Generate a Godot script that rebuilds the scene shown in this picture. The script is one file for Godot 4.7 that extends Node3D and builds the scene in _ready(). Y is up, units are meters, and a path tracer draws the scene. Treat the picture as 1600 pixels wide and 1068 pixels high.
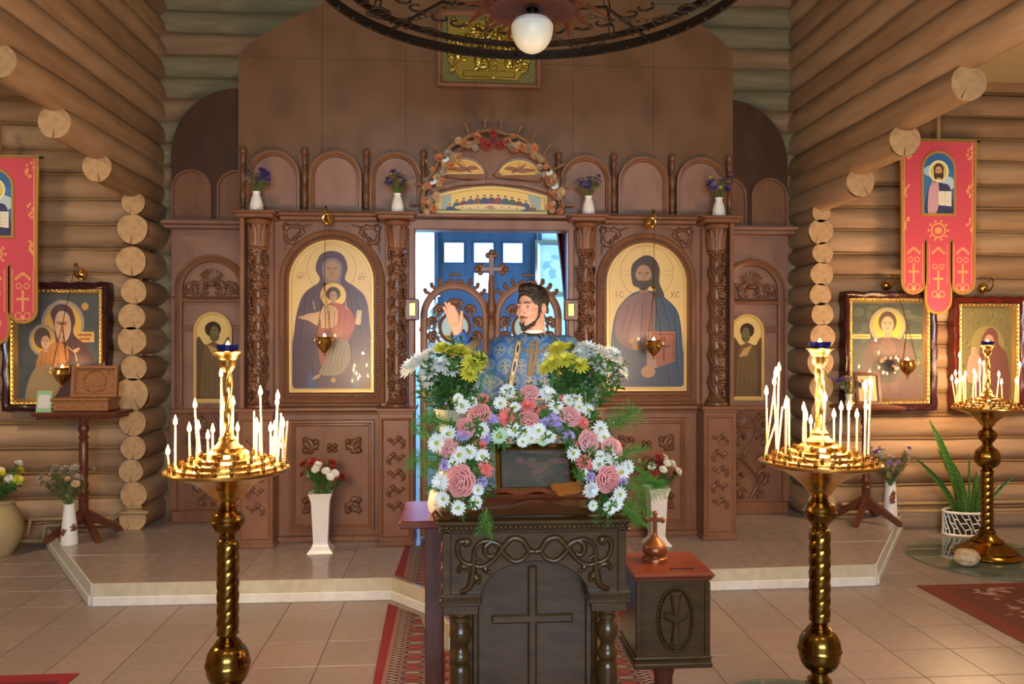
extends Node3D
# A log-built church interior: iconostasis, candle stands, lectern with flowers and a deacon at the royal doors.

class MB:
	var v := PackedVector3Array()
	var n := PackedVector3Array()
	var uv := PackedVector2Array()
	var ix := PackedInt32Array()
	var t := Transform3D()
	func at(o: Vector3, b := Basis()) -> MB:
		t = Transform3D(b, o)
		return self
	func tri(a: Vector3, b: Vector3, c: Vector3, na: Vector3, nb: Vector3, nc: Vector3, ua := Vector2(), ub := Vector2(), uc := Vector2()) -> void:
		var k := v.size()
		v.append(t * a); v.append(t * b); v.append(t * c)
		n.append((t.basis * na).normalized()); n.append((t.basis * nb).normalized()); n.append((t.basis * nc).normalized())
		uv.append(ua); uv.append(ub); uv.append(uc)
		ix.append(k); ix.append(k + 2); ix.append(k + 1)
	func face(a: Vector3, b: Vector3, c: Vector3) -> void:
		var m := (b - a).cross(c - a).normalized()
		tri(a, b, c, m, m, m, Vector2(a.x, -a.y), Vector2(b.x, -b.y), Vector2(c.x, -c.y))
	func quad(a: Vector3, b: Vector3, c: Vector3, d: Vector3) -> void:
		var m := (b - a).cross(c - a) + (c - a).cross(d - a)
		m = m.normalized()
		tri(a, b, c, m, m, m, Vector2(0, 1), Vector2(1, 1), Vector2(1, 0))
		tri(a, c, d, m, m, m, Vector2(0, 1), Vector2(1, 0), Vector2(0, 0))
	# rows of points; normal = along a row x from row to row, turned when fl
	func grid(P: Array, cu := false, cv := false, fl := false, us := 1.0, vs := 1.0, crease := 0.72) -> void:
		var nv := P.size()
		var nu: int = P[0].size()
		var qu := nu if cu else nu - 1
		var qv := nv if cv else nv - 1
		var fnn := PackedVector3Array()
		fnn.resize(qu * qv)
		for j in qv:
			var r0: PackedVector3Array = P[j]
			var r1: PackedVector3Array = P[(j + 1) % nv]
			for i in qu:
				var i2 := (i + 1) % nu
				var m := (r0[i2] - r1[i]).cross(r1[i2] - r0[i])
				fnn[j * qu + i] = (-m if fl else m).normalized()
		for j in qv:
			var r0: PackedVector3Array = P[j]
			var r1: PackedVector3Array = P[(j + 1) % nv]
			for i in qu:
				var i2 := (i + 1) % nu
				var f: Vector3 = fnn[j * qu + i]
				if f == Vector3.ZERO: continue
				var cn := [f, f, f, f]
				for c in 4:
					var s := f
					var di := 1 if c == 1 or c == 2 else -1
					var dj := 1 if c >= 2 else -1
					var ii := i + di
					var jj := j + dj
					if cu: ii = (ii + qu) % qu
					if cv: jj = (jj + qv) % qv
					var oi := ii >= 0 and ii < qu
					var oj := jj >= 0 and jj < qv
					if oi:
						var g: Vector3 = fnn[j * qu + ii]
						if g.dot(f) > crease: s += g
					if oj:
						var g2: Vector3 = fnn[jj * qu + i]
						if g2.dot(f) > crease: s += g2
					if oi and oj:
						var g3: Vector3 = fnn[jj * qu + ii]
						if g3.dot(f) > crease: s += g3
					cn[c] = s.normalized()
				var u0 := Vector2(float(i) / qu * us, float(j) / qv * vs)
				var u1 := Vector2(float(i + 1) / qu * us, float(j) / qv * vs)
				var u2 := Vector2(float(i + 1) / qu * us, float(j + 1) / qv * vs)
				var u3 := Vector2(float(i) / qu * us, float(j + 1) / qv * vs)
				var k := v.size()
				v.append(t * r0[i]); v.append(t * r0[i2]); v.append(t * r1[i2]); v.append(t * r1[i])
				for c in 4: n.append((t.basis * cn[c]).normalized())
				uv.append(u0); uv.append(u1); uv.append(u2); uv.append(u3)
				if fl:
					ix.append_array(PackedInt32Array([k, k + 1, k + 2, k, k + 2, k + 3]))
				else:
					ix.append_array(PackedInt32Array([k, k + 2, k + 1, k, k + 3, k + 2]))
	# profile points are (radius, height)
	func lathe(prof: Array, seg := 20, o := Vector3.ZERO, sx := 1.0, sz := 1.0, ripple := 0.0, lobes := 0, twist := 0.0) -> void:
		var P := []
		for p in prof:
			var r := PackedVector3Array()
			for i in seg:
				var a := TAU * i / seg
				var rr: float = p.x
				if lobes > 0: rr *= 1.0 + ripple * cos(lobes * a + twist * p.y)
				r.append(o + Vector3(cos(a) * rr * sx, p.y, sin(a) * rr * sz))
			P.append(r)
		grid(P, true, false, true, 1.0, 1.0)
		var f: Vector2 = prof[0]
		var l: Vector2 = prof[prof.size() - 1]
		for i in seg:
			var a := TAU * i / seg
			var b := TAU * (i + 1) / seg
			if f.x > 0.0005: face(o + Vector3(0, f.y, 0), o + Vector3(cos(a) * f.x * sx, f.y, sin(a) * f.x * sz), o + Vector3(cos(b) * f.x * sx, f.y, sin(b) * f.x * sz))
			if l.x > 0.0005: face(o + Vector3(0, l.y, 0), o + Vector3(cos(b) * l.x * sx, l.y, sin(b) * l.x * sz), o + Vector3(cos(a) * l.x * sx, l.y, sin(a) * l.x * sz))
	func ball(c: Vector3, r: Vector3, nu := 10, nv := 6) -> void:
		var P := []
		for j in nv + 1:
			var b := PI * j / nv - PI / 2
			var row := PackedVector3Array()
			for i in nu:
				var a := TAU * i / nu
				row.append(c + Vector3(cos(a) * cos(b) * r.x, sin(b) * r.y, sin(a) * cos(b) * r.z))
			P.append(row)
		grid(P, true, false, true, 1, 1, 0.2)
	# a tube along points; rad is one radius or one for each point; flat squeezes it along up
	func tube(pts: Array, rad, seg := 8, flat := 1.0, up := Vector3.ZERO, cap := true) -> void:
		var m := pts.size()
		var P := []
		var side := Vector3.ZERO
		var len := 0.0
		for k in m:
			var d: Vector3 = (pts[min(k + 1, m - 1)] - pts[max(k - 1, 0)]).normalized()
			if k > 0: len += pts[k].distance_to(pts[k - 1])
			if up != Vector3.ZERO: side = d.cross(up).normalized()
			elif side == Vector3.ZERO:
				side = d.cross(Vector3.UP if absf(d.y) < 0.9 else Vector3.RIGHT).normalized()
			else: side = (side - d * side.dot(d)).normalized()
			var w := side.cross(d).normalized()
			var r: float = rad if rad is float else float(rad[k])
			var row := PackedVector3Array()
			for i in seg:
				var a := TAU * i / seg
				row.append(pts[k] + side * cos(a) * r + w * sin(a) * r * flat)
			P.append(row)
		grid(P, true, false, true, 1.0, len, 0.3)
		if cap:
			for e in [0, m - 1]:
				var row: PackedVector3Array = P[e]
				for i in seg:
					if e == 0: face(pts[e], row[i], row[(i + 1) % seg])
					else: face(pts[e], row[(i + 1) % seg], row[i])
	func box(c: Vector3, s: Vector3, bev := 0.0, b := Basis()) -> void:
		var h := s * 0.5
		var e := minf(bev, minf(h.x, minf(h.y, h.z)) * 0.9)
		var P := []
		for q in [[0.0, e, h.y, true], [1.0, 0.0, h.y - e, true], [2.0, 0.0, -h.y + e, true], [3.0, e, -h.y, true]]:
			var x: float = h.x - q[1]
			var z: float = h.z - q[1]
			var row := PackedVector3Array()
			for p in [[-x, z - e * float(q[1] == 0.0)], [-x + e * float(q[1] == 0.0), z], [x - e * float(q[1] == 0.0), z], [x, z - e * float(q[1] == 0.0)], [x, -z + e * float(q[1] == 0.0)], [x - e * float(q[1] == 0.0), -z], [-x + e * float(q[1] == 0.0), -z], [-x, -z + e * float(q[1] == 0.0)]]:
				row.append(c + b * Vector3(p[0], q[2], p[1]))
			P.append(row)
		if e <= 0.0:
			var X := b * Vector3(h.x, 0, 0)
			var Y := b * Vector3(0, h.y, 0)
			var Z := b * Vector3(0, 0, h.z)
			for f in [[X, Y, Z], [-X, Y, -Z], [Y, Z, X], [-Y, Z, -X], [Z, X, Y], [-Z, X, -Y]]:
				var nn: Vector3 = f[0]
				var u: Vector3 = f[1]
				var w: Vector3 = f[2]
				quad(c + nn - u - w, c + nn + u - w, c + nn + u + w, c + nn - u + w)
			return
		grid(P, true, false, true, 1, 1, 0.9)
		var tp: PackedVector3Array = P[0]
		var bt: PackedVector3Array = P[3]
		for i in range(1, 7):
			face(tp[0], tp[i], tp[i + 1])
			face(bt[0], bt[i + 1], bt[i])
	static func outward(path: Array, closed: bool) -> Array:
		var m := path.size()
		var out := []
		for i in m:
			var a: Vector2 = path[(i - 1 + m) % m] if closed or i > 0 else path[i] * 2.0 - path[i + 1]
			var c: Vector2 = path[(i + 1) % m] if closed or i < m - 1 else path[i] * 2.0 - path[i - 1]
			var b: Vector2 = path[i]
			var d0 := (b - a).normalized()
			var d1 := (c - b).normalized()
			var n0 := Vector2(d0.y, -d0.x)
			var n1 := Vector2(d1.y, -d1.x)
			var s := (n0 + n1).normalized()
			out.append(s / maxf(0.35, s.dot(n1)))
		return out
	# sweeps profile points (outward offset, height over z) along a path in the xy plane
	func mould(path: Array, closed: bool, prof: Array, z := 0.0) -> void:
		var nn := outward(path, closed)
		var P := []
		for p in prof:
			var row := PackedVector3Array()
			for i in path.size():
				var q: Vector2 = path[i] + nn[i] * p.x
				row.append(Vector3(q.x, q.y, z + p.y))
			P.append(row)
		grid(P, closed, false, false, 1, 1, 0.8)
	# a polygon (counter-clockwise seen from +z) pushed from z0 to z1 with a bevelled front edge
	func prism(poly: Array, z0: float, z1: float, bev := 0.0, back := false) -> void:
		var pk := PackedVector2Array()
		var nn := outward(poly, true)
		for i in poly.size(): pk.append(poly[i] - nn[i] * bev)
		var tr := Geometry2D.triangulate_polygon(pk)
		var lo := pk[0]
		var hi := pk[0]
		for p in pk:
			lo = lo.min(p); hi = hi.max(p)
		var sz := hi - lo
		for i in range(0, tr.size(), 3):
			var a := pk[tr[i]]
			var b := pk[tr[i + 1]]
			var c := pk[tr[i + 2]]
			if (b - a).cross(c - a) < 0:
				var s := b
				b = c
				c = s
			var f := Vector3(0, 0, 1)
			tri(Vector3(a.x, a.y, z1), Vector3(b.x, b.y, z1), Vector3(c.x, c.y, z1), f, f, f, Vector2((a.x - lo.x) / sz.x, (hi.y - a.y) / sz.y), Vector2((b.x - lo.x) / sz.x, (hi.y - b.y) / sz.y), Vector2((c.x - lo.x) / sz.x, (hi.y - c.y) / sz.y))
			if back:
				tri(Vector3(a.x, a.y, z0), Vector3(c.x, c.y, z0), Vector3(b.x, b.y, z0), -f, -f, -f)
		var pr := [Vector2(0, z0), Vector2(0, z1 - bev)]
		if bev > 0: pr.append(Vector2(-bev, z1))
		mould(poly, true, pr, 0.0)
	func done() -> ArrayMesh:
		var a := []
		a.resize(Mesh.ARRAY_MAX)
		a[Mesh.ARRAY_VERTEX] = v
		a[Mesh.ARRAY_NORMAL] = n
		a[Mesh.ARRAY_TEX_UV] = uv
		a[Mesh.ARRAY_INDEX] = ix
		var m := ArrayMesh.new()
		m.add_surface_from_arrays(Mesh.PRIMITIVE_TRIANGLES, a)
		return m

# ---------- painting of flat pictures
class Pic:
	var im: Image
	var w: int
	var h: int
	func _init(ww: int, hh: int, c: Color) -> void:
		w = ww
		h = hh
		im = Image.create(w, h, true, Image.FORMAT_RGB8)
		im.fill(c)
	func poly(pts: Array, c: Color) -> void:
		var y0 := h
		var y1 := 0
		for p in pts:
			y0 = mini(y0, int(p.y * h)); y1 = maxi(y1, int(p.y * h))
		for y in range(maxi(y0, 0), mini(y1 + 1, h)):
			var yy := (y + 0.5) / h
			var xs := []
			for i in pts.size():
				var a: Vector2 = pts[i]
				var b: Vector2 = pts[(i + 1) % pts.size()]
				if (a.y > yy) != (b.y > yy): xs.append(a.x + (yy - a.y) / (b.y - a.y) * (b.x - a.x))
			xs.sort()
			for k in range(0, xs.size() - 1, 2):
				var x0 := clampi(roundi(xs[k] * w), 0, w)
				var x1 := clampi(roundi(xs[k + 1] * w), 0, w)
				if x1 > x0: im.fill_rect(Rect2i(x0, y, x1 - x0, 1), c)
	func oval(cx: float, cy: float, rx: float, ry: float, c: Color, a0 := 0.0) -> void:
		var p := []
		for i in 36:
			var a := TAU * i / 36
			p.append(Vector2(cx + rx * cos(a) * cos(a0) - ry * sin(a) * sin(a0), cy + (rx * cos(a) * sin(a0) + ry * sin(a) * cos(a0))))
		poly(p, c)
	func line(pts: Array, wd: float, c: Color) -> void:
		for i in pts.size() - 1:
			var a: Vector2 = pts[i]
			var b: Vector2 = pts[i + 1]
			var asp := float(w) / h
			var d := Vector2((b.x - a.x) * asp, b.y - a.y).normalized()
			var o := Vector2(-d.y / asp, d.x) * wd * 0.5
			poly([a + o, b + o, b - o, a - o], c)
	func ring(cx: float, cy: float, rx: float, ry: float, wd: float, c: Color) -> void:
		var p := []
		for i in 41: p.append(Vector2(cx + rx * cos(TAU * i / 40), cy + ry * sin(TAU * i / 40)))
		line(p, wd, c)
	func smooth(pts: Array, c: Color) -> void:
		var q := []
		var m := pts.size()
		for i in m:
			for k in 5:
				var p0: Vector2 = pts[(i - 1 + m) % m]
				var p1: Vector2 = pts[i]
				q.append(p1.cubic_interpolate(pts[(i + 1) % m], p0, pts[(i + 2) % m], k / 5.0))
		poly(q, c)
	func tex() -> ImageTexture:
		im.generate_mipmaps()
		return ImageTexture.create_from_image(im)

# ---------- naming and labelling
var counts := {}
func numbered(called: String, parent: Node) -> String:
	var k := str(parent.get_instance_id()) + called
	var c: int = counts.get(k, 0)
	counts[k] = c + 1
	return called if c == 0 else "%s_%03d" % [called, c]
func put(o: Node3D, called: String, parent: Node = null) -> Node3D:
	var p: Node = self if parent == null else parent
	o.name = numbered(called, p)
	p.add_child(o, true)
	return o
func tag(o: Node3D, label := "", category := "", group := "", kind := "") -> Node3D:
	if label: o.set_meta("label", label)
	if category: o.set_meta("category", category)
	if group: o.set_meta("group", group)
	if kind: o.set_meta("kind", kind)
	return o
func thing(called: String, at: Vector3, label: String, category: String, group := "", turn := 0.0) -> Node3D:
	var o := Node3D.new()
	put(o, called)
	o.position = at
	o.rotation.y = turn
	return tag(o, label, category, group)
func mi(mesh: Mesh, called: String, m: Material, parent: Node = null, at := Vector3.ZERO, b := Basis()) -> MeshInstance3D:
	var o := MeshInstance3D.new()
	o.mesh = mesh
	o.material_override = m
	put(o, called, parent)
	o.transform = Transform3D(b, at)
	return o
func obj(mb: MB, called: String, m: Material, parent: Node = null) -> MeshInstance3D:
	return mi(mb.done(), called, m, parent)
func struct_node(called: String, at := Vector3.ZERO) -> Node3D:
	var o := Node3D.new()
	put(o, called)
	o.position = at
	return tag(o, "", "", "", "structure")

# ---------- materials
var M := {}
func mat(c: Color, rough := 0.6, metal := 0.0) -> StandardMaterial3D:
	var m := StandardMaterial3D.new()
	m.albedo_color = c
	m.roughness = rough
	m.metallic = metal
	return m
func noise_tex(cols: Array, offs: Array, freq: float, sd: int, type := FastNoiseLite.TYPE_SIMPLEX_SMOOTH, size := 512, oct := 4) -> NoiseTexture2D:
	var nz := FastNoiseLite.new()
	nz.seed = sd
	nz.noise_type = type
	nz.frequency = freq
	nz.fractal_octaves = oct
	var g := Gradient.new()
	g.colors = PackedColorArray(cols)
	g.offsets = PackedFloat32Array(offs)
	var t := NoiseTexture2D.new()
	t.width = size
	t.height = size
	t.seamless = true
	t.noise = nz
	t.color_ramp = g
	return t
func bump_tex(freq: float, sd: int, strength := 4.0, size := 512) -> NoiseTexture2D:
	var nz := FastNoiseLite.new()
	nz.seed = sd
	nz.frequency = freq
	nz.fractal_octaves = 4
	var t := NoiseTexture2D.new()
	t.width = size
	t.height = size
	t.seamless = true
	t.noise = nz
	t.as_normal_map = true
	t.bump_strength = strength
	return t
# colour grain on the mesh's own uv, or triplanar in object space when tri is set
func grain(cols: Array, offs: Array, freq: float, sd: int, scale: Vector3, rough: float, tri := false, bump := 0.0) -> StandardMaterial3D:
	var m := mat(Color.WHITE, rough)
	m.albedo_texture = noise_tex(cols, offs, freq, sd)
	m.uv1_scale = scale
	if tri: m.uv1_triplanar = true
	if bump > 0:
		m.normal_enabled = true
		m.normal_texture = bump_tex(freq * 1.5, sd + 7, bump)
	return m
func C(h: String) -> Color: return Color.html(h)
func arc(cx: float, cy: float, r: float, a0: float, a1: float, k: int, ry := 0.0) -> Array:
	var p := []
	for i in k + 1:
		var a := lerpf(a0, a1, float(i) / k)
		p.append(Vector2(cx + r * cos(a), cy + (ry if ry > 0 else r) * sin(a)))
	return p
# counter-clockwise round-headed panel: half width, foot, spring line
func arched(cx: float, hw: float, y0: float, ys: float, k := 18, ry := 0.0) -> Array:
	var p := [Vector2(cx - hw, y0), Vector2(cx + hw, y0)]
	p.append_array(arc(cx, ys, hw, 0, PI, k, ry))
	return p
func rect(cx: float, cy: float, w: float, h: float) -> Array:
	return [Vector2(cx - w / 2, cy - h / 2), Vector2(cx + w / 2, cy - h / 2), Vector2(cx + w / 2, cy + h / 2), Vector2(cx - w / 2, cy + h / 2)]
# smooth curve through 2D points, laid at depth z
func curve(pts: Array, z := 0.0, k := 5) -> Array:
	var q := []
	var m := pts.size()
	for i in m - 1:
		for s in k:
			var p0: Vector2 = pts[maxi(i - 1, 0)]
			var p3: Vector2 = pts[mini(i + 2, m - 1)]
			var r: Vector2 = pts[i]
			r = r.cubic_interpolate(pts[i + 1], p0, p3, float(s) / k)
			q.append(Vector3(r.x, r.y, z))
	q.append(Vector3(pts[m - 1].x, pts[m - 1].y, z))
	return q
func taper(k: int, a: float, b: float, mid := -1.0) -> Array:
	var r := []
	for i in k:
		var f := float(i) / maxi(k - 1, 1)
		if mid < 0: r.append(lerpf(a, b, f))
		else: r.append(lerpf(a, mid, f * 2) if f < 0.5 else lerpf(mid, b, f * 2 - 1))
	return r
# a spiral scroll: starts at p, heading a0, curls by turn, shrinking
func spiral(p: Vector2, a0: float, turn: float, r: float, k := 22, shrink := 0.22) -> Array:
	var q := [p]
	var a := a0
	var c := p
	for i in k:
		var f := float(i) / k
		var rr := r * lerpf(1.0, shrink, f)
		var da := turn / k
		c += Vector2(cos(a + da / 2), sin(a + da / 2)) * rr * absf(da)
		a += da
		q.append(c)
	return q
func p3(a: Array, z: float) -> Array:
	var q := []
	for p in a: q.append(Vector3(p.x, p.y, z))
	return q
func mirror(a: Array, cx := 0.0) -> Array:
	var q := []
	for p in a: q.append(Vector2(2 * cx - p.x, p.y))
	return q
func rnd(a: float, b: float) -> float: return rng.randf_range(a, b)
var rng := RandomNumberGenerator.new()
# rounded profile: smooth curve through (radius, height) points
func sm(pts: Array, k := 5) -> Array:
	var q := []
	var m := pts.size()
	for i in m - 1:
		for j in k:
			var r: Vector2 = pts[i]
			q.append(r.cubic_interpolate(pts[i + 1], pts[maxi(i - 1, 0)], pts[mini(i + 2, m - 1)], float(j) / k))
	q.append(pts[m - 1])
	return q
func materials() -> void:
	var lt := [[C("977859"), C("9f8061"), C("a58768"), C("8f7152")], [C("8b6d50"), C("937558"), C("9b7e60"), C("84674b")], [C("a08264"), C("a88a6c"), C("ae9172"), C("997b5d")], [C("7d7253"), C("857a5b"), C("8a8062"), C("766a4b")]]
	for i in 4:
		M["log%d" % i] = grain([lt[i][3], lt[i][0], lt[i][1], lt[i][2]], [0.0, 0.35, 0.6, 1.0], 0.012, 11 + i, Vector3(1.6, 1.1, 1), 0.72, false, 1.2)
	M.endgrain = grain([C("a5825a"), C("b8966c"), C("c2a076")], [0.0, 0.5, 1.0], 0.02, 21, Vector3(1.2, 1.2, 1.2), 0.85, true)
	M.crack = mat(C("3a2615"), 0.9)
	M.rope = mat(C("8a6c44"), 0.95)
	M.plaster = mat(C("b6aa88"), 0.9)
	M.plank = grain([C("9b7a50"), C("b4925f"), C("a88657")], [0, 0.5, 1], 0.01, 31, Vector3(1, 1, 1), 0.8, true)
	for i in 3:
		var k: Array = [[C("847570"), C("8b7c76")], [C("80746e"), C("887b75")], [C("887973"), C("90817a")]][i]
		M["tile%d" % i] = grain([k[0], k[1]], [0.25, 0.8], 0.02, 41 + i, Vector3(1.3, 1.3, 1.3), 0.36, true)
		M["ptile%d" % i] = grain([k[0].lightened(0.06), k[1].lightened(0.08)], [0.25, 0.8], 0.02, 45 + i, Vector3(0.9, 0.9, 0.9), 0.22, true)
	M.grout = mat(C("4a3a32"), 0.9)
	M.riser = grain([C("aaa48e"), C("b8b29c")], [0.2, 0.9], 0.02, 51, Vector3(1, 1, 1), 0.5, true)
	M.skirt = grain([C("c2c2bc"), C("d0d0ca")], [0.2, 0.9], 0.02, 52, Vector3(1, 1, 1), 0.35, true)
	M.wood = grain([C("704a33"), C("7c543b"), C("845c42")], [0.1, 0.5, 1.0], 0.012, 61, Vector3(1.0, 0.4, 1.0), 0.42, true)
	M.woodpale = grain([C("805d4c"), C("8a6655"), C("906c5a")], [0.1, 0.5, 1.0], 0.01, 62, Vector3(0.8, 0.4, 0.8), 0.45, true)
	M.board = grain([C("5c3f25"), C("694a2e"), C("715338")], [0.1, 0.5, 1.0], 0.008, 63, Vector3(0.7, 0.45, 0.7), 0.4, true)
	M.carve = grain([C("5f3c28"), C("704a34")], [0.2, 0.9], 0.02, 64, Vector3(2, 2, 2), 0.36, true)
	M.darkboard = grain([C("40230f"), C("4e2d16")], [0.2, 0.9], 0.01, 65, Vector3(1, 0.5, 1), 0.45, true)
	M.lectern = grain([C("3a270d"), C("453013"), C("4f391a")], [0.1, 0.5, 1.0], 0.012, 66, Vector3(1.0, 3.0, 1.0), 0.27, true)
	M.redwood = grain([C("6b2f1c"), C("7a3a24")], [0.2, 0.9], 0.012, 67, Vector3(1.0, 3.0, 1.0), 0.28, true)
	M.furn = grain([C("522a1b"), C("633624")], [0.2, 0.9], 0.012, 68, Vector3(3.0, 1.0, 3.0), 0.32, true)
	M.brass = mat(C("8f6d30"), 0.22, 1.0)
	M.brassbright = mat(C("d2a65c"), 0.24, 1.0)
	M.gold = mat(C("d8b154"), 0.3, 1.0)
	M.silver = mat(C("c9d2d4"), 0.25, 1.0)
	M.silverdim = grain([C("3d4636"), C("8a8648"), C("6f7a78")], [0.2, 0.5, 0.8], 0.05, 72, Vector3(3, 3, 3), 0.35, true)
	M.silverdim.metallic = 0.7
	M.goldrelief = mat(C("b3a050"), 0.26, 1.0)
	M.lectern2 = grain([C("4a2a12"), C("5d371a")], [0.2, 0.9], 0.012, 69, Vector3(1.0, 3.0, 1.0), 0.28, true)
	M.orangecloth = mat(C("a8651f"), 0.8)
	M.coppershine = mat(C("8a5230"), 0.35, 0.7)
	M.hair = mat(C("130d0b"), 0.55)
	M.iron = mat(C("2a211c"), 0.5, 0.6)
	M.copper = grain([C("4a2613"), C("5f351b")], [0.2, 0.9], 0.03, 71, Vector3(2, 2, 2), 0.5, true)
	M.copper.metallic = 0.3
	M.white = mat(C("dfe0dc"), 0.25)
	M.cream = mat(C("d8cfb6"), 0.4)
	var gl := mat(Color(0.85, 0.92, 0.9, 0.04), 0.02)
	gl.transparency = BaseMaterial3D.TRANSPARENCY_ALPHA
	M.glass = gl
	var fr := mat(Color(0.9, 0.92, 0.9), 0.35)
	fr.backlight_enabled = true
	fr.backlight = Color(0.7, 0.7, 0.66)
	M.frosted = fr
	M.wax = mat(C("eccd92"), 0.45)
	M.wax.subsurf_scatter_enabled = true
	M.wax.subsurf_scatter_strength = 0.4
	M.wick = mat(C("201510"), 0.9)
	var fl := mat(C("ffe0a0"), 0.8)
	fl.emission_enabled = true
	fl.emission = Color(1.0, 0.74, 0.42)
	fl.emission_energy_multiplier = 30.0
	M.flame = fl
	var df := mat(C("fff2dd"), 0.6)
	df.emission_enabled = true
	df.emission = Color(1.0, 0.88, 0.7)
	df.emission_energy_multiplier = 1.5
	M.diffuser = df
	M.blueglass = mat(C("15185c"), 0.06)
	M.pipe = mat(C("9b835c"), 0.5)

func world() -> void:
	var cam := Camera3D.new()
	put(cam, "camera")
	cam.position = Vector3(0, 1.6485, 0)
	cam.rotation = Vector3(-0.00175, -0.06994, 0.00045)
	cam.fov = 47.18
	cam.current = true
	var env := Environment.new()
	var sky := Sky.new()
	var sm := ProceduralSkyMaterial.new()
	sm.sky_top_color = Color(0.36, 0.58, 1.0)
	sm.sky_horizon_color = Color(0.62, 0.8, 1.0)
	sm.ground_horizon_color = Color(0.62, 0.8, 1.0)
	sm.ground_bottom_color = Color(0.4, 0.5, 0.6)
	sm.sun_angle_max = 0.0
	sky.sky_material = sm
	env.background_mode = Environment.BG_SKY
	env.sky = sky
	env.background_energy_multiplier = 8.0
	env.tonemap_mode = Environment.TONE_MAPPER_LINEAR
	env.tonemap_exposure = 1.52
	env.sdfgi_enabled = true
	env.ssao_enabled = true
	env.ssil_enabled = true
	var we := WorldEnvironment.new()
	we.environment = env
	put(we_holder(we), "surroundings")
	# daylight standing in the two tall windows of the entrance wall behind the camera
	for x in [-0.65, 1.15]:
		area("window_daylight", Vector3(x, 2.3, 3.28), Vector3(x, 1.5, -6.0), Vector2(1.1, 1.6), Color(0.9, 0.97, 1.0), 9.0)
	# daylight in two side windows added to brighten the sanctuary
	for q in [[-2.06, 0.0], [2.56, 0.5]]:
		area("window_daylight", Vector3(q[0], 2.2, -8.5), Vector3(q[1], 1.9, -8.5), Vector2(1.3, 1.6), Color(0.6, 0.82, 1.0), 9.0)
	# ceiling lamps added as fill for the nave, above and behind the camera
	for x in [-1.4, 1.9]:
		area("added_ceiling_lamp_light", Vector3(x, 5.35, -0.6), Vector3(x, 0.0, -0.61), Vector2(0.7, 0.7), Color(1.0, 0.9, 0.76), 1.2)
	# lamps added to brighten the two aisles
	for x in [-4.5, 5.0]:
		area("added_aisle_lamp_light", Vector3(x, 3.72, -4.6), Vector3(x, 0.0, -4.61), Vector2(0.5, 0.5), Color(1.0, 0.88, 0.7), 4.0 if x < 0.0 else 2.2)
func we_holder(we: WorldEnvironment) -> Node3D:
	var o := Node3D.new()
	we.name = "world_environment"
	o.add_child(we)
	return o
func area(called: String, at: Vector3, to: Vector3, size: Vector2, c: Color, e: float) -> void:
	var l := AreaLight3D.new()
	put(l, called)
	l.position = at
	l.look_at_from_position(at, to, Vector3.UP if absf((to - at).normalized().y) < 0.95 else Vector3.FORWARD)
	l.area_size = size
	l.light_color = c
	l.light_energy = e
	l.area_range = 30.0
	l.shadow_enabled = true

# ---------- the log building
func log_mesh(len: float, r: float, sd: int) -> ArrayMesh:
	var g := RandomNumberGenerator.new()
	g.seed = sd
	var mb := MB.new()
	var k := maxi(2, int(len / 0.55)) + 1
	var P := []
	var ph := [g.randf() * TAU, g.randf() * TAU, g.randf() * TAU]
	for i in k:
		var x := len * i / (k - 1)
		var row := PackedVector3Array()
		var rr := r * (1.0 + 0.025 * sin(x * 2.1 + ph[0]) + 0.015 * sin(x * 5.3 + ph[1]))
		for s in 16:
			var a := TAU * s / 16
			var q := rr * (1.0 + 0.02 * sin(3 * a + ph[2] + x))
			row.append(Vector3(x, cos(a) * q + 0.006 * sin(x * 1.7 + ph[1]), sin(a) * q))
		P.append(row)
	mb.grid(P, true, false, false, 0.7 , len * 0.22, 0.2)
	return mb.done()
func end_mesh(r: float, sd: int) -> Array:
	var g := RandomNumberGenerator.new()
	g.seed = sd
	var mb := MB.new()
	var lob := []
	for i in 20: lob.append(1.0 + 0.02 * sin(3.0 * TAU * i / 20 + sd) + g.randf_range(-0.015, 0.015))
	for i in 20:
		var a := TAU * i / 20
		var b := TAU * (i + 1) / 20
		mb.face(Vector3(0, 0, 0.012), Vector3(sin(b) * r * lob[(i + 1) % 20], cos(b) * r * lob[(i + 1) % 20], 0.012) * Vector3(-1, 1, 1), Vector3(sin(a) * r * lob[i], cos(a) * r * lob[i], 0.012) * Vector3(-1, 1, 1))
		mb.quad(Vector3(-sin(a) * r * lob[i], cos(a) * r * lob[i], 0), Vector3(-sin(a) * r * lob[i], cos(a) * r * lob[i], 0.012), Vector3(-sin(b) * r * lob[(i + 1) % 20], cos(b) * r * lob[(i + 1) % 20], 0.012), Vector3(-sin(b) * r * lob[(i + 1) % 20], cos(b) * r * lob[(i + 1) % 20], 0))
	var cr := MB.new()
	var a0 := -PI / 2 + g.randf_range(-0.6, 0.6)
	var d := Vector3(cos(a0), sin(a0), 0)
	var w := Vector3(-d.y, d.x, 0) * r * 0.035
	cr.face(d * r * 0.2 + Vector3(0, 0, 0.0128), d * r * 0.97 - w + Vector3(0, 0, 0.0128), d * r * 0.97 + w + Vector3(0, 0, 0.0128))
	return [mb.done(), cr.done()]
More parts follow.
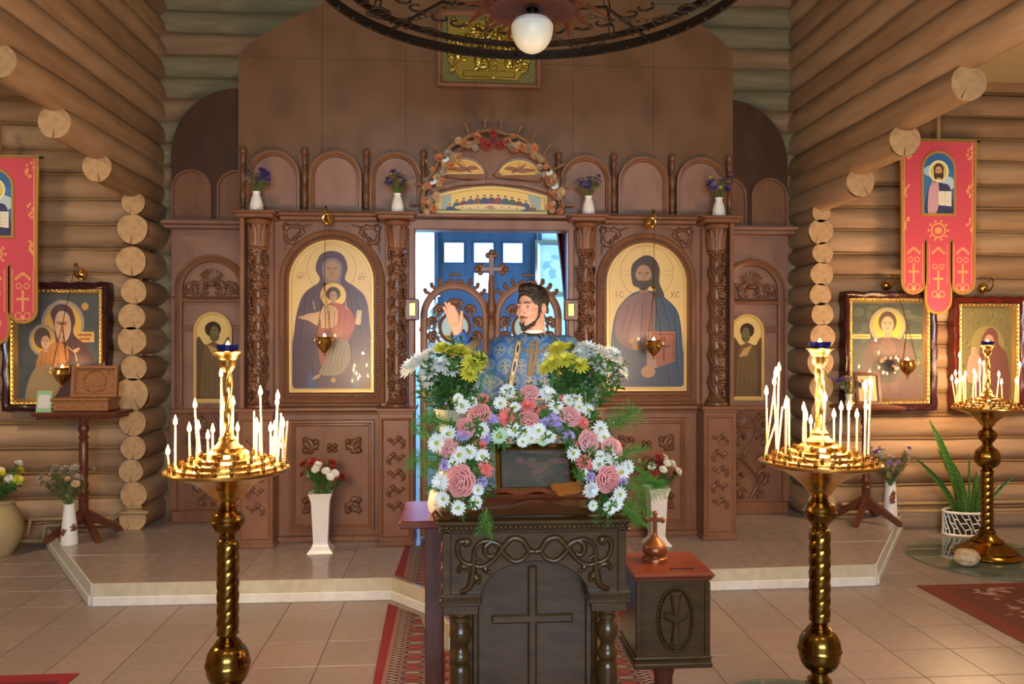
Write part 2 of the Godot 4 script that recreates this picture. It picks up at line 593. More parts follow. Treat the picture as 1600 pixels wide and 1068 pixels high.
func log_along(parent: Node3D, a: Vector3, b: Vector3, r: float, sd: int, ends := false, tone := -1) -> void:
	var d := (b - a).normalized()
	var bs := Basis(d, Vector3.UP, d.cross(Vector3.UP))
	var o := mi(log_mesh(a.distance_to(b), r, sd), "log", M["log%d" % (sd % 3 if tone < 0 else tone)], parent, a, bs)
	if ends:
		var e := end_mesh(r * 0.99, sd)
		var eb := Basis.from_euler(Vector3(0, PI / 2, 0))
		var q := mi(e[0], "end_grain", M.endgrain, o, Vector3(a.distance_to(b), 0, 0), eb)
		q.mesh = e[0]
		mi(e[1], "drying_crack", M.crack, o, Vector3(a.distance_to(b), 0, 0), eb)

const LH := [0.225, 0.419, 0.608, 0.79, 0.992, 1.217, 1.427, 1.646, 1.836, 2.04, 2.28, 2.536, 2.745]
const LR := [0.105, 0.105, 0.095, 0.098, 0.105, 0.135, 0.1, 0.112, 0.105, 0.1, 0.118, 0.12, 0.092]
const RH := [0.25, 0.45, 0.65, 0.85, 1.05, 1.25, 1.46, 1.68, 1.875, 2.04, 2.214, 2.394, 2.573, 2.731]
const RR := [0.125, 0.105, 0.105, 0.1, 0.105, 0.105, 0.115, 0.11, 0.098, 0.095, 0.1, 0.092, 0.108, 0.08]
func building() -> void:
	var wl := struct_node("wall_left")
	for i in LH.size():
		log_along(wl, Vector3(-2.585 + 0.012 * sin(i * 2.3), LH[i], -7.1), Vector3(-2.585 + 0.012 * sin(i * 2.3), LH[i], -6.45), LR[i], 100 + i, true)
	var up := [[2.9, -5.87], [3.06, -5.27], [3.235, -4.64]]
	for i in 20:
		var e: float = up[i][1] if i < 3 else 3.5
		var h: float = up[i][0] if i < 3 else 3.235 + 0.182 * (i - 2)
		log_along(wl, Vector3(-2.6, h, -7.1), Vector3(-2.6, h, e), 0.104, 130 + i, i < 3)
	var wr := struct_node("wall_right")
	for i in RH.size():
		var x := 3.085 + 0.012 * sin(i * 1.9)
		log_along(wr, Vector3(x, RH[i], -7.1), Vector3(x, RH[i], -6.45), RR[i], 200 + i, true)
	up = [[2.87, -5.84], [3.04, -5.24], [3.215, -4.56]]
	for i in 19:
		var e: float = up[i][1] if i < 3 else 3.5
		var h: float = up[i][0] if i < 3 else 3.215 + 0.198 * (i - 2)
		log_along(wr, Vector3(3.1, h, -7.1), Vector3(3.1, h, e), 0.112, 230 + i, i < 3)
	# wall behind the icon screen, with the doorway to the sanctuary left open
	var wb := struct_node("wall_back")
	for i in 31:
		var h := 0.22 + 0.19 * i
		if h < 2.75:
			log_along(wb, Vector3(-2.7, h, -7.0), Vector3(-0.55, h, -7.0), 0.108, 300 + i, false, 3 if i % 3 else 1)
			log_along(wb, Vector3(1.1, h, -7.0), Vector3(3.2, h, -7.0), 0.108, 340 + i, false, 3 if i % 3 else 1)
		else:
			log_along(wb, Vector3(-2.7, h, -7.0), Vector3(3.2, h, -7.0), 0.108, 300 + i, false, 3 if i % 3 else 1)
	var rp := MB.new()
	# aisle end walls
	var wal := struct_node("wall_left_aisle")
	var war := struct_node("wall_right_aisle")
	for i in 20:
		var h := 0.06 + 0.203 * i
		log_along(wal, Vector3(-6.2, h, -6.7), Vector3(-2.57, h, -6.7), 0.113, 400 + i)
		log_along(war, Vector3(3.07, h + 0.02, -6.7), Vector3(6.7, h + 0.02, -6.7), 0.113, 440 + i)
	for i in 19:
		var h := 0.06 + 0.203 * (i + 0.5)
		for s in [[-3.9, -2.68, wal, 0.0], [3.2, 5.4, war, 0.02]]:
			rp = MB.new()
			var pts := []
			for k in 9: pts.append(Vector3(lerpf(s[0], s[1], k / 8.0), h + s[3] + 0.003 * sin(k * 2.0 + i), -6.63))
			rp.tube(pts, 0.011, 6)
			obj(rp, "caulking_rope", M.rope, s[2])
	# closed outer shell with thickness
	shell("wall_left_outer", Vector3(-6.3, 2.0, -1.6), Vector3(0.3, 4.6, 10.6))
	shell("wall_right_outer", Vector3(6.8, 2.0, -1.6), Vector3(0.3, 4.6, 10.6))
	shell("wall_left_end", Vector3(-4.5, 2.0, -6.95), Vector3(3.7, 4.6, 0.2))
	shell("wall_right_end", Vector3(5.1, 2.0, -6.95), Vector3(3.9, 4.6, 0.2))
	shell("ceiling_left_aisle", Vector3(-4.55, 4.0, -1.6), Vector3(3.8, 0.15, 10.6))
	shell("ceiling_right_aisle", Vector3(5.05, 4.0, -1.6), Vector3(3.8, 0.15, 10.6))
	shell("ceiling", Vector3(0.25, 6.1, -3.5), Vector3(6.4, 0.2, 14.4))
	shell("wall_left_clerestory", Vector3(-2.82, 5.0, -1.7), Vector3(0.2, 2.3, 10.8))
	shell("wall_right_clerestory", Vector3(3.34, 5.0, -1.7), Vector3(0.2, 2.3, 10.8))
	# entrance wall behind the camera with two tall window openings
	var we := struct_node("wall_front")
	var mb := MB.new()
	mb.box(Vector3(0.25, 0.725, 3.6), Vector3(13.2, 1.45, 0.3))
	mb.box(Vector3(0.25, 4.675, 3.6), Vector3(13.2, 3.05, 0.3))
	for q in [[-3.8, 5.1], [0.25, 0.6], [4.25, 4.6]]:
		mb.box(Vector3(q[0], 2.3, 3.6), Vector3(q[1], 1.7, 0.3))
	obj(mb, "wall_body", M.plank, we)
	for i in 2:
		var w := struct_node("window_%d" % (i + 1), Vector3(-0.65 + 1.8 * i, 2.3, 3.6))
		mb = MB.new()
		mb.mould(rect(0, 0, 1.2, 1.7), true, [Vector2(0, -0.05), Vector2(0, 0.05), Vector2(-0.08, 0.05), Vector2(-0.08, -0.05)])
		mb.box(Vector3.ZERO, Vector3(0.05, 1.6, 0.06))
		mb.box(Vector3(0, 0.3, 0), Vector3(1.1, 0.05, 0.06))
		obj(mb, "window_frame", M.white, w)
		mb = MB.new()
		mb.box(Vector3(0, 0, 0), Vector3(1.08, 1.58, 0.008))
		obj(mb, "pane", M.glass, w)
	# lamp bodies for the added fill lights of nave and aisles
	for q in [[-1.4, 5.42, -0.6, 0.76], [1.9, 5.42, -0.6, 0.76], [-4.5, 3.8, -4.6, 0.56], [5.0, 3.8, -4.6, 0.56]]:
		var t := thing("added_ceiling_lamp", Vector3(q[0], q[1], q[2]), ["added square ceiling lamp over the left half of the nave", "added square ceiling lamp over the right half of the nave", "added small square ceiling lamp over the left aisle", "added small square ceiling lamp over the right aisle"][[-1.4, 1.9, -4.5, 5.0].find(q[0])], "lamp")
		mb = MB.new()
		mb.box(Vector3(0, 0.03, 0), Vector3(q[3] + 0.04, 0.06, q[3] + 0.04), 0.01)
		if q[1] > 5: mb.box(Vector3(0, 0.32, 0), Vector3(0.03, 0.6, 0.03))
		else: mb.box(Vector3(0, 0.09, 0), Vector3(0.1, 0.1, 0.1))
		obj(mb, "housing", M.white, t)
		mb = MB.new()
		mb.box(Vector3(0, -0.012, 0), Vector3(q[3], 0.02, q[3]), 0.004)
		obj(mb, "lamp_diffuser", M.diffuser, t)
func shell(called: String, c: Vector3, s: Vector3) -> void:
	var mb := MB.new()
	mb.box(Vector3.ZERO, s)
	var o := obj(mb, called, M.plaster if called.begins_with("ceiling") else M.plank)
	o.position = c
	tag(o, "", "", "", "structure")

const PF := [Vector2(-2.26, -5.03), Vector2(-0.41, -5.03), Vector2(-0.17, -4.75), Vector2(-0.05, -4.2), Vector2(0.6, -4.2), Vector2(0.72, -4.75), Vector2(0.96, -5.05), Vector2(2.82, -5.1)]
func floors() -> void:
	var fl := struct_node("floor")
	var mb := MB.new()
	mb.box(Vector3(0.25, -0.062, -3.3), Vector3(13.0, 0.12, 14.2))
	obj(mb, "floor_bed", M.grout, fl)
	var tm := []
	mb = MB.new()
	mb.box(Vector3(0, -0.008, 0), Vector3(0.3285, 0.016, 0.3285), 0.0015)
	var tile := mb.done()
	var rest := MB.new()
	for c in range(-11, 28):
		for r in range(-6, 26):
			var p := Vector3(-2.707 + 0.33333 * (c + 0.5), 0, -5.018 + 0.33333 * (r + 0.5))
			if p.x < -6.1 or p.x > 6.6 or p.z < -6.75 or p.z > 3.4: continue
			# wholly under the platform
			if p.z < -5.25 and p.x > -2.5 - (-5.03 - p.z) * 0.67 + 0.6 and p.x < 3.0 + (-5.1 - p.z) * 0.69 - 0.6: continue
			var seen := p.z > -6.75 and p.z < -3.3 and absf(p.x + 0.07 * p.z - 0.12) < -p.z * 0.66 + 0.25
			if seen: mi(tile, "tile", M["tile%d" % (absi(c * 7 + r * 5 + (c * r) / 2) % 3)], fl, p)
			else:
				rest.box(p + Vector3(0, -0.008, 0), Vector3(0.3285, 0.016, 0.3285))
	tag(obj(rest, "tiles", M.tile0, fl), "", "", "", "stuff")
	# raised platform (soleas) with the ambo pushed forward in the middle
	var pl := struct_node("floor_platform")
	var foot := []
	for p in PF: foot.append(Vector2(p.x, -p.y))
	foot.append(Vector2(4.05, 6.85)); foot.append(Vector2(4.05, 6.93)); foot.append(Vector2(-3.42, 6.93)); foot.append(Vector2(-3.42, 6.75))
	# x,-z plane: lay the prism down
	mb = MB.new()
	mb.at(Vector3.ZERO, Basis(Vector3(1, 0, 0), Vector3(0, 0, -1), Vector3(0, 1, 0)))
	foot.reverse()
	var ccw := foot.duplicate()
	if Geometry2D.is_polygon_clockwise(PackedVector2Array(ccw)): ccw.reverse()
	mb.prism(ccw, 0.0, 0.125)
	obj(mb, "platform_bed", M.grout, pl)
	for c in range(-6, 10):
		for r in range(0, 5):
			var x0 := -2.72 - 0.665 * 2 + 0.665 * (c + 4)
			var z0 := 4.2 + 0.665 * r - 0.5
			var sq := PackedVector2Array([Vector2(x0 + 0.0012, z0 + 0.0012), Vector2(x0 + 0.6638, z0 + 0.0012), Vector2(x0 + 0.6638, z0 + 0.6638), Vector2(x0 + 0.0012, z0 + 0.6638)])
			for q in Geometry2D.intersect_polygons(sq, PackedVector2Array(ccw)):
				var ar := Array(q)
				if Geometry2D.is_polygon_clockwise(q): ar.reverse()
				mb = MB.new()
				mb.at(Vector3.ZERO, Basis(Vector3(1, 0, 0), Vector3(0, 0, -1), Vector3(0, 1, 0)))
				mb.prism(ar, 0.12, 0.14, 0.001)
				obj(mb, "tile", M["ptile%d" % (absi(c * 2 + r) % 3)], pl)
	# pale risers with a lighter skirting strip along the foot
	var segs := PF.duplicate()
	segs.push_front(Vector2(-3.42, -6.75))
	segs.append(Vector2(4.05, -6.85))
	for i in segs.size() - 1:
		var a: Vector2 = segs[i]
		var b: Vector2 = segs[i + 1]
		var d := (b - a).normalized()
		var nn := Vector2(-d.y, d.x)
		var mid := (a + b) * 0.5
		var bs := Basis(Vector3(d.x, 0, d.y), Vector3.UP, Vector3(nn.x, 0, nn.y))
		var len := a.distance_to(b)
		mb = MB.new()
		mb.at(Vector3(mid.x, 0, mid.y) + bs.z * 0.004, bs)
		mb.box(Vector3(0, 0.069, 0), Vector3(len, 0.138, 0.012), 0.002)
		obj(mb, "riser", M.riser if i > 0 and i < segs.size() - 2 else M.skirt, pl)
		mb = MB.new()
		mb.at(Vector3(mid.x, 0, mid.y) + bs.z * 0.016, bs)
		mb.box(Vector3(0, 0.03, 0), Vector3(len - 0.012, 0.06, 0.014), 0.005)
		obj(mb, "skirting", M.skirt, pl)
# ---------- carving
func vol(mb: MB, pts: Array, r0: float, r1: float, z := 0.0, flat := 0.6, mid := -1.0, seg := 6) -> void:
	mb.tube(p3(pts, z), taper(pts.size(), r0, r1, mid), seg, flat, Vector3.BACK)
# a curling leaf scroll: stem from p heading a, curling by turn (signed), with side lobes
func acanthus(mb: MB, p: Vector2, a: float, turn: float, size: float, z := 0.0, lobes := 3, fat := 1.3) -> void:
	var sp := spiral(p, a, turn, size * 0.42, 16, 0.16)
	vol(mb, sp, size * 0.075 * fat, size * 0.06 * fat, z, 0.7, size * 0.1 * fat)
	var e: Vector2 = sp[sp.size() - 1]
	mb.ball(Vector3(e.x, e.y, z), Vector3.ONE * size * 0.11 * fat, 8, 5)
	for k in lobes:
		var i := 2 + k * 3
		var q: Vector2 = sp[i]
		var d: Vector2 = (sp[i + 1] - sp[i]).normalized()
		var s := -signf(turn)
		var aa := d.angle() + s * 0.9
		vol(mb, spiral(q, aa, s * 1.3, size * 0.2, 6, 0.4), size * 0.07 * fat, size * 0.012, z, 0.6, size * 0.1 * fat)
func s_stack(mb: MB, x: float, y0: float, y1: float, k: int, w: float, z: float) -> void:
	var h := (y1 - y0) / k
	for i in k:
		var s := 1.0 if i % 2 == 0 else -1.0
		var p := Vector2(x - s * w * 0.25, y0 + h * i)
		vol(mb, spiral(p, PI / 2 - s * 0.2, -s * 4.6, h * 0.42, 16, 0.25), h * 0.1, h * 0.08, z, 0.7, h * 0.16)
		vol(mb, spiral(p + Vector2(0, h * 0.2), PI / 2 + s * 0.7, s * 1.2, h * 0.42, 7, 0.5), h * 0.1, 0.002, z, 0.7, h * 0.15)
		mb.ball(Vector3(x + s * w * 0.22, y0 + h * (i + 0.42), z), Vector3.ONE * h * 0.17, 8, 5)
func grapes(mb: MB, c: Vector3, s: float, out: Vector3) -> void:
	var side := out.cross(Vector3.UP).normalized()
	for row in 4:
		var m := 4 - row
		for k in m:
			mb.ball(c + side * (k - (m - 1) * 0.5) * s * 0.9 + Vector3.DOWN * row * s * 0.8 + out * (s * 0.35 * (1 - absf(k - (m - 1) * 0.5) * 0.5)), Vector3.ONE * s * 0.52, 7, 5)
func vine_leaf(mb: MB, c: Vector3, s: float, out: Vector3, tilt: float) -> void:
	var side := out.cross(Vector3.UP).normalized()
	var up := Vector3.UP.rotated(out, tilt)
	side = side.rotated(out, tilt)
	for k in 5:
		var a := (k - 2) * 0.85
		var d := (up * cos(a) + side * sin(a))
		var l := s * (1.0 - 0.14 * absf(k - 2))
		var w := d.cross(out).normalized()
		mb.tube([c + out * 0.006, c + d * l * 0.35 + out * 0.014, c + d * l * 0.75 + out * 0.008, c + d * l - out * 0.002], [s * 0.1, s * 0.27, s * 0.2, 0.002], 6, 0.3, out, false)
func vine_column(sd: int) -> ArrayMesh:
	var g := RandomNumberGenerator.new()
	g.seed = sd
	var mb := MB.new()
	mb.lathe([Vector2(0.046, 1.2), Vector2(0.046, 2.32)], 12)
	# winding stems
	for q in 2:
		var st := []
		for i in 40:
			var a := i * 0.42 + q * PI
			st.append(Vector3(cos(a) * 0.054, 1.2 + 1.1 * i / 39.0, sin(a) * 0.054))
		mb.tube(st, 0.011, 6)
	var y := 1.24
	var k := 0
	while y < 2.3:
		for j in 2:
			var a := g.randf_range(-0.4, 0.4) + (k % 2) * 0.9 + j * 2.2 + PI / 2 - 1.2
			var out := Vector3(cos(a), 0, sin(a))
			if (k + j) % 2 == 0: grapes(mb, out * 0.05 + Vector3(0, y + 0.03, 0), 0.026, out)
			else: vine_leaf(mb, out * 0.054 + Vector3(0, y, 0), 0.062, out, g.randf_range(-1.2, 1.2))
		y += 0.062
		k += 1
	return mb.done()
const TURNED := [[1, 0], [1, .04], [.55, .06], [.9, .1], [.9, .12], [.6, .15], [.75, .19], [1, .26], [.85, .33], [.6, .38], [.85, .4], [.6, .42], [.75, .5], [1, .56], [.8, .63], [.55, .67], [.9, .7], [.55, .73], [.7, .78], [.9, .84], [.6, .89], [1, .92], [1, .97], [.7, 1]]
func turned(mb: MB, o: Vector3, r: float, h: float, seg := 12) -> void:
	var p := []
	for q in TURNED: p.append(Vector2(q[0] * r, q[1] * h))
	mb.lathe(p, seg, o)

const CX := 0.262
func iconostasis() -> void:
	var t := thing("iconostasis", Vector3(CX, 0.14, -6.0), "carved brown wooden icon screen with vine columns and tall plywood top", "icon screen")
	var o := Vector3(0, -0.14, 0)
	var mb: MB
	# main wall boards of the middle part, one on each side of the royal doorway, and the lintel
	for s in [-1.0, 1.0]:
		mb = MB.new(); mb.at(o)
		mb.box(Vector3(s * 1.21, 1.345, -0.03), Vector3(1.26, 2.41, 0.06))
		mb.box(Vector3(s * 1.83, 1.345, -0.2), Vector3(0.03, 2.41, 0.72))
		obj(mb, "wall_board", M.wood, t)
		mb = MB.new(); mb.at(o)
		mb.box(Vector3(s * 0.605, 1.32, 0.0), Vector3(0.05, 2.36, 0.16), 0.008)
		mb.box(Vector3(s * 0.65, 1.32, 0.03), Vector3(0.06, 2.36, 0.06), 0.01)
		obj(mb, "door_jamb", M.wood, t)
	mb = MB.new(); mb.at(o)
	mb.box(Vector3(0, 2.525, 0.0), Vector3(1.3, 0.08, 0.16), 0.008)
	obj(mb, "lintel", M.wood, t)
	# pedestals
	var orn := MB.new()
	s_stack(orn, 0, 0.4 - 0.14, 1.0 - 0.14, 5, 0.1, 0.0)
	var ornm := orn.done()
	for x in [-1.725, -0.71, 0.71, 1.725]:
		mb = MB.new()
		mb.box(Vector3(0, 0.495, 0), Vector3(0.25, 0.99, 0.4), 0.006)
		mb.box(Vector3(0, 0.015, 0.0), Vector3(0.275, 0.03, 0.43), 0.006)
		mb.mould(rect(0, 0.5, 0.2, 0.86), true, [Vector2(0.01, 0), Vector2(0, 0.008), Vector2(-0.01, 0)], 0.2)
		var p := mi(mb.done(), "pedestal", M.wood, t, Vector3(x, 0, 0.0))
		mi(ornm, "scroll_carving", M.carve, p, Vector3(0, 0, 0.203))
		mb = MB.new()
		mb.box(Vector3(0, 1.0, 0), Vector3(0.29, 0.025, 0.45), 0.006)
		mb.box(Vector3(0, 0.978, 0), Vector3(0.265, 0.02, 0.42), 0.004)
		obj(mb, "pedestal_cap", M.wood, p)
	# carved columns with leaf capitals and shelves
	var vines := [vine_column(5), vine_column(9)]
	var cap := MB.new()
	cap.lathe([Vector2(0.062, 2.315), Vector2(0.068, 2.325), Vector2(0.062, 2.335), Vector2(0.056, 2.335), Vector2(0.056, 2.5)], 20)
	for k in 10:
		var a := TAU * k / 10
		var d := Vector3(cos(a), 0, sin(a))
		cap.tube([d * 0.057 + Vector3(0, 2.34, 0), d * 0.06 + Vector3(0, 2.42, 0), d * 0.068 + Vector3(0, 2.47, 0), d * 0.074 + Vector3(0, 2.505, 0)], [0.018, 0.022, 0.019, 0.003], 6, 0.45, d)
		for q in 5:
			for s in [-1.0, 1.0]:
				var sd: Vector3 = d.cross(Vector3.UP) * s
				cap.tube([d * (0.067 + q * 0.002) + Vector3(0, 2.355 + q * 0.024, 0), d * (0.067 + q * 0.002) + sd * 0.013 + Vector3(0, 2.375 + q * 0.024, 0)], [0.003, 0.002], 4, 1.0, Vector3.ZERO, false)
	cap.lathe([Vector2(0.06, 2.5), Vector2(0.085, 2.508), Vector2(0.095, 2.52), Vector2(0.09, 2.535)], 20)
	var capm := cap.done()
	var bas := MB.new()
	bas.lathe([Vector2(0.085, 1.155), Vector2(0.088, 1.165), Vector2(0.085, 1.175), Vector2(0.07, 1.18), Vector2(0.078, 1.19), Vector2(0.07, 1.2), Vector2(0.058, 1.21), Vector2(0.05, 1.23)], 20)
	var basm := bas.done()
	var i := 0
	for x in [-1.725, -0.71, 0.71, 1.725]:
		var cz := 0.11
		mb = MB.new(); mb.at(o)
		mb.box(Vector3(x, 1.85, 0.02), Vector3(0.19, 1.4, 0.06), 0.006)
		obj(mb, "pilaster", M.wood, t)
		var c := mi(basm, "column", M.carve, t, Vector3(x, -0.14, cz))
		mi(vines[i % 2], "vine_carving", M.carve, c, Vector3.ZERO, Basis(Vector3.UP, 0.6 * i))
		mi(capm, "capital", M.wood, c)
		mb = MB.new(); mb.at(o)
		mb.box(Vector3(x, 2.556, 0.1), Vector3(0.27, 0.03, 0.3), 0.01)
		mb.box(Vector3(x, 2.578, 0.1), Vector3(0.3, 0.02, 0.34), 0.008)
		obj(mb, "shelf", M.wood, t)
		i += 1
	# cornice pieces and the ledge at mid height
	for s in [-1.0, 1.0]:
		mb = MB.new(); mb.at(o)
		for q in [[2.56, 0.03, 0.1], [2.585, 0.022, 0.14], [2.605, 0.018, 0.11]]:
			mb.box(Vector3(s * 1.218, q[0], q[2] / 2), Vector3(0.72, q[1], q[2]), 0.008)
		obj(mb, "cornice", M.wood, t)
		mb = MB.new(); mb.at(o)
		for q in [[1.135, 0.03, 0.09], [1.105, 0.02, 0.06], [1.165, 0.02, 0.05]]:
			mb.box(Vector3(s * 1.218, q[0], q[2] / 2), Vector3(0.76, q[1], q[2]), 0.008)
		obj(mb, "ledge", M.wood, t)
		mb = MB.new(); mb.at(o)
		mb.box(Vector3(s * 1.218, 0.16, 0.03), Vector3(0.76, 0.04, 0.06), 0.006)
		obj(mb, "plinth", M.wood, t)
	mb = MB.new(); mb.at(o)
	mb.box(Vector3(0, 2.588, 0.06), Vector3(1.14, 0.03, 0.12), 0.008)
	obj(mb, "cornice", M.wood, t)
	# arched icon frames with a beaded inner edge
	var bead := MB.new()
	for s in [-1.0, 1.0]:
		mb = MB.new(); mb.at(o)
		var path := arched(s * 1.205, 0.325, 1.245, 2.09, 26)
		mb.mould(path, true, [Vector2(0.07, 0), Vector2(0.066, 0.022), Vector2(0.05, 0.03), Vector2(0.035, 0.02), Vector2(0.03, 0.012), Vector2(0.012, 0.014), Vector2(0.01, 0.03), Vector2(0, 0.034), Vector2(-0.008, 0.02), Vector2(-0.01, 0.0)])
		var f := obj(mb, "icon_frame", M.wood, t)
		bead = MB.new(); bead.at(o)
		var pth := arched(s * 1.205, 0.346, 1.224, 2.09, 26)
		pth.append(pth[0])
		var carry := 0.0
		for k in pth.size() - 1:
			var a: Vector2 = pth[k]
			var b: Vector2 = pth[k + 1]
			var L := a.distance_to(b)
			var d := carry
			while d < L:
				var q := a.lerp(b, d / L)
				bead.ball(Vector3(q.x, q.y, 0.014), Vector3.ONE * 0.009, 6, 4)
				d += 0.021
			carry = d - L
		obj(bead, "bead_moulding", M.carve, f)
		# spandrel scrolls
		for e in [-1.0, 1.0]:
			mb = MB.new(); mb.at(o)
			var p := Vector2(s * 1.205 + e * 0.34, 2.5)
			var a0 := -PI / 2
			acanthus(mb, p + Vector2(-0.05 * e, 0.0), PI - 0.5 if e > 0 else 0.5, 3.8 * e, 0.13, 0.012, 3, 1.4)
			acanthus(mb, p + Vector2(0.0, -0.05), -PI / 2 + 0.3 * e, -3.8 * e, 0.13, 0.012, 3, 1.4)
			mb.ball(Vector3(p.x, p.y, 0.012), Vector3(0.03, 0.03, 0.015), 10, 6)
			vol(mb, curve([p + Vector2(0.02 * e, 0.02), p + Vector2(-0.1 * e, 0.0), p + Vector2(-0.2 * e, 0.025)], 0).map(func(v): return Vector2(v.x, v.y)), 0.016, 0.003, 0.012, 0.7)
			vol(mb, [p + Vector2(0.01 * e, 0.01), p + Vector2(0.005 * e, -0.1), p + Vector2(0.015 * e, -0.19)], 0.014, 0.003, 0.012, 0.7)
			obj(mb, "spandrel_carving", M.carve, t)
		# lower panel
		mb = MB.new(); mb.at(o)
		mb.mould(rect(s * 1.205, 0.63, 0.58, 0.78), true, [Vector2(0.03, 0), Vector2(0.024, 0.018), Vector2(0.008, 0.02), Vector2(0, 0.008), Vector2(-0.012, 0.012), Vector2(-0.02, 0.0)])
		var lp := obj(mb, "lower_panel", M.wood, t)
		for ex in [-1.0, 1.0]:
			for ey in [-1.0, 1.0]:
				mb = MB.new(); mb.at(o)
				var p := Vector2(s * 1.205 + ex * 0.2, 0.63 + ey * 0.27)
				acanthus(mb, p, (PI if ex > 0 else 0.0) + ex * ey * 0.1, ex * ey * 4.2, 0.15, 0.008, 3, 1.5)
				acanthus(mb, p, -ey * PI / 2 + ex * 0.1, -ex * ey * 4.2, 0.15, 0.008, 3, 1.5)
				mb.ball(Vector3(p.x, p.y, 0.008), Vector3.ONE * 0.022, 8, 5)
				obj(mb, "corner_carving", M.carve, lp)
		mb = MB.new(); mb.at(o)
		for k in 4: mb.ball(Vector3(s * 1.205 + (k % 2) * 0.04 - 0.02, 0.82 + (k / 2) * 0.035, 0.008), Vector3.ONE * 0.02, 8, 5)
		obj(mb, "corner_carving", M.carve, lp)
	# brass-windowed boxes on the jambs
	for s in [-1.0, 1.0]:
		mb = MB.new(); mb.at(o)
		mb.box(Vector3(s * 0.6, 1.88, 0.11), Vector3(0.11, 0.16, 0.06), 0.008)
		var b := obj(mb, "jamb_box", M.carve, t)
		mb = MB.new(); mb.at(o)
		mb.box(Vector3(s * 0.595, 1.88, 0.142), Vector3(0.05, 0.1, 0.012), 0.005)
		obj(mb, "gilt_inset", M.gold, b)
	# upper tier: arched niches and turned colonnettes
	for x in [-1.646, -1.184, -0.73, 0.73, 1.184, 1.646]:
		mb = MB.new(); mb.at(o)
		mb.mould(arched(x, 0.19, 2.625, 2.885, 18), true, [Vector2(0.012, 0), Vector2(0.008, 0.028), Vector2(-0.012, 0.03), Vector2(-0.02, 0.018), Vector2(-0.03, 0.02), Vector2(-0.036, 0.0)], -0.03)
		var nf := obj(mb, "niche_frame", M.wood, t)
		mb = MB.new(); mb.at(o)
		mb.prism(arched(x, 0.185, 2.63, 2.885, 18), -0.07, -0.028)
		obj(mb, "niche_panel", M.woodpale, nf)
	for x in [-1.865, -1.41, -0.95, -0.52, 0.52, 0.95, 1.41, 1.865]:
		mb = MB.new(); mb.at(o)
		turned(mb, Vector3(x, 2.615, 0.0), 0.027, 0.485)
		obj(mb, "colonnette", M.carve, t)
	# tall plywood backing, cut in sheets with open joints
	var out := [Vector2(-1.918, 2.6), Vector2(1.918, 2.6), Vector2(1.918, 3.93), Vector2(1.8, 4.05), Vector2(1.6, 4.18), Vector2(1.2, 4.33), Vector2(0.6, 4.45), Vector2(0, 4.48), Vector2(-0.6, 4.43), Vector2(-1.2, 4.27), Vector2(-1.6, 4.06), Vector2(-1.8, 3.93), Vector2(-1.918, 3.82)]
	var xs := [-1.93, -1.29, -0.655, 0.64, 1.28, 1.93]
	for a in 5:
		for b in 2:
			var lo := Vector2(xs[a], [2.59, 3.8][b])
			var hi := Vector2(xs[a + 1] - 0.002, [3.798, 4.6][b])
			for q in Geometry2D.intersect_polygons(PackedVector2Array([lo, Vector2(hi.x, lo.y), hi, Vector2(lo.x, hi.y)]), PackedVector2Array(out)):
				var ar := Array(q)
				if Geometry2D.is_polygon_clockwise(q): ar.reverse()
				mb = MB.new(); mb.at(o)
				mb.prism(ar, -0.09, -0.07, 0.0, true)
				obj(mb, "plywood_sheet", M.board, t)
	mb = MB.new(); mb.at(o)
	mb.box(Vector3(0, 3.5, -0.12), Vector3(3.6, 0.1, 0.05))
	for x in [-1.29, -0.655, 0.64, 1.28]: mb.box(Vector3(x, 3.4, -0.11), Vector3(0.08, 1.5, 0.03))
	obj(mb, "backing_batten", M.board, t)
	# half-round gable over the doors
	mb = MB.new(); mb.at(o)
	mb.prism(arc(0, 2.6, 0.52, 0, PI, 24, 0.6), -0.07, -0.01, 0.004)
	mb.mould(arc(0, 2.6, 0.5, 0, PI, 24, 0.58), false, [Vector2(0.02, 0), Vector2(0.015, 0.02), Vector2(-0.015, 0.02), Vector2(-0.02, 0)], -0.01)
	for s in [-1.0, 1.0]:
		mb.mould([Vector2(s * 0.215 - 0.165, 2.91), Vector2(s * 0.215 + 0.165, 2.91)] + arc(s * 0.215, 2.91, 0.165, 0, PI, 14, 0.13), true, [Vector2(0.018, 0), Vector2(0.012, 0.02), Vector2(-0.004, 0.018), Vector2(-0.008, 0)], -0.01)
	mb.mould([Vector2(-0.46, 2.79), Vector2(-0.25, 2.845), Vector2(0, 2.865), Vector2(0.25, 2.845), Vector2(0.46, 2.79)], false, [Vector2(-0.02, 0), Vector2(-0.015, 0.035), Vector2(0.015, 0.035), Vector2(0.02, 0)], -0.01)
	obj(mb, "gable", M.wood, t)
	# set-back wings
	var tymp := MB.new()
	for e in [-1.0, 1.0]:
		acanthus(tymp, Vector2(e * 0.02, 0.04), PI / 2 - e * 1.2, e * 4.6, 0.15, 0.0, 3)
		acanthus(tymp, Vector2(e * 0.09, 0.03), PI / 2 - e * 0.5, -e * 4.4, 0.12, 0.0, 3)
		acanthus(tymp, Vector2(e * 0.14, 0.025), PI / 2 - e * 1.45, e * 3.8, 0.09, 0.0, 2)
		acanthus(tymp, Vector2(e * 0.07, 0.11), PI / 2 - e * 0.9, -e * 4.2, 0.1, 0.002, 3, 1.5)
		acanthus(tymp, Vector2(e * 0.11, 0.06), PI / 2 - e * 0.7, e * 4.4, 0.09, 0.002, 3, 1.5)
		acanthus(tymp, Vector2(e * 0.045, 0.03), PI / 2 - e * 1.1, e * 3.6, 0.1, 0.002, 3, 1.5)
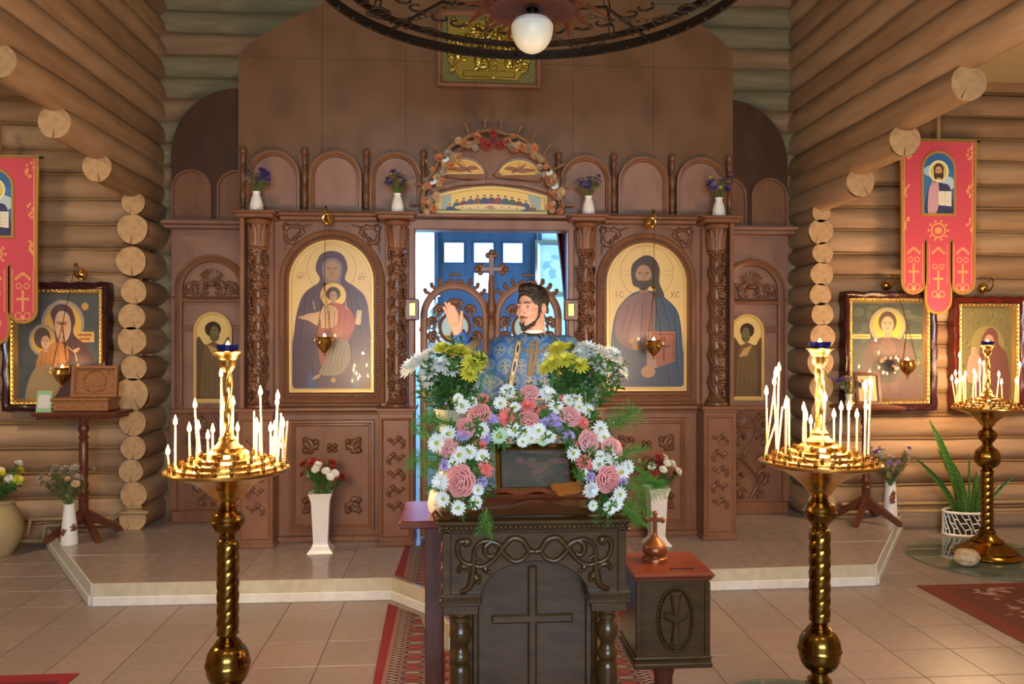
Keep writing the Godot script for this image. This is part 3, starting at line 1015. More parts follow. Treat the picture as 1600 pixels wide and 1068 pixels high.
	for k in 7:
		var a := PI / 2 + (k - 3) * 0.36
		vol(tymp, [Vector2(0, 0.14), Vector2(cos(a) * 0.04, 0.14 + sin(a) * 0.05), Vector2(cos(a) * 0.07, 0.14 + sin(a) * 0.085)], 0.006, 0.008, 0.004, 0.6, 0.014)
	vol(tymp, [Vector2(-0.21, 0.012), Vector2(0.21, 0.012)], 0.01, 0.01, 0, 0.8)
	var tympm := tymp.done()
	var low := MB.new()
	for e in [-1.0, 1.0]:
		for q in [[0.05, 0.72, 0.5, 5.0, 0.17], [0.1, 0.5, 1.0, -4.6, 0.16], [0.06, 0.36, 0.4, 5.0, 0.15], [0.1, 0.16, 1.2, -4.6, 0.17], [0.03, 0.1, 0.9, 4.8, 0.12], [0.15, 0.62, 1.4, 4.4, 0.11]]:
			acanthus(low, Vector2(e * q[0], q[1]), PI / 2 - e * q[2], -e * q[3], q[4], 0.0, 3)
	vol(low, curve([Vector2(0, 0.04), Vector2(0.07, 0.2), Vector2(-0.06, 0.4), Vector2(0.05, 0.6), Vector2(0, 0.78)]).map(func(v): return Vector2(v.x, v.y)), 0.016, 0.01, 0, 0.7)
	for k in 9:
		var a := PI / 2 + (k - 4) * 0.4
		vol(low, [Vector2(-0.08, 0.66), Vector2(-0.08 + cos(a) * 0.05, 0.66 + sin(a) * 0.05), Vector2(-0.08 + cos(a) * 0.085, 0.66 + sin(a) * 0.085)], 0.006, 0.008, 0.006, 0.6, 0.016)
	var lowm := low.done()
	for s in [-1.0, 1.0]:
		var z := -0.7
		mb = MB.new(); mb.at(o)
		mb.box(Vector3(s * 2.22, 1.82, z), Vector3(0.82, 1.5, 0.04))
		var w := obj(mb, "wing_board", M.woodpale, t)
		mb = MB.new(); mb.at(o)
		mb.box(Vector3(s * 2.22, 0.6, z), Vector3(0.8, 0.92, 0.05))
		mb.box(Vector3(s * 2.605, 0.645, z + 0.031), Vector3(0.06, 0.8, 0.05), 0.006)
		mb.box(Vector3(s * 2.22, 0.19, z + 0.03), Vector3(0.8, 0.1, 0.05), 0.006)
		mb.box(Vector3(s * 2.22, 1.065, z + 0.04), Vector3(0.82, 0.04, 0.09), 0.008)
		obj(mb, "wing_base", M.wood, t)
		mi(lowm, "openwork_carving", M.carve, w, Vector3(s * 2.29, 0.1, z + 0.045))
		mb = MB.new(); mb.at(o)
		for q in [[2.585, 0.03, 0.14], [2.615, 0.03, 0.18], [2.64, 0.02, 0.12]]: mb.box(Vector3(s * 2.22, q[0], z + q[2] / 2 - 0.02), Vector3(0.84 + q[2] * 0.3, q[1], q[2]), 0.008)
		obj(mb, "wing_cornice", M.woodpale, t)
		mb = MB.new(); mb.at(o)
		mb.prism(arched(s * 2.1, 0.54, 2.64, 3.2, 24, 0.56), z - 0.03, z - 0.005, 0.003, true)
		obj(mb, "wing_top_board", M.darkboard, t)
		for x in [2.47, 2.1]:
			mb = MB.new(); mb.at(o)
			mb.mould(arched(s * x, 0.155, 2.655, 2.91, 16), true, [Vector2(0.01, 0), Vector2(0.008, 0.025), Vector2(-0.01, 0.025), Vector2(-0.014, 0.0)], z - 0.004)
			var nf := obj(mb, "niche_frame", M.wood, t)
			mb = MB.new(); mb.at(o)
			mb.prism(arched(s * x, 0.15, 2.66, 2.91, 16), z - 0.006, z + 0.002)
			obj(mb, "niche_panel", M.wood, nf)
		# shrine: arch moulding, carved lunette, recess bars
		mb = MB.new(); mb.at(o)
		mb.mould([Vector2(s * 2.3 + 0.26, 1.1)] + arc(s * 2.3, 2.07, 0.26, 0, PI, 22) + [Vector2(s * 2.3 - 0.26, 1.1)], false, [Vector2(0.03, 0), Vector2(0.028, 0.045), Vector2(0.01, 0.055), Vector2(-0.005, 0.04), Vector2(-0.025, 0.03), Vector2(-0.03, 0.0)], z + 0.02)
		mb.box(Vector3(s * 2.3, 1.98, z + 0.035), Vector3(0.49, 0.025, 0.05), 0.006)
		mb.box(Vector3(s * 2.3, 1.75, z + 0.03), Vector3(0.48, 0.05, 0.015), 0.003)
		obj(mb, "shrine_arch", M.wood, w)
		mi(tympm, "lunette_carving", M.carve, w, Vector3(s * 2.3, 1.99 - 0.14, z + 0.03), Basis().scaled(Vector3(1.5, 1.15, 1.3)))

func royal_doors() -> void:
	for s in [-1.0, 1.0]:
		var t := thing("royal_door_leaf", Vector3(CX + s * 0.565, 0.15, -6.03), "openwork carved %s leaf of the royal doors with a round icon" % ["left", "right"][int(s > 0)], "door", "royal door leaves")
		# local x runs from the jamb (0) to the meeting post
		var cx: float = -s * 0.285
		var mb := MB.new()
		var z := 0.0
		var outp := arched(cx, 0.265, 0.0, 1.68, 24)
		mb.mould(outp, true, [Vector2(0, -0.02), Vector2(0, 0.02), Vector2(-0.01, 0.026), Vector2(-0.045, 0.026), Vector2(-0.055, 0.015), Vector2(-0.055, -0.02), Vector2(0, -0.02)])
		for y in [0.55, 1.1]: mb.box(Vector3(cx, y, 0.0), Vector3(0.45, 0.05, 0.036), 0.006)
		obj(mb, "leaf_frame", M.wood, t)
		# crest over the arch
		mb = MB.new()
		for e in [-1.0, 1.0]:
			acanthus(mb, Vector2(cx + e * 0.01, 1.95), PI / 2 - e * 1.0, -e * 4.0, 0.09, 0.0, 2, 1.9)
			for k in 3:
				var a: float = PI / 2 - e * (0.35 + k * 0.22)
				var p: Vector2 = Vector2(cx, 1.68) + Vector2(cos(a), sin(a)) * 0.268
				acanthus(mb, p, a - e * 1.2, e * 2.2, 0.085, 0.0, 2, 1.9)
		vol(mb, [Vector2(cx - 0.05, 2.0), Vector2(cx, 2.008), Vector2(cx + 0.05, 2.0)], 0.008, 0.008, 0, 0.8, 0.014)
		obj(mb, "crest_carving", M.carve, t)
		# open vine work
		mb = MB.new()
		# leaves curl from a ring about the round icon, and from two more rings in the panels below
		for q in [[1.6, 0.185, 10], [0.82, 0.17, 9], [0.28, 0.17, 9]]:
			for k in q[2]:
				var a: float = PI / 2 + TAU * (k + 0.5) / q[2]
				var e := 1.0 if cos(a) > 0 else -1.0
				acanthus(mb, Vector2(cx + cos(a) * q[1], q[0] + sin(a) * q[1]), a + e * 0.7, e * 3.9, 0.115, 0.0, 3, 1.7)
				acanthus(mb, Vector2(cx + cos(a) * (q[1] - 0.03), q[0] + sin(a) * (q[1] - 0.03)), a + PI - e * 0.9, -e * 3.4, 0.06, 0.0, 2, 1.9)
		for e in [-1.0, 1.0]:
			for q in [[0.04, 1.34, 0.5, 4.4, 0.14], [0.15, 1.22, 0.9, -4.4, 0.13], [0.06, 1.16, 1.2, 4.2, 0.1]]:
				acanthus(mb, Vector2(cx + e * q[0], q[1]), PI / 2 - e * q[2], e * q[3], q[4], 0.0, 3, 1.7)
		for q in [[1.1, 1.45], [0.55, 1.1], [0.05, 0.55]]: vol(mb, [Vector2(cx, q[0]), Vector2(cx, q[1])], 0.012, 0.012, 0, 0.8)
		for e in [-1.0, 1.0]:
			vol(mb, arc(cx, 1.6, 0.16, PI / 2 - e * 0.2, PI / 2 - e * 2.9, 18), 0.008, 0.008, -0.004, 0.8)
			for q in [0.82, 0.28]: vol(mb, arc(cx, q, 0.19, PI / 2, PI / 2 - e * PI, 16), 0.01, 0.01, -0.004, 0.8)
		obj(mb, "openwork_carving", M.carve, t)
		# round icon
		mb = MB.new()
		mb.mould(arc(cx, 1.6, 0.115, 0, TAU - TAU / 28, 27), true, [Vector2(0.012, -0.012), Vector2(0.012, 0.02), Vector2(0, 0.026), Vector2(-0.012, 0.018), Vector2(-0.012, -0.012)])
		var fr := obj(mb, "medallion_frame", M.carve, t)
		mb = MB.new()
		mb.prism(arc(cx, 1.6, 0.112, 0, TAU - TAU / 28, 27), -0.012, 0.008)
		obj(mb, "medallion_icon", pm(roundel_pic()), fr)
		if s > 0:
			# meeting post with turned shaft and budded cross
			var px := -0.565
			mb = MB.new()
			mb.lathe([Vector2(0.03, 0), Vector2(0.03, 1.3)], 12, Vector3(px, 0, 0.035), 1.0, 0.7)
			mb.lathe([Vector2(0.022, 1.66), Vector2(0.034, 1.675), Vector2(0.022, 1.69), Vector2(0.034, 1.71), Vector2(0.036, 1.76), Vector2(0.028, 1.82), Vector2(0.026, 1.95), Vector2(0.02, 2.0)], 14, Vector3(px, 0, 0.035))
			var rows := []
			for k in 26: rows.append(Vector2(0.026, 1.3 + 0.36 * k / 25))
			mb.lathe(rows, 20, Vector3(px, 0, 0.035), 1, 1, 0.14, 4, 26.0)
			var post := obj(mb, "meeting_post", M.carve, t)
			mb = MB.new()
			var cy := 2.045
			mb.box(Vector3(px, 2.02, 0.04), Vector3(0.042, 0.26, 0.026), 0.006)
			mb.box(Vector3(px, cy, 0.04), Vector3(0.17, 0.042, 0.029), 0.006)
			for d in [Vector2(0, 1), Vector2(1, 0), Vector2(-1, 0)]:
				var e: Vector2 = Vector2(px, cy) + d * (0.085 if d.y == 0 else 0.105)
				var sd := Vector2(-d.y, d.x)
				for q in [e + d * 0.026, e + sd * 0.026, e - sd * 0.026]: mb.ball(Vector3(q.x, q.y, 0.04), Vector3(0.024, 0.024, 0.016), 10, 6)
			obj(mb, "door_cross", M.carve, post)
# ---------- painted pictures
func pm(p: Pic, rough := 0.45) -> StandardMaterial3D:
	var m := mat(Color.WHITE, rough)
	m.albedo_texture = p.tex()
	return m
func roundel_pic() -> Pic:
	var p := Pic.new(128, 128, C("9fc3cf"))
	p.poly([Vector2(0, 0.75), Vector2(1, 0.75), Vector2(1, 1), Vector2(0, 1)], C("c9a13a"))
	p.oval(0.55, 0.45, 0.13, 0.13, C("d9b863"))
	p.oval(0.55, 0.45, 0.08, 0.09, C("7a4a30"))
	p.smooth([Vector2(0.35, 0.8), Vector2(0.42, 0.58), Vector2(0.55, 0.53), Vector2(0.7, 0.58), Vector2(0.76, 0.8)], C("6b3a3a"))
	return p
func face_pic(p: Pic, x: float, y: float, s: float, skin: Color, hair: Color, beard: bool, asp: float) -> void:
	# s = half height of the head; asp = width over height of the picture
	var w := s / asp
	p.oval(x, y, w * 0.72, s, skin)
	p.poly([Vector2(x - w * 0.3, y + s * 0.6), Vector2(x + w * 0.3, y + s * 0.6), Vector2(x + w * 0.38, y + s * 1.5), Vector2(x - w * 0.38, y + s * 1.5)], skin.darkened(0.12))
	p.oval(x, y, w * 0.68, s * 0.95, skin)
	if beard:
		p.smooth([Vector2(x - w * 0.68, y + s * 0.1), Vector2(x - w * 0.42, y + s * 0.42), Vector2(x, y + s * 0.3), Vector2(x + w * 0.42, y + s * 0.42), Vector2(x + w * 0.68, y + s * 0.1), Vector2(x + w * 0.5, y + s * 1.0), Vector2(x, y + s * 1.3), Vector2(x - w * 0.5, y + s * 1.0)], hair)
		p.oval(x, y + s * 0.25, w * 0.36, s * 0.24, skin)
	for e in [-1.0, 1.0]:
		p.line([Vector2(x + e * w * 0.52, y - s * 0.22), Vector2(x + e * w * 0.3, y - s * 0.32), Vector2(x + e * w * 0.1, y - s * 0.24)], s * 0.07, hair)
		p.oval(x + e * w * 0.3, y - s * 0.1, w * 0.15, s * 0.065, C("efe3cf"))
		p.oval(x + e * w * 0.3, y - s * 0.1, w * 0.07, s * 0.065, C("22160f"))
		p.line([Vector2(x + e * w * 0.46, y - s * 0.14), Vector2(x + e * w * 0.14, y - s * 0.14)], s * 0.04, hair.darkened(0.3))
	p.line([Vector2(x + w * 0.04, y - s * 0.2), Vector2(x + w * 0.07, y + s * 0.22), Vector2(x - w * 0.06, y + s * 0.25)], s * 0.06, skin.darkened(0.35))
	p.line([Vector2(x - w * 0.17, y + s * 0.45), Vector2(x + w * 0.17, y + s * 0.45)], s * 0.08, C("8e4a3c"))
func hand_pic(p: Pic, x: float, y: float, s: float, a: float, skin: Color, asp: float) -> void:
	p.oval(x, y, s * 0.5 / asp, s * 0.6, skin, 0.0)
	for k in 4:
		var aa := a + (k - 1.5) * 0.16
		p.line([Vector2(x, y), Vector2(x + cos(aa) * s * 1.5 / asp, y + sin(aa) * s * 1.5)], s * 0.24, skin)
	p.line([Vector2(x, y), Vector2(x + cos(a + 0.8) * s / asp, y + sin(a + 0.8) * s)], s * 0.26, skin)
func letters(p: Pic, s: String, x: float, y: float, h: float, asp: float, c: Color) -> void:
	var st := {"M": [[0, 1, 0, 0, .5, .6, 1, 0, 1, 1]], "P": [[0, 1, 0, 0, .8, 0, .9, .25, .8, .5, 0, .5]], "O": [[.5, 0, 0, .3, 0, .7, .5, 1, 1, .7, 1, .3, .5, 0], [.1, .5, .9, .5]], "Y": [[0, 0, .5, .5, 1, 0], [.5, .5, .5, 1]], "I": [[.5, 0, .5, 1]], "C": [[1, .15, .5, 0, 0, .3, 0, .7, .5, 1, 1, .85]], "X": [[0, 0, 1, 1], [1, 0, 0, 1]], "-": [[0, .0, 1, .0]]}
	for ch in s:
		if st.has(ch):
			for l in st[ch]:
				var q := []
				for i in range(0, l.size(), 2): q.append(Vector2(x + l[i] * h * 0.6 / asp, y + l[i + 1] * h))
				p.line(q, h * 0.12, c)
		x += h * 0.85 / asp
func mother_pic() -> Pic:
	var asp := 0.63 / 1.16
	var p := Pic.new(384, 704, C("d9bd7c"))
	p.ring(0.5, 0.19, 0.29, 0.29 * asp, 0.004, C("a98a4c"))
	p.ring(0.5, 0.5, 0.49, 0.49, 0.003, C("c7a862"))
	letters(p, "MP", 0.1, 0.235, 0.028, asp, C("8a6a45")); letters(p, "OY", 0.82, 0.235, 0.028, asp, C("8a6a45"))
	p.line([Vector2(0.1, 0.222), Vector2(0.19, 0.222)], 0.003, C("8a6a45")); p.line([Vector2(0.82, 0.222), Vector2(0.91, 0.222)], 0.003, C("8a6a45"))
	var robe := C("45263f")
	p.smooth([Vector2(0.5, 0.075), Vector2(0.63, 0.1), Vector2(0.69, 0.18), Vector2(0.66, 0.26), Vector2(0.78, 0.31), Vector2(0.9, 0.38), Vector2(0.95, 0.55), Vector2(0.95, 0.975), Vector2(0.06, 0.975), Vector2(0.06, 0.6), Vector2(0.12, 0.42), Vector2(0.2, 0.34), Vector2(0.36, 0.27), Vector2(0.31, 0.19), Vector2(0.37, 0.1)], robe)
	for q in [[0.2, 0.36, 0.13, 0.7], [0.8, 0.36, 0.88, 0.75], [0.3, 0.32, 0.28, 0.5], [0.7, 0.32, 0.76, 0.5], [0.72, 0.62, 0.76, 0.93], [0.3, 0.6, 0.28, 0.9]]:
		p.line([Vector2(q[0], q[1]), Vector2(q[2], q[3])], 0.006, robe.darkened(0.4))
		p.line([Vector2(q[0] + 0.02, q[1]), Vector2(q[2] + 0.02, q[3])], 0.004, robe.lightened(0.12))
	p.poly([Vector2(0.2, 0.975), Vector2(0.24, 0.84), Vector2(0.34, 0.975)], C("2d4a73")); p.poly([Vector2(0.7, 0.975), Vector2(0.76, 0.84), Vector2(0.86, 0.975)], C("2b4468"))
	p.smooth([Vector2(0.5, 0.12), Vector2(0.61, 0.15), Vector2(0.62, 0.22), Vector2(0.58, 0.31), Vector2(0.5, 0.33), Vector2(0.43, 0.3), Vector2(0.39, 0.22), Vector2(0.4, 0.15)], C("7b6a74"))
	face_pic(p, 0.505, 0.205, 0.068, C("a8825a"), C("4a2f22"), false, asp)
	# child
	p.oval(0.52, 0.365, 0.15, 0.15 * asp, C("dcbb6a"))
	p.ring(0.52, 0.365, 0.15, 0.15 * asp, 0.004, C("b4914e"))
	p.smooth([Vector2(0.44, 0.43), Vector2(0.6, 0.42), Vector2(0.72, 0.46), Vector2(0.78, 0.55), Vector2(0.7, 0.66), Vector2(0.66, 0.78), Vector2(0.46, 0.84), Vector2(0.36, 0.8), Vector2(0.34, 0.6)], C("9c4a38"))
	p.smooth([Vector2(0.42, 0.43), Vector2(0.56, 0.45), Vector2(0.55, 0.56), Vector2(0.4, 0.58), Vector2(0.22, 0.53), Vector2(0.14, 0.52), Vector2(0.2, 0.49), Vector2(0.36, 0.47)], C("b7986a"))
	p.smooth([Vector2(0.5, 0.68), Vector2(0.68, 0.66), Vector2(0.72, 0.78), Vector2(0.6, 0.88), Vector2(0.36, 0.88), Vector2(0.42, 0.8)], C("8f7f63"))
	for k in 5: p.line([Vector2(0.5 + k * 0.04, 0.69), Vector2(0.4 + k * 0.05, 0.87)], 0.004, C("5d4c40"))
	for k in 4: p.line([Vector2(0.48 + k * 0.06, 0.47), Vector2(0.46 + k * 0.06, 0.62)], 0.004, C("6d2d28"))
	p.oval(0.52, 0.355, 0.085, 0.045, C("3a2418"))
	face_pic(p, 0.52, 0.37, 0.034, C("b48b60"), C("3a2418"), false, asp)
	hand_pic(p, 0.16, 0.51, 0.018, PI, C("b88f62"), asp)
	hand_pic(p, 0.8, 0.53, 0.02, 0.4, C("b88f62"), asp)
	p.poly([Vector2(0.8, 0.46), Vector2(0.86, 0.465), Vector2(0.84, 0.56), Vector2(0.78, 0.555)], C("c9b58a"))
	p.oval(0.32, 0.9, 0.05, 0.012, C("b88f62"), -0.3); p.oval(0.52, 0.92, 0.03, 0.018, C("b88f62"))
	p.oval(0.35, 0.6, 0.02, 0.08, C("7c3a30"), 0.2)
	for e in [0.28, 0.66]: p.line([Vector2(e, 0.4), Vector2(e + 0.02, 0.46)], 0.004, C("d9bd7c"))
	# pale lower edge of the panel
	p.poly([Vector2(0, 0.975), Vector2(1, 0.975), Vector2(1, 1), Vector2(0, 1)], C("d6b878"))
	return p
func saviour_pic() -> Pic:
	var asp := 0.61 / 1.15
	var p := Pic.new(384, 704, C("d9bd7c"))
	p.ring(0.5, 0.2, 0.33, 0.33 * asp, 0.004, C("a98a4c"))
	for q in [[0.46, 0.03, 0.46, 0.08], [0.54, 0.03, 0.54, 0.08], [0.18, 0.19, 0.28, 0.19], [0.18, 0.22, 0.28, 0.22], [0.72, 0.19, 0.82, 0.19], [0.72, 0.22, 0.82, 0.22]]: p.line([Vector2(q[0], q[1]), Vector2(q[2], q[3])], 0.003, C("a98a4c"))
	letters(p, "IC", 0.1, 0.33, 0.04, asp, C("8a6a45")); letters(p, "XC", 0.8, 0.33, 0.04, asp, C("8a6a45"))
	var blue := C("26405e")
	p.smooth([Vector2(0.38, 0.33), Vector2(0.6, 0.33), Vector2(0.75, 0.38), Vector2(0.9, 0.48), Vector2(0.95, 0.7), Vector2(0.94, 0.972), Vector2(0.07, 0.972), Vector2(0.05, 0.72), Vector2(0.1, 0.5), Vector2(0.22, 0.39)], blue)
	p.smooth([Vector2(0.4, 0.34), Vector2(0.58, 0.35), Vector2(0.6, 0.5), Vector2(0.55, 0.7), Vector2(0.3, 0.72), Vector2(0.12, 0.64), Vector2(0.12, 0.5), Vector2(0.22, 0.4)], C("7a5a5c"))
	for q in [[0.62, 0.36, 0.62, 0.58], [0.7, 0.38, 0.8, 0.58], [0.85, 0.5, 0.9, 0.9], [0.2, 0.75, 0.3, 0.95], [0.5, 0.85, 0.6, 0.95], [0.75, 0.83, 0.8, 0.95]]:
		p.line([Vector2(q[0], q[1]), Vector2(q[2], q[3])], 0.006, blue.darkened(0.45)); p.line([Vector2(q[0] + 0.025, q[1]), Vector2(q[2] + 0.025, q[3])], 0.004, blue.lightened(0.15))
	for q in [[0.36, 0.4, 0.26, 0.62], [0.45, 0.4, 0.42, 0.68], [0.28, 0.42, 0.18, 0.6]]: p.line([Vector2(q[0], q[1]), Vector2(q[2], q[3])], 0.006, C("553a40"))
	# hair and head
	p.smooth([Vector2(0.46, 0.09), Vector2(0.58, 0.1), Vector2(0.66, 0.17), Vector2(0.66, 0.27), Vector2(0.72, 0.36), Vector2(0.62, 0.37), Vector2(0.58, 0.3), Vector2(0.36, 0.3), Vector2(0.31, 0.24), Vector2(0.32, 0.15)], C("38241a"))
	face_pic(p, 0.46, 0.225, 0.075, C("a8835c"), C("3a261b"), true, asp)
	# book
	p.poly([Vector2(0.56, 0.6), Vector2(0.86, 0.6), Vector2(0.85, 0.8), Vector2(0.62, 0.845)], C("9a5440"))
	p.poly([Vector2(0.5, 0.6), Vector2(0.57, 0.6), Vector2(0.63, 0.845), Vector2(0.5, 0.84)], C("a98276"))
	p.line([Vector2(0.72, 0.63), Vector2(0.715, 0.8)], 0.01, C("4a2a22")); p.line([Vector2(0.64, 0.7), Vector2(0.8, 0.7)], 0.01, C("4a2a22"))
	p.line([Vector2(0.58, 0.615), Vector2(0.84, 0.615), Vector2(0.83, 0.78)], 0.006, C("5d3428"))
	hand_pic(p, 0.36, 0.7, 0.04, -2.2, C("b0814f"), asp)
	p.oval(0.52, 0.87, 0.09, 0.04, C("ad8355"))
	p.poly([Vector2(0, 0.972), Vector2(1, 0.972), Vector2(1, 1), Vector2(0, 1)], C("d6b878"))
	return p
func angel_pic(flip: bool) -> Pic:
	var asp := 0.31 / 0.74
	var p := Pic.new(192, 448, C("d4b877"))
	var f := func(x): return 1.0 - x if flip else x
	p.smooth([Vector2(0.08, 0.3), Vector2(0.3, 0.36), Vector2(0.5, 0.33), Vector2(0.75, 0.36), Vector2(0.93, 0.3), Vector2(0.92, 0.95), Vector2(0.08, 0.95)], C("5a4530"))
	p.smooth([Vector2(0.3, 0.37), Vector2(0.7, 0.37), Vector2(0.8, 0.6), Vector2(0.75, 0.95), Vector2(0.2, 0.95), Vector2(0.22, 0.6)], C("6b5638"))
	p.poly([Vector2(f.call(0.35), 0.36), Vector2(f.call(0.6), 0.4), Vector2(f.call(0.75), 0.5), Vector2(f.call(0.5), 0.48)], C("b3925c"))
	p.oval(0.5, 0.19, 0.21, 0.085, C("3b2a1e"))
	p.oval(f.call(0.54), 0.26, 0.13, 0.07, C("5d5a36"))
	face_pic(p, f.call(0.54), 0.215, 0.062, C("6d6540"), C("33241a"), false, asp)
	for k in 4: p.line([Vector2(0.3 + k * 0.12, 0.5), Vector2(0.28 + k * 0.13, 0.94)], 0.005, C("4a3826"))
	p.poly([Vector2(0, 0.955), Vector2(1, 0.955), Vector2(1, 1), Vector2(0, 1)], C("d4b877"))
	return p
func supper_pic() -> Pic:
	var p := Pic.new(512, 144, C("dcc06a"))
	p.poly([Vector2(0, 0.86), Vector2(1, 0.86), Vector2(1, 1), Vector2(0, 1)], C("4a5a2c"))
	p.poly([Vector2(0.06, 0.25), Vector2(0.14, 0.2), Vector2(0.14, 0.8), Vector2(0.06, 0.85)], C("8fa3a0")); p.poly([Vector2(0.82, 0.22), Vector2(0.94, 0.22), Vector2(0.94, 0.85), Vector2(0.86, 0.85)], C("8fa3a0"))
	p.oval(0.49, 0.8, 0.36, 0.26, C("d6bb7c"))
	p.oval(0.49, 0.84, 0.36, 0.22, C("c4a766"))
	var cl := ["33456e", "2f5140", "6e3a2a", "3d4f74", "7a4a2c", "2d3f63", "5a3058", "7d3a2c", "35506b", "3f5a3a", "63352a", "33456e", "7a5630"]
	for i in 13:
		var f := i / 12.0
		var x := 0.13 + 0.74 * f
		var y := 0.62 - 0.26 * sin(PI * f)
		if i == 0 or i == 12: y = 0.7
		p.smooth([Vector2(x - 0.035, y + 0.32), Vector2(x - 0.03, y + 0.1), Vector2(x, y + 0.03), Vector2(x + 0.03, y + 0.1), Vector2(x + 0.035, y + 0.32)], C(cl[i]))
		p.oval(x, y - 0.03, 0.016 if i != 6 else 0.02, 0.07, C("e3c56a"))
		p.oval(x, y - 0.02, 0.011, 0.05, C("5a3623"))
		p.oval(x, y, 0.008, 0.03, C("b98a60"))
	p.oval(0.49, 0.78, 0.32, 0.14, C("dcc487"))
	p.oval(0.49, 0.76, 0.03, 0.06, C("b4783a"))
	for k in 8: p.oval(0.24 + 0.07 * k, 0.77 + 0.03 * sin(k * 2.0), 0.009, 0.022, C("8a6a3a"))
	return p
func bird_pic(flip: bool) -> Pic:
	var p := Pic.new(128, 64, C("d3a94e"))
	var f := func(x): return 1.0 - x if flip else x
	p.smooth([Vector2(f.call(0.1), 0.62), Vector2(f.call(0.35), 0.5), Vector2(f.call(0.5), 0.55), Vector2(f.call(0.7), 0.4), Vector2(f.call(0.92), 0.55), Vector2(f.call(0.6), 0.72), Vector2(f.call(0.4), 0.8)], C("8a5a3a"))
	p.poly([Vector2(f.call(0.45), 0.55), Vector2(f.call(0.3), 0.2), Vector2(f.call(0.58), 0.5)], C("7a4a30")); p.poly([Vector2(f.call(0.5), 0.6), Vector2(f.call(0.75), 0.95), Vector2(f.call(0.62), 0.6)], C("6b3f2a"))
	p.oval(f.call(0.5), 0.36, 0.06, 0.1, C("b98a50"))
	return p
func tender_pic() -> Pic:
	var asp := 0.74 / 0.9
	var p := Pic.new(448, 544, C("3c4247"))
	for k in 60:
		var q := Vector2(rnd(0, 1), rnd(0, 1))
		p.oval(q.x, q.y, rnd(0.03, 0.08), rnd(0.02, 0.06), C("3c4247").lerp(C("50565a"), rnd(0, 0.5)))
	p.oval(0.55, 0.28, 0.26, 0.22, C("a38f82")); p.oval(0.55, 0.29, 0.225, 0.19, C("d8ad42"))
	p.oval(0.31, 0.44, 0.17, 0.15, C("a38f82")); p.oval(0.31, 0.44, 0.14, 0.125, C("d0a43e"))
	for q in [[0.82, 0.12], [0.12, 0.14]]: p.oval(q[0], q[1], 0.045, 0.037, C("c99a48")); p.ring(q[0], q[1], 0.045, 0.037, 0.006, C("7d5a28"))
	p.poly([Vector2(0.7, 0.36), Vector2(0.93, 0.36), Vector2(0.93, 0.46), Vector2(0.7, 0.46)], C("d9b055")); p.line([Vector2(0.73, 0.39), Vector2(0.9, 0.39)], 0.02, C("a5562c")); p.line([Vector2(0.75, 0.43), Vector2(0.88, 0.43)], 0.02, C("a5562c"))
	p.smooth([Vector2(0.5, 0.1), Vector2(0.64, 0.13), Vector2(0.7, 0.25), Vector2(0.68, 0.38), Vector2(0.84, 0.5), Vector2(0.93, 0.65), Vector2(0.98, 1.02), Vector2(0.5, 1.02), Vector2(0.48, 0.6), Vector2(0.44, 0.3), Vector2(0.4, 0.18)], C("4a1f2c"))
	p.smooth([Vector2(0.5, 0.17), Vector2(0.61, 0.19), Vector2(0.65, 0.32), Vector2(0.6, 0.44), Vector2(0.5, 0.44), Vector2(0.45, 0.28)], C("c3ad92"))
	p.smooth([Vector2(0.36, 0.5), Vector2(0.52, 0.46), Vector2(0.62, 0.56), Vector2(0.56, 0.72), Vector2(0.3, 0.82), Vector2(0.22, 0.72), Vector2(0.26, 0.58)], C("b3743a"))
	for k in 5: p.line([Vector2(0.3 + k * 0.05, 0.54), Vector2(0.28 + k * 0.05, 0.76)], 0.006, C("7d4a26"))
	p.smooth([Vector2(0.2, 0.72), Vector2(0.45, 0.68), Vector2(0.55, 0.8), Vector2(0.4, 1.02), Vector2(0.1, 1.02)], C("a98a5c"))
	p.oval(0.3, 0.42, 0.1, 0.1, C("4a3222"))
	face_pic(p, 0.54, 0.3, 0.105, C("d3a582"), C("4a2c20"), false, asp)
	face_pic(p, 0.34, 0.46, 0.062, C("d6a985"), C("5a3a28"), false, asp)
	hand_pic(p, 0.7, 0.54, 0.03, -0.5, C("d3a582"), asp); hand_pic(p, 0.5, 0.72, 0.045, -2.3, C("d3a582"), asp)
	p.line([Vector2(0.6, 0.5), Vector2(0.7, 0.56), Vector2(0.72, 0.64)], 0.012, C("c39a4a")); p.line([Vector2(0.76, 0.72), Vector2(0.97, 0.78)], 0.05, C("c3a060"))
	return p
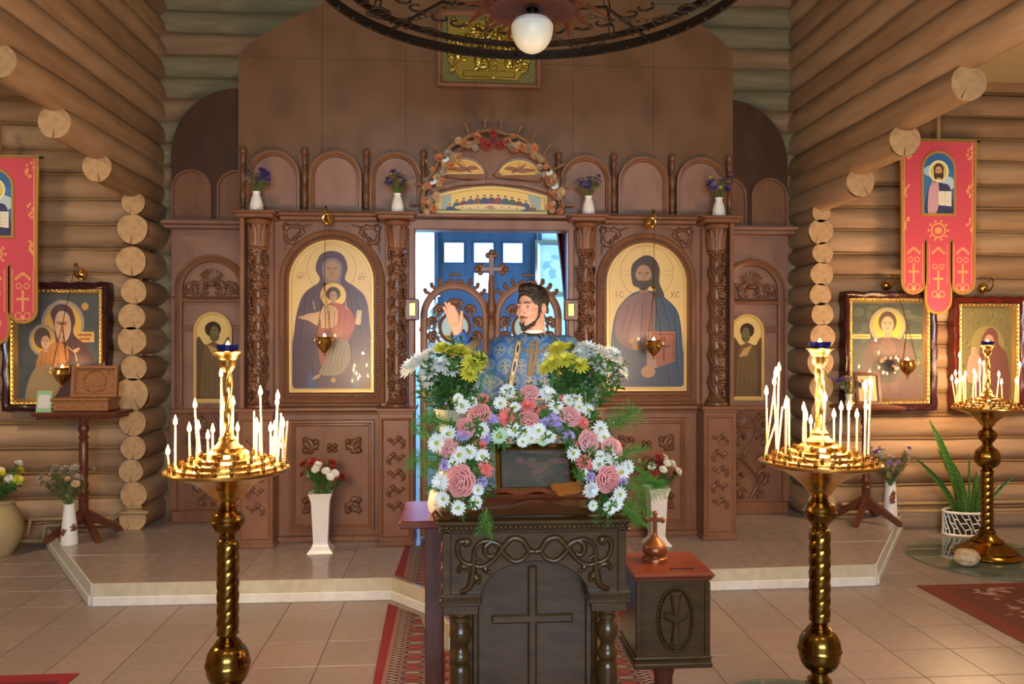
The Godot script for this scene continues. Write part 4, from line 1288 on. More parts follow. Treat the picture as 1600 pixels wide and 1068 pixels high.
func martyr_pic() -> Pic:
	var asp := 0.62 / 0.84
	var p := Pic.new(416, 560, C("2a3224"))
	p.poly([Vector2(0, 0.45), Vector2(1, 0.45), Vector2(1, 1), Vector2(0, 1)], C("363826"))
	for k in 50: p.oval(rnd(0, 1), rnd(0, 1), rnd(0.03, 0.1), rnd(0.02, 0.05), C("3a4330").lerp(C("5d5c3c"), rnd(0, 0.6)))
	p.oval(0.5, 0.24, 0.25, 0.19, C("9a8f6a")); p.oval(0.5, 0.24, 0.205, 0.155, C("d6a63c"))
	for x in [0.14, 0.85]:
		p.line([Vector2(x - 0.12, 0.35), Vector2(x + 0.12, 0.35)], 0.045, C("d2b45c")); p.line([Vector2(x - 0.1, 0.35), Vector2(x + 0.1, 0.35)], 0.012, C("8a5a2a"))
	p.smooth([Vector2(0.42, 0.36), Vector2(0.58, 0.36), Vector2(0.78, 0.42), Vector2(0.86, 0.55), Vector2(0.92, 1.02), Vector2(0.1, 1.02), Vector2(0.16, 0.6), Vector2(0.24, 0.42)], C("4f2a26"))
	p.smooth([Vector2(0.45, 0.37), Vector2(0.56, 0.37), Vector2(0.62, 0.5), Vector2(0.5, 0.56), Vector2(0.38, 0.48)], C("5f3d36"))
	for q in [[0.3, 0.44, 0.5, 0.56], [0.36, 0.4, 0.55, 0.5], [0.66, 0.42, 0.6, 0.6], [0.75, 0.48, 0.82, 0.95], [0.6, 0.66, 0.55, 1.0], [0.26, 0.5, 0.24, 0.9]]: p.line([Vector2(q[0], q[1]), Vector2(q[2], q[3])], 0.008, C("472824"))
	p.smooth([Vector2(0.3, 0.62), Vector2(0.55, 0.6), Vector2(0.66, 0.72), Vector2(0.6, 0.82), Vector2(0.34, 0.8)], C("2b2018"))
	p.oval(0.5, 0.2, 0.125, 0.11, C("4a3020"))
	face_pic(p, 0.5, 0.23, 0.088, C("d0a07c"), C("4a2f22"), false, asp)
	hand_pic(p, 0.42, 0.6, 0.04, -0.6, C("cf9f7a"), asp); hand_pic(p, 0.62, 0.68, 0.035, -2.4, C("cf9f7a"), asp)
	return p
func relief_pic() -> Pic:
	var asp := 0.5 / 0.78
	var p := Pic.new(320, 512, C("6f6632"))
	for k in 260: p.oval(rnd(0, 1), rnd(0, 1), rnd(0.012, 0.03), rnd(0.006, 0.016), C("8a7f45").lerp(C("4d4722"), rnd(0, 1)), rnd(0, 3))
	p.oval(0.52, 0.42, 0.32, 0.22, C("8a7d44"))
	p.smooth([Vector2(0.55, 0.22), Vector2(0.7, 0.27), Vector2(0.74, 0.4), Vector2(0.9, 0.55), Vector2(0.92, 1.02), Vector2(0.3, 1.02), Vector2(0.36, 0.6), Vector2(0.4, 0.36)], C("6b302c"))
	p.smooth([Vector2(0.16, 0.55), Vector2(0.3, 0.5), Vector2(0.42, 0.6), Vector2(0.36, 0.8), Vector2(0.14, 0.8)], C("b08a7a"))
	face_pic(p, 0.55, 0.38, 0.085, C("bf8f74"), C("6a3a30"), false, asp)
	face_pic(p, 0.26, 0.48, 0.05, C("bf957a"), C("6a4434"), false, asp)
	return p
func banner_pic() -> Pic:
	var asp := 0.28 / 0.52
	var p := Pic.new(192, 352, C("2f6fa8"))
	p.poly([Vector2(0, 0), Vector2(1, 0), Vector2(1, 0.25), Vector2(0, 0.3)], C("1f5fa0"))
	p.oval(0.3, 0.3, 0.3, 0.1, C("9cc0d6")); p.oval(0.75, 0.5, 0.3, 0.12, C("b0cada"))
	p.oval(0.5, 0.3, 0.33, 0.18, C("e6e0b0")); p.oval(0.5, 0.3, 0.27, 0.145, C("cfc06a"))
	p.smooth([Vector2(0.36, 0.5), Vector2(0.64, 0.5), Vector2(0.88, 0.58), Vector2(0.95, 1.02), Vector2(0.1, 1.02), Vector2(0.15, 0.6)], C("2a2f5e"))
	p.smooth([Vector2(0.34, 0.5), Vector2(0.5, 0.52), Vector2(0.46, 0.95), Vector2(0.16, 1.0), Vector2(0.18, 0.6)], C("c49aa8"))
	p.oval(0.5, 0.27, 0.17, 0.1, C("3a2418")); p.oval(0.4, 0.36, 0.06, 0.08, C("3a2418")); p.oval(0.6, 0.36, 0.06, 0.08, C("3a2418"))
	face_pic(p, 0.5, 0.3, 0.085, C("c99b76"), C("3a2418"), true, asp)
	p.poly([Vector2(0.5, 0.63), Vector2(0.92, 0.63), Vector2(0.92, 0.88), Vector2(0.5, 0.86)], C("e6e2d6")); p.line([Vector2(0.71, 0.63), Vector2(0.71, 0.87)], 0.008, C("8a8478"))
	for k in 6:
		for x in [0.54, 0.75]: p.line([Vector2(x, 0.665 + k * 0.033), Vector2(x + 0.13, 0.665 + k * 0.033)], 0.006, C("8f8a80"))
	hand_pic(p, 0.3, 0.5, 0.035, -1.6, C("c99b76"), asp)
	return p
# foot of each candle on its tray (x, z), length, lean and whether it burns
const CANDLES_L := [[-0.219,0.036,0.052,-0.005,1], [-0.207,0.000,0.168,0.000,1], [-0.162,-0.142,0.223,-0.015,1], [-0.165,-0.047,0.120,-0.003,1], [-0.134,-0.177,0.088,0.000,1], [-0.117,-0.189,0.113,0.000,1], [-0.082,-0.190,0.353,0.000,1], [-0.045,-0.217,0.229,0.006,1], [0.059,-0.214,0.134,0.003,1], [0.076,-0.209,0.109,0.000,1], [0.123,-0.047,0.254,-0.005,1], [0.128,-0.182,0.118,0.000,1], [0.149,-0.164,0.232,0.011,1], [0.149,-0.164,0.126,0.000,1], [0.180,-0.047,0.251,0.009,1], [0.219,-0.024,0.153,-0.004,1], [0.197,-0.103,0.054,0.000,1], [-0.022,-0.221,0.115,0.000,1], [-0.146,-0.118,0.121,-0.009,1], [-0.061,-0.213,0.233,-0.020,0], [0.050,-0.216,0.206,0.000,0], [0.219,-0.036,0.215,-0.016,0], [0.219,-0.024,0.182,0.016,0], [-0.100,0.071,0.125,0.003,0], [0.165,-0.149,0.192,0.016,0], [0.136,-0.176,0.100,0.004,0]]
const CANDLES_R := [[-0.214,-0.059,0.345,0.045,1], [-0.170,-0.143,0.260,-0.003,1], [-0.149,0.000,0.182,0.001,1], [-0.105,-0.196,0.301,-0.010,1], [-0.105,-0.196,0.361,0.010,1], [-0.088,0.050,0.133,0.004,1], [-0.055,-0.215,0.209,0.003,1], [-0.023,0.076,0.176,0.009,1], [0.027,-0.220,0.182,0.003,1], [0.038,-0.219,0.137,0.001,1], [0.065,-0.212,0.124,-0.005,1], [0.092,-0.176,0.147,0.005,1], [0.112,-0.101,0.133,-0.000,1], [0.139,-0.101,0.180,0.005,1], [0.171,0.050,0.278,0.001,1], [0.162,0.000,0.141,-0.000,1], [0.177,-0.101,0.179,0.002,1], [0.199,0.025,0.294,0.008,1], [0.209,-0.025,0.202,0.006,1], [-0.202,-0.092,0.165,0.051,0], [-0.099,-0.199,0.208,0.020,0], [-0.038,-0.219,0.241,-0.001,0], [0.077,-0.208,0.132,-0.000,0]]
const CANDLES_F := [[-0.186,-0.067,0.220,-0.022,1], [-0.163,-0.101,0.152,-0.019,1], [-0.132,-0.179,0.190,-0.029,1], [-0.123,-0.185,0.165,0.003,1], [-0.089,-0.204,0.368,0.003,1], [-0.083,-0.206,0.232,-0.000,1], [-0.040,-0.218,0.182,-0.007,1], [-0.026,-0.221,0.219,-0.000,1], [0.031,-0.220,0.237,0.013,1], [0.054,-0.215,0.200,0.003,1], [0.086,-0.205,0.318,-0.004,1], [0.103,-0.197,0.300,0.006,1], [0.120,0.000,0.123,-0.007,1], [0.143,-0.101,0.209,0.019,1], [0.206,0.034,0.298,0.025,1], [0.192,0.034,0.164,0.012,1]]
# ---------- candle stands
var flame_mesh: ArrayMesh
var cup_mesh: ArrayMesh
func candle_stand(at: Vector3, label: String, low_ball: bool) -> Node3D:
	var t := thing("candle_stand", at, label, "candle stand", "tall brass church candle stands")
	var mb := MB.new()
	var prof := [Vector2(0.235, 0.0), Vector2(0.24, 0.012), Vector2(0.235, 0.022), Vector2(0.21, 0.04), Vector2(0.215, 0.05), Vector2(0.16, 0.085), Vector2(0.11, 0.11), Vector2(0.115, 0.12), Vector2(0.075, 0.145), Vector2(0.055, 0.175), Vector2(0.058, 0.19), Vector2(0.045, 0.2), Vector2(0.05, 0.21)]
	mb.lathe(prof, 36)
	obj(mb, "base", M.brass, t)
	mb = MB.new()
	if low_ball:
		mb.lathe([Vector2(0.04, 0.205), Vector2(0.034, 0.235)] + sm([Vector2(0.036, 0.245), Vector2(0.062, 0.262), Vector2(0.081, 0.295), Vector2(0.086, 0.332)], 4) + [Vector2(0.09, 0.335), Vector2(0.09, 0.342), Vector2(0.0865, 0.346)] + sm([Vector2(0.0865, 0.347), Vector2(0.082, 0.375), Vector2(0.068, 0.402), Vector2(0.052, 0.416)], 4) + [Vector2(0.054, 0.42), Vector2(0.044, 0.424), Vector2(0.046, 0.43), Vector2(0.036, 0.434), Vector2(0.038, 0.44), Vector2(0.03, 0.444), Vector2(0.032, 0.45), Vector2(0.044, 0.462)], 36)
	else:
		mb.lathe([Vector2(0.05, 0.645), Vector2(0.034, 0.66)] + sm([Vector2(0.036, 0.665), Vector2(0.066, 0.685), Vector2(0.085, 0.715), Vector2(0.091, 0.748)], 4) + [Vector2(0.094, 0.75), Vector2(0.091, 0.754)] + sm([Vector2(0.09, 0.756), Vector2(0.082, 0.79), Vector2(0.06, 0.818), Vector2(0.036, 0.832)], 4), 36)
	obj(mb, "ball_knop", M.brass, t)
	mb = MB.new()
	var rows := []
	var a := 0.46 if low_ball else 0.205
	var b := 0.83 if low_ball else 0.645
	for k in 121: rows.append(Vector2(0.042, lerpf(a, b, k / 120.0)))
	# twisted shaft: broad flutes with narrow grooves
	var P := []
	for p in rows:
		var r := PackedVector3Array()
		for i in 48:
			var an := TAU * i / 48
			var w := fposmod(an / TAU * 2.0 + p.y * 19.0, 1.0)
			r.append(Vector3(cos(an), 0, sin(an)) * (p.x - 0.003 + 0.005 * pow(absf(sin(PI * w)), 0.6)) + Vector3(0, p.y, 0))
		P.append(r)
	mb.grid(P, true, false, true, 1, 1, 0.2)
	obj(mb, "twisted_shaft", M.brass, t)
	mb = MB.new()
	mb.lathe([Vector2(0.044, 0.828), Vector2(0.04, 0.84), Vector2(0.03, 0.846), Vector2(0.034, 0.856)] + sm([Vector2(0.036, 0.862), Vector2(0.052, 0.88), Vector2(0.064, 0.905), Vector2(0.066, 0.918)], 4) + [Vector2(0.07, 0.921), Vector2(0.066, 0.925)] + sm([Vector2(0.065, 0.928), Vector2(0.058, 0.945), Vector2(0.045, 0.957), Vector2(0.034, 0.963)], 4) + [Vector2(0.038, 0.968), Vector2(0.03, 0.972), Vector2(0.034, 0.982)], 32)
	obj(mb, "neck_knop", M.brass, t)
	mb = MB.new()
	mb.lathe([Vector2(0.034, 0.98), Vector2(0.042, 0.99), Vector2(0.044, 0.992), Vector2(0.058, 1.015), Vector2(0.06, 1.018), Vector2(0.1, 1.055), Vector2(0.103, 1.058), Vector2(0.16, 1.09), Vector2(0.236, 1.115), Vector2(0.243, 1.118), Vector2(0.245, 1.126), Vector2(0.24, 1.132), Vector2(0.232, 1.13), Vector2(0.2, 1.13)], 48)
	obj(mb, "tray", M.brassbright, t)
	mb = MB.new()
	mb.lathe([Vector2(0.205, 1.128), Vector2(0.205, 1.14), Vector2(0.2, 1.143), Vector2(0.165, 1.144), Vector2(0.163, 1.144), Vector2(0.163, 1.156), Vector2(0.158, 1.159), Vector2(0.125, 1.16), Vector2(0.123, 1.172), Vector2(0.118, 1.175), Vector2(0.085, 1.178), Vector2(0.083, 1.194), Vector2(0.075, 1.2), Vector2(0.058, 1.204), Vector2(0.06, 1.215), Vector2(0.045, 1.225), Vector2(0.034, 1.24), Vector2(0.036, 1.25), Vector2(0.024, 1.262), Vector2(0.022, 1.275)], 40)
	obj(mb, "tier", M.brassbright, t)
	for q in [[0.222, 22, 1.128], [0.182, 17, 1.142], [0.142, 13, 1.158], [0.102, 9, 1.174]]:
		for k in q[1]:
			var an: float = TAU * (k + 0.3) / q[1]
			mi(cup_mesh, "candle_cup", M.brass, t, Vector3(cos(an) * q[0], q[2], sin(an) * q[0]))
	mb = MB.new()
	rows = []
	for k in 40: rows.append(Vector2(0.017, lerpf(1.27, 1.525, k / 39.0)))
	mb.lathe(rows, 20, Vector3.ZERO, 1, 1, 0.16, 3, 60.0)
	obj(mb, "twisted_stem", M.brassbright, t)
	mb = MB.new()
	mb.lathe([Vector2(0.016, 1.52), Vector2(0.022, 1.53), Vector2(0.028, 1.54), Vector2(0.03, 1.545), Vector2(0.032, 1.57), Vector2(0.036, 1.573), Vector2(0.04, 1.585), Vector2(0.05, 1.598), Vector2(0.056, 1.602), Vector2(0.056, 1.606), Vector2(0.05, 1.606), Vector2(0.02, 1.6)], 28)
	obj(mb, "top_cup", M.brassbright, t)
	return t
func candle(at: Vector3, h: float, lean: float, lit: bool, label: String, group: String, glow: float) -> void:
	var t := thing("candle", at, label, "candle", group)
	var mb := MB.new()
	var lz := 0.15 * lean
	var pts := []
	for k in 4: pts.append(Vector3(lean * k / 3.0, h * k / 3.0, lz * k / 3.0))
	mb.tube(pts, [0.0042, 0.0042, 0.0040, 0.0034], 8)
	obj(mb, "wax_stick", M.wax, t)
	mb = MB.new()
	mb.tube([pts[3], pts[3] + Vector3(0.0005, 0.007, 0)], 0.0009, 5)
	obj(mb, "wick", M.wick, t)
	if lit:
		mi(flame_mesh, "flame", M.flame, t, pts[3] + Vector3(0, 0.003, 0))
		flame_light(t, pts[3] + Vector3(0, 0.02, 0), glow)
func flame_light(t: Node3D, p: Vector3, e: float) -> void:
	var l := OmniLight3D.new()
	put(l, "flame_light", t)
	l.position = p
	l.light_color = Color(1.0, 0.82, 0.62)
	l.light_energy = e
	l.light_size = 0.01
	l.omni_range = 20.0
	l.omni_attenuation = 2.0
	l.shadow_enabled = true
func oil_cup(at: Vector3, label: String) -> void:
	var t := thing("oil_lamp_cup", at, label, "oil lamp", "blue glass cups on the candle stands")
	var mb := MB.new()
	mb.lathe([Vector2(0.03, 0), Vector2(0.042, 0.004), Vector2(0.046, 0.024), Vector2(0.047, 0.026), Vector2(0.043, 0.026), Vector2(0.04, 0.012), Vector2(0.0005, 0.01)], 24)
	obj(mb, "cup", M.blueglass, t)
	mb = MB.new()
	mb.lathe([Vector2(0.005, 0.01), Vector2(0.005, 0.02)], 8)
	obj(mb, "wick_float", M.brass, t)
	mi(flame_mesh, "flame", M.flame, t, Vector3(0, 0.02, 0), Basis().scaled(Vector3(0.9, 0.5, 0.9)))
	flame_light(t, Vector3(0, 0.035, 0), 0.04)
func candles() -> void:
	var mb := MB.new()
	mb.lathe([Vector2(0.0005, 0), Vector2(0.0056, 0.004), Vector2(0.0086, 0.012), Vector2(0.0076, 0.021), Vector2(0.0036, 0.033), Vector2(0.0004, 0.043)], 10)
	flame_mesh = mb.done()
	mb = MB.new()
	mb.lathe([Vector2(0.0062, 0), Vector2(0.0062, 0.012), Vector2(0.0078, 0.014), Vector2(0.0078, 0.017), Vector2(0.0062, 0.019), Vector2(0.0066, 0.026), Vector2(0.005, 0.026)], 10)
	cup_mesh = mb.done()
	var info := [[Vector3(-0.929, 0, -3.25), CANDLES_L, "brass candle stand full of burning candles left of the lectern", "left brass stand", true], [Vector3(1.525, 0.012, -3.2), CANDLES_R, "brass candle stand full of burning candles right of the donation box", "right brass stand", true], [Vector3(4.034, 0.012, -5.7), CANDLES_F, "distant brass candle stand beside the potted snake plant", "far brass stand", false]]
	var n := 0
	for q in info:
		candle_stand(q[0], q[2], q[4])
		oil_cup(q[0] + Vector3(0, 1.606, 0), "dark blue glass oil lamp on top of the %s" % q[3])
		var order: Array = q[1].duplicate()
		order.sort_custom(func(x, y): return x[0] < y[0])
		var i := 0
		for c in order:
			var r := Vector2(c[0], c[1]).length()
			var base := 1.133 if r > 0.205 else 1.147 if r > 0.165 else 1.162 if r > 0.125 else 1.178 if r > 0.085 else 1.205
			i += 1
			var lit: bool = c[4] == 1
			var word := ["first", "second", "third", "fourth", "fifth", "sixth", "seventh", "eighth", "ninth", "tenth", "eleventh", "twelfth", "thirteenth", "fourteenth", "fifteenth", "sixteenth", "seventeenth", "eighteenth", "nineteenth", "twentieth", "twenty-first", "twenty-second", "twenty-third", "twenty-fourth", "twenty-fifth", "twenty-sixth", "twenty-seventh"][i - 1] as String
			var size := "tall" if c[2] > 0.26 else "short" if c[2] < 0.13 else "thin"
			candle(q[0] + Vector3(c[0], base + 0.002, c[1]), c[2], c[3], lit, "%s %s wax candle, %s from the left on the %s" % [size, "lit" if lit else "unlit", word, q[3]], "candles on the %s" % q[3], 0.1 if q[4] else 0.07)
			n += 1

# ---------- icons of the screen and what hangs and stands on it
func panel_icon(called: String, poly: Array, z: float, th: float, p: Pic, label: String, glaze: bool) -> void:
	var lo: Vector2 = poly[0]
	for q in poly: lo = Vector2(minf(lo.x, q.x), minf(lo.y, q.y))
	var hi := lo
	for q in poly: hi = Vector2(maxf(hi.x, q.x), maxf(hi.y, q.y))
	var c := Vector2((lo.x + hi.x) / 2, lo.y)
	var loc := []
	for q in poly: loc.append(q - c)
	var t := thing(called, Vector3(c.x, c.y, z), label, "icon")
	var mb := MB.new()
	mb.prism(loc, 0.0, th, 0.0)
	obj(mb, "painted_panel", pm(p, 0.3), t)
	mb = MB.new()
	mb.mould(loc, true, [Vector2(0, 0), Vector2(0, th + 0.006), Vector2(-0.02, th + 0.006), Vector2(-0.024, th)])
	obj(mb, "raised_border", M.gilt, t)
	if glaze:
		mb = MB.new()
		var ins := []
		var nn := MB.outward(loc, true)
		for i in loc.size(): ins.append(loc[i] - nn[i] * 0.004)
		mb.prism(ins, th + 0.012, th + 0.015)
		obj(mb, "cover_glass", M.glass, t)
func hanging_lamp(at: Vector3, top: Vector3, label: String, s := 1.0, lit := true) -> void:
	var t := thing("hanging_oil_lamp", at, label, "oil lamp", "hanging oil lamps")
	var mb := MB.new()
	mb.lathe([Vector2(0.001, -0.075 * s), Vector2(0.006 * s, -0.07 * s), Vector2(0.003 * s, -0.06 * s), Vector2(0.012 * s, -0.05 * s), Vector2(0.03 * s, -0.03 * s), Vector2(0.036 * s, -0.012 * s), Vector2(0.04 * s, -0.01 * s), Vector2(0.036 * s, 0), Vector2(0.03 * s, 0.01 * s), Vector2(0.036 * s, 0.02 * s), Vector2(0.03 * s, 0.022 * s), Vector2(0.022 * s, 0.005 * s)], 20)
	for k in 3:
		var a := TAU * k / 3 + 0.5
		mb.tube(curve([Vector2(0.036 * s, -0.01 * s), Vector2(0.05 * s, 0.0), Vector2(0.046 * s, 0.02 * s), Vector2(0.038 * s, 0.022 * s)], 0, 3).map(func(v): return Vector3(v.x * cos(a), v.y, v.x * sin(a))), 0.003 * s, 5)
	obj(mb, "brass_bowl", M.brassbright, t)
	if lit:
		mi(flame_mesh, "flame", M.flame, t, Vector3(0, 0.012 * s, 0), Basis().scaled(Vector3(1.5, 0.9, 1.5)))
		flame_light(t, Vector3(0, 0.03, 0), 0.03)
	# three chains to a hanger plate, one chain on to the bracket
	var hook := Vector3(0, (top.y - at.y) * 0.45, 0)
	for k in 3:
		var a := TAU * k / 3 + 0.5
		mb = MB.new()
		chain(mb, Vector3(cos(a) * 0.04 * s, 0.02 * s, sin(a) * 0.04 * s), hook, 0.011 * s)
		obj(mb, "chain", M.brass, t)
	mb = MB.new()
	chain(mb, hook, top - at, 0.011 * s)
	mb.ball(hook, Vector3(0.012, 0.006, 0.012) * s, 8, 5)
	obj(mb, "upper_chain", M.brass, t)
func chain(mb: MB, a: Vector3, b: Vector3, l: float) -> void:
	var k := int(a.distance_to(b) / (l * 1.25)) + 1
	var d := (b - a) / k
	var dn := d.normalized()
	for i in k:
		var c := a + d * (i + 0.5)
		var sd := dn.cross(Vector3.FORWARD if i % 2 == 0 else Vector3.RIGHT)
		if sd.length() < 0.1: sd = dn.cross(Vector3.UP)
		sd = sd.normalized() * l * 0.28
		var r := []
		for j in 7:
			var an := TAU * j / 6
			r.append(c + dn * cos(an) * l * 0.75 + sd * sin(an))
		mb.tube(r, l * 0.08, 4, 1.0, Vector3.ZERO, false)
func bracket(at: Vector3, label: String) -> void:
	# rosette with a curled hook
	var t := thing("lamp_bracket", at, label, "bracket", "brass lamp brackets")
	var mb := MB.new()
	mb.at(Vector3.ZERO, Basis(Vector3.RIGHT, PI / 2))
	mb.lathe([Vector2(0.042, 0), Vector2(0.046, 0.006), Vector2(0.04, 0.014), Vector2(0.03, 0.012), Vector2(0.026, 0.02), Vector2(0.012, 0.026), Vector2(0.001, 0.03)], 20)
	obj(mb, "rosette", M.brassbright, t)
	mb = MB.new()
	var pts := []
	for p in curve([Vector2(0.02, 0.0), Vector2(0.06, -0.03), Vector2(0.12, 0.0), Vector2(0.13, 0.06), Vector2(0.09, 0.08), Vector2(0.075, 0.05)], 0, 5): pts.append(Vector3(0, p.y, p.x))
	mb.tube(pts, 0.006, 6)
	obj(mb, "hook", M.brass, t)
func screen_icons() -> void:
	M.gilt = mat(C("cfae66"), 0.35, 0.25)
	panel_icon("icon", arched(-0.945, 0.315, 1.258, 2.095, 26), -6.0, 0.014, mother_pic(), "large arched icon of a mother and child on the icon screen", true)
	panel_icon("icon", arched(1.467, 0.315, 1.258, 2.095, 26), -6.0, 0.014, saviour_pic(), "large arched icon of a bearded figure holding a book", true)
	panel_icon("icon", arched(-2.02, 0.155, 1.13, 1.73, 18), -6.665, 0.02, angel_pic(false), "small arched angel icon on the left wing of the screen", false)
	panel_icon("icon", arched(2.515, 0.15, 1.13, 1.73, 18), -6.665, 0.02, angel_pic(true), "small arched angel icon on the right wing of the screen", false)
	var sup := [Vector2(-0.43, 2.62), Vector2(0.43, 2.62), Vector2(0.43, 2.76)]
	for k in range(1, 12): sup.append(Vector2(0.43 - 0.86 * k / 12.0, 2.76 + 0.07 * sin(PI * k / 12.0)))
	sup.append(Vector2(-0.43, 2.76))
	var s2 := []
	for p in sup: s2.append(p + Vector2(CX, 0))
	panel_icon("icon", s2, -6.012, 0.012, supper_pic(), "wide painted supper scene over the royal doors", false)
	for s in [-1.0, 1.0]:
		panel_icon("icon", [Vector2(CX + s * 0.215 - 0.16, 2.912), Vector2(CX + s * 0.215 + 0.16, 2.912)] + arc(CX + s * 0.215, 2.912, 0.16, 0.1, PI - 0.1, 14, 0.125), -6.012, 0.008, bird_pic(s > 0), "small golden half-round bird painting, %s of the pair over the supper scene" % ["left", "right"][int(s > 0)], false)
	# gilded relief over the screen
	var t := thing("relief_icon", Vector3(0.245, 3.6, -6.06), "framed gilded relief icon high on the plywood top", "icon")
	var mb := MB.new()
	mb.mould(rect(0, 0.29, 0.79, 0.58), true, [Vector2(0.0, 0), Vector2(0, 0.04), Vector2(-0.02, 0.045), Vector2(-0.035, 0.03), Vector2(-0.035, 0)])
	obj(mb, "frame", M.wood, t)
	mb = MB.new()
	mb.box(Vector3(0, 0.29, 0.006), Vector3(0.73, 0.52, 0.012))
	obj(mb, "silvered_ground", M.silverdim, t)
	mb = MB.new()
	mb.prism([Vector2(-0.22, 0.06), Vector2(0.22, 0.06), Vector2(0.32, 0.2), Vector2(0.32, 0.52), Vector2(-0.32, 0.52), Vector2(-0.32, 0.2)], 0.01, 0.018, 0.004)
	mb.box(Vector3(0, 0.1, 0.024), Vector3(0.4, 0.05, 0.02), 0.006)
	for k in 70:
		var p := Vector2(rnd(-0.28, 0.28), rnd(0.12, 0.5))
		acanthus(mb, p, rnd(0, TAU), (1 if k % 2 else -1) * rnd(2.5, 4.5), rnd(0.06, 0.12), 0.022, 2, 1.6)
	for k in 7:
		mb.ball(Vector3(-0.24 + 0.08 * k, 0.34 + 0.05 * sin(k * 2.1), 0.026), Vector3(0.024, 0.03, 0.02), 9, 6)
		mb.ball(Vector3(-0.24 + 0.08 * k, 0.26 + 0.05 * sin(k * 2.1), 0.022), Vector3(0.038, 0.06, 0.018), 9, 6)
	obj(mb, "gilded_relief", M.goldrelief, t)
	# lamps before the two great icons
	bracket(Vector3(-0.951, 2.545, -5.86), "round brass bracket over the mother and child icon")
	bracket(Vector3(1.463, 2.545, -5.86), "round brass bracket over the bearded figure icon")
	hanging_lamp(Vector3(-0.955, 1.645, -5.73), Vector3(-0.951, 2.56, -5.74), "lit brass oil lamp hanging before the mother and child icon", 1.5)
	hanging_lamp(Vector3(1.457, 1.62, -5.73), Vector3(1.463, 2.56, -5.74), "lit brass oil lamp hanging before the bearded figure icon", 1.5)
# blooms: place of the centre, radius, kind
const WREATH := [[0.012,1.164,-2.708,0.0509,0], [0.080,1.376,-2.870,0.0411,0], [0.029,1.331,-2.837,0.0348,0], [-0.030,1.263,-2.785,0.0342,0], [0.257,1.355,-2.856,0.0397,0], [0.269,1.451,-2.924,0.0335,0], [0.475,1.283,-2.804,0.0390,0], [0.555,1.257,-2.785,0.0387,0], [0.528,1.163,-2.711,0.0443,0], [0.416,1.370,-2.867,0.0375,0], [0.096,1.428,-2.917,0.0239,1], [0.183,1.364,-2.873,0.0352,1], [0.082,1.268,-2.801,0.0275,1], [0.098,1.197,-2.746,0.0292,1], [0.261,1.405,-2.902,0.0332,1], [0.322,1.387,-2.889,0.0283,1], [0.451,1.209,-2.758,0.0316,1], [0.386,1.424,-2.915,0.0238,1], [0.463,1.344,-2.859,0.0234,1], [0.421,1.274,-2.808,0.0184,1], [0.020,1.406,-2.886,0.0236,2], [0.054,1.419,-2.895,0.0189,2], [0.160,1.416,-2.893,0.0213,2], [-0.071,1.284,-2.796,0.0274,2], [-0.030,1.313,-2.818,0.0253,2], [0.092,1.325,-2.827,0.0231,2], [0.205,1.324,-2.827,0.0231,2], [0.248,1.317,-2.822,0.0219,2], [0.235,1.285,-2.799,0.0183,2], [0.268,1.296,-2.807,0.0184,2], [0.214,1.402,-2.884,0.0189,2], [0.004,1.435,-2.906,0.0166,2], [0.008,1.244,-2.766,0.0271,2], [0.045,1.254,-2.773,0.0227,2], [-0.014,1.216,-2.743,0.0202,2], [0.090,1.239,-2.762,0.0226,2], [-0.046,1.113,-2.658,0.0217,2], [0.004,1.087,-2.636,0.0216,2], [0.064,1.102,-2.650,0.0195,2], [0.072,1.138,-2.680,0.0175,2], [0.415,1.425,-2.900,0.0213,2], [0.444,1.430,-2.904,0.0214,2], [0.365,1.401,-2.884,0.0236,2], [0.485,1.390,-2.876,0.0235,2], [0.452,1.401,-2.884,0.0189,2], [0.295,1.322,-2.826,0.0231,2], [0.332,1.301,-2.811,0.0207,2], [0.413,1.247,-2.771,0.0227,2], [0.521,1.326,-2.830,0.0255,2], [0.531,1.298,-2.810,0.0230,2], [0.546,1.248,-2.773,0.0204,2], [0.550,1.227,-2.756,0.0203,2], [0.512,1.234,-2.762,0.0203,2], [0.499,1.211,-2.743,0.0224,2], [0.577,1.186,-2.724,0.0267,2], [0.601,1.200,-2.736,0.0224,2], [0.559,1.118,-2.669,0.0240,2], [0.539,1.092,-2.647,0.0238,2], [0.517,1.079,-2.636,0.0194,2], [0.461,1.087,-2.642,0.0151,2], [0.443,1.182,-2.720,0.0156,2], [0.125,1.353,-2.864,0.0281,3], [0.022,1.307,-2.830,0.0278,3], [0.104,1.295,-2.822,0.0231,3], [-0.045,1.212,-2.757,0.0225,3], [0.087,1.160,-2.716,0.0222,3], [0.355,1.353,-2.866,0.0328,3], [0.375,1.329,-2.848,0.0186,3], [0.405,1.297,-2.825,0.0254,3], [0.472,1.262,-2.799,0.0252,3], [0.467,1.167,-2.725,0.0223,3], [0.580,1.150,-2.713,0.0200,3], [0.321,1.345,-2.859,0.0234,3], [0.153,1.303,-2.828,0.0301,4], [0.307,1.289,-2.818,0.0230,4], [-0.058,1.159,-2.714,0.0311,5], [0.190,1.456,-2.937,0.0312,5], [0.337,1.448,-2.932,0.0312,5], [0.463,1.132,-2.697,0.0309,5]]
const BLOOMS_L := [[-0.181,1.536,-3.109,0.0381,5], [-0.146,1.565,-3.088,0.0353,5], [-0.106,1.522,-3.086,0.0353,5], [-0.061,1.550,-3.073,0.0352,5], [-0.026,1.531,-3.060,0.0300,5], [-0.104,1.486,-3.104,0.0305,5], [-0.119,1.584,-3.162,0.0310,5], [-0.061,1.614,-3.079,0.0277,6], [-0.026,1.599,-3.141,0.0334,6], [0.032,1.584,-3.136,0.0359,6], [0.058,1.552,-3.026,0.0371,6], [0.088,1.572,-3.101,0.0304,6], [0.044,1.517,-3.026,0.0297,6], [0.007,1.607,-3.119,0.0306,6]]
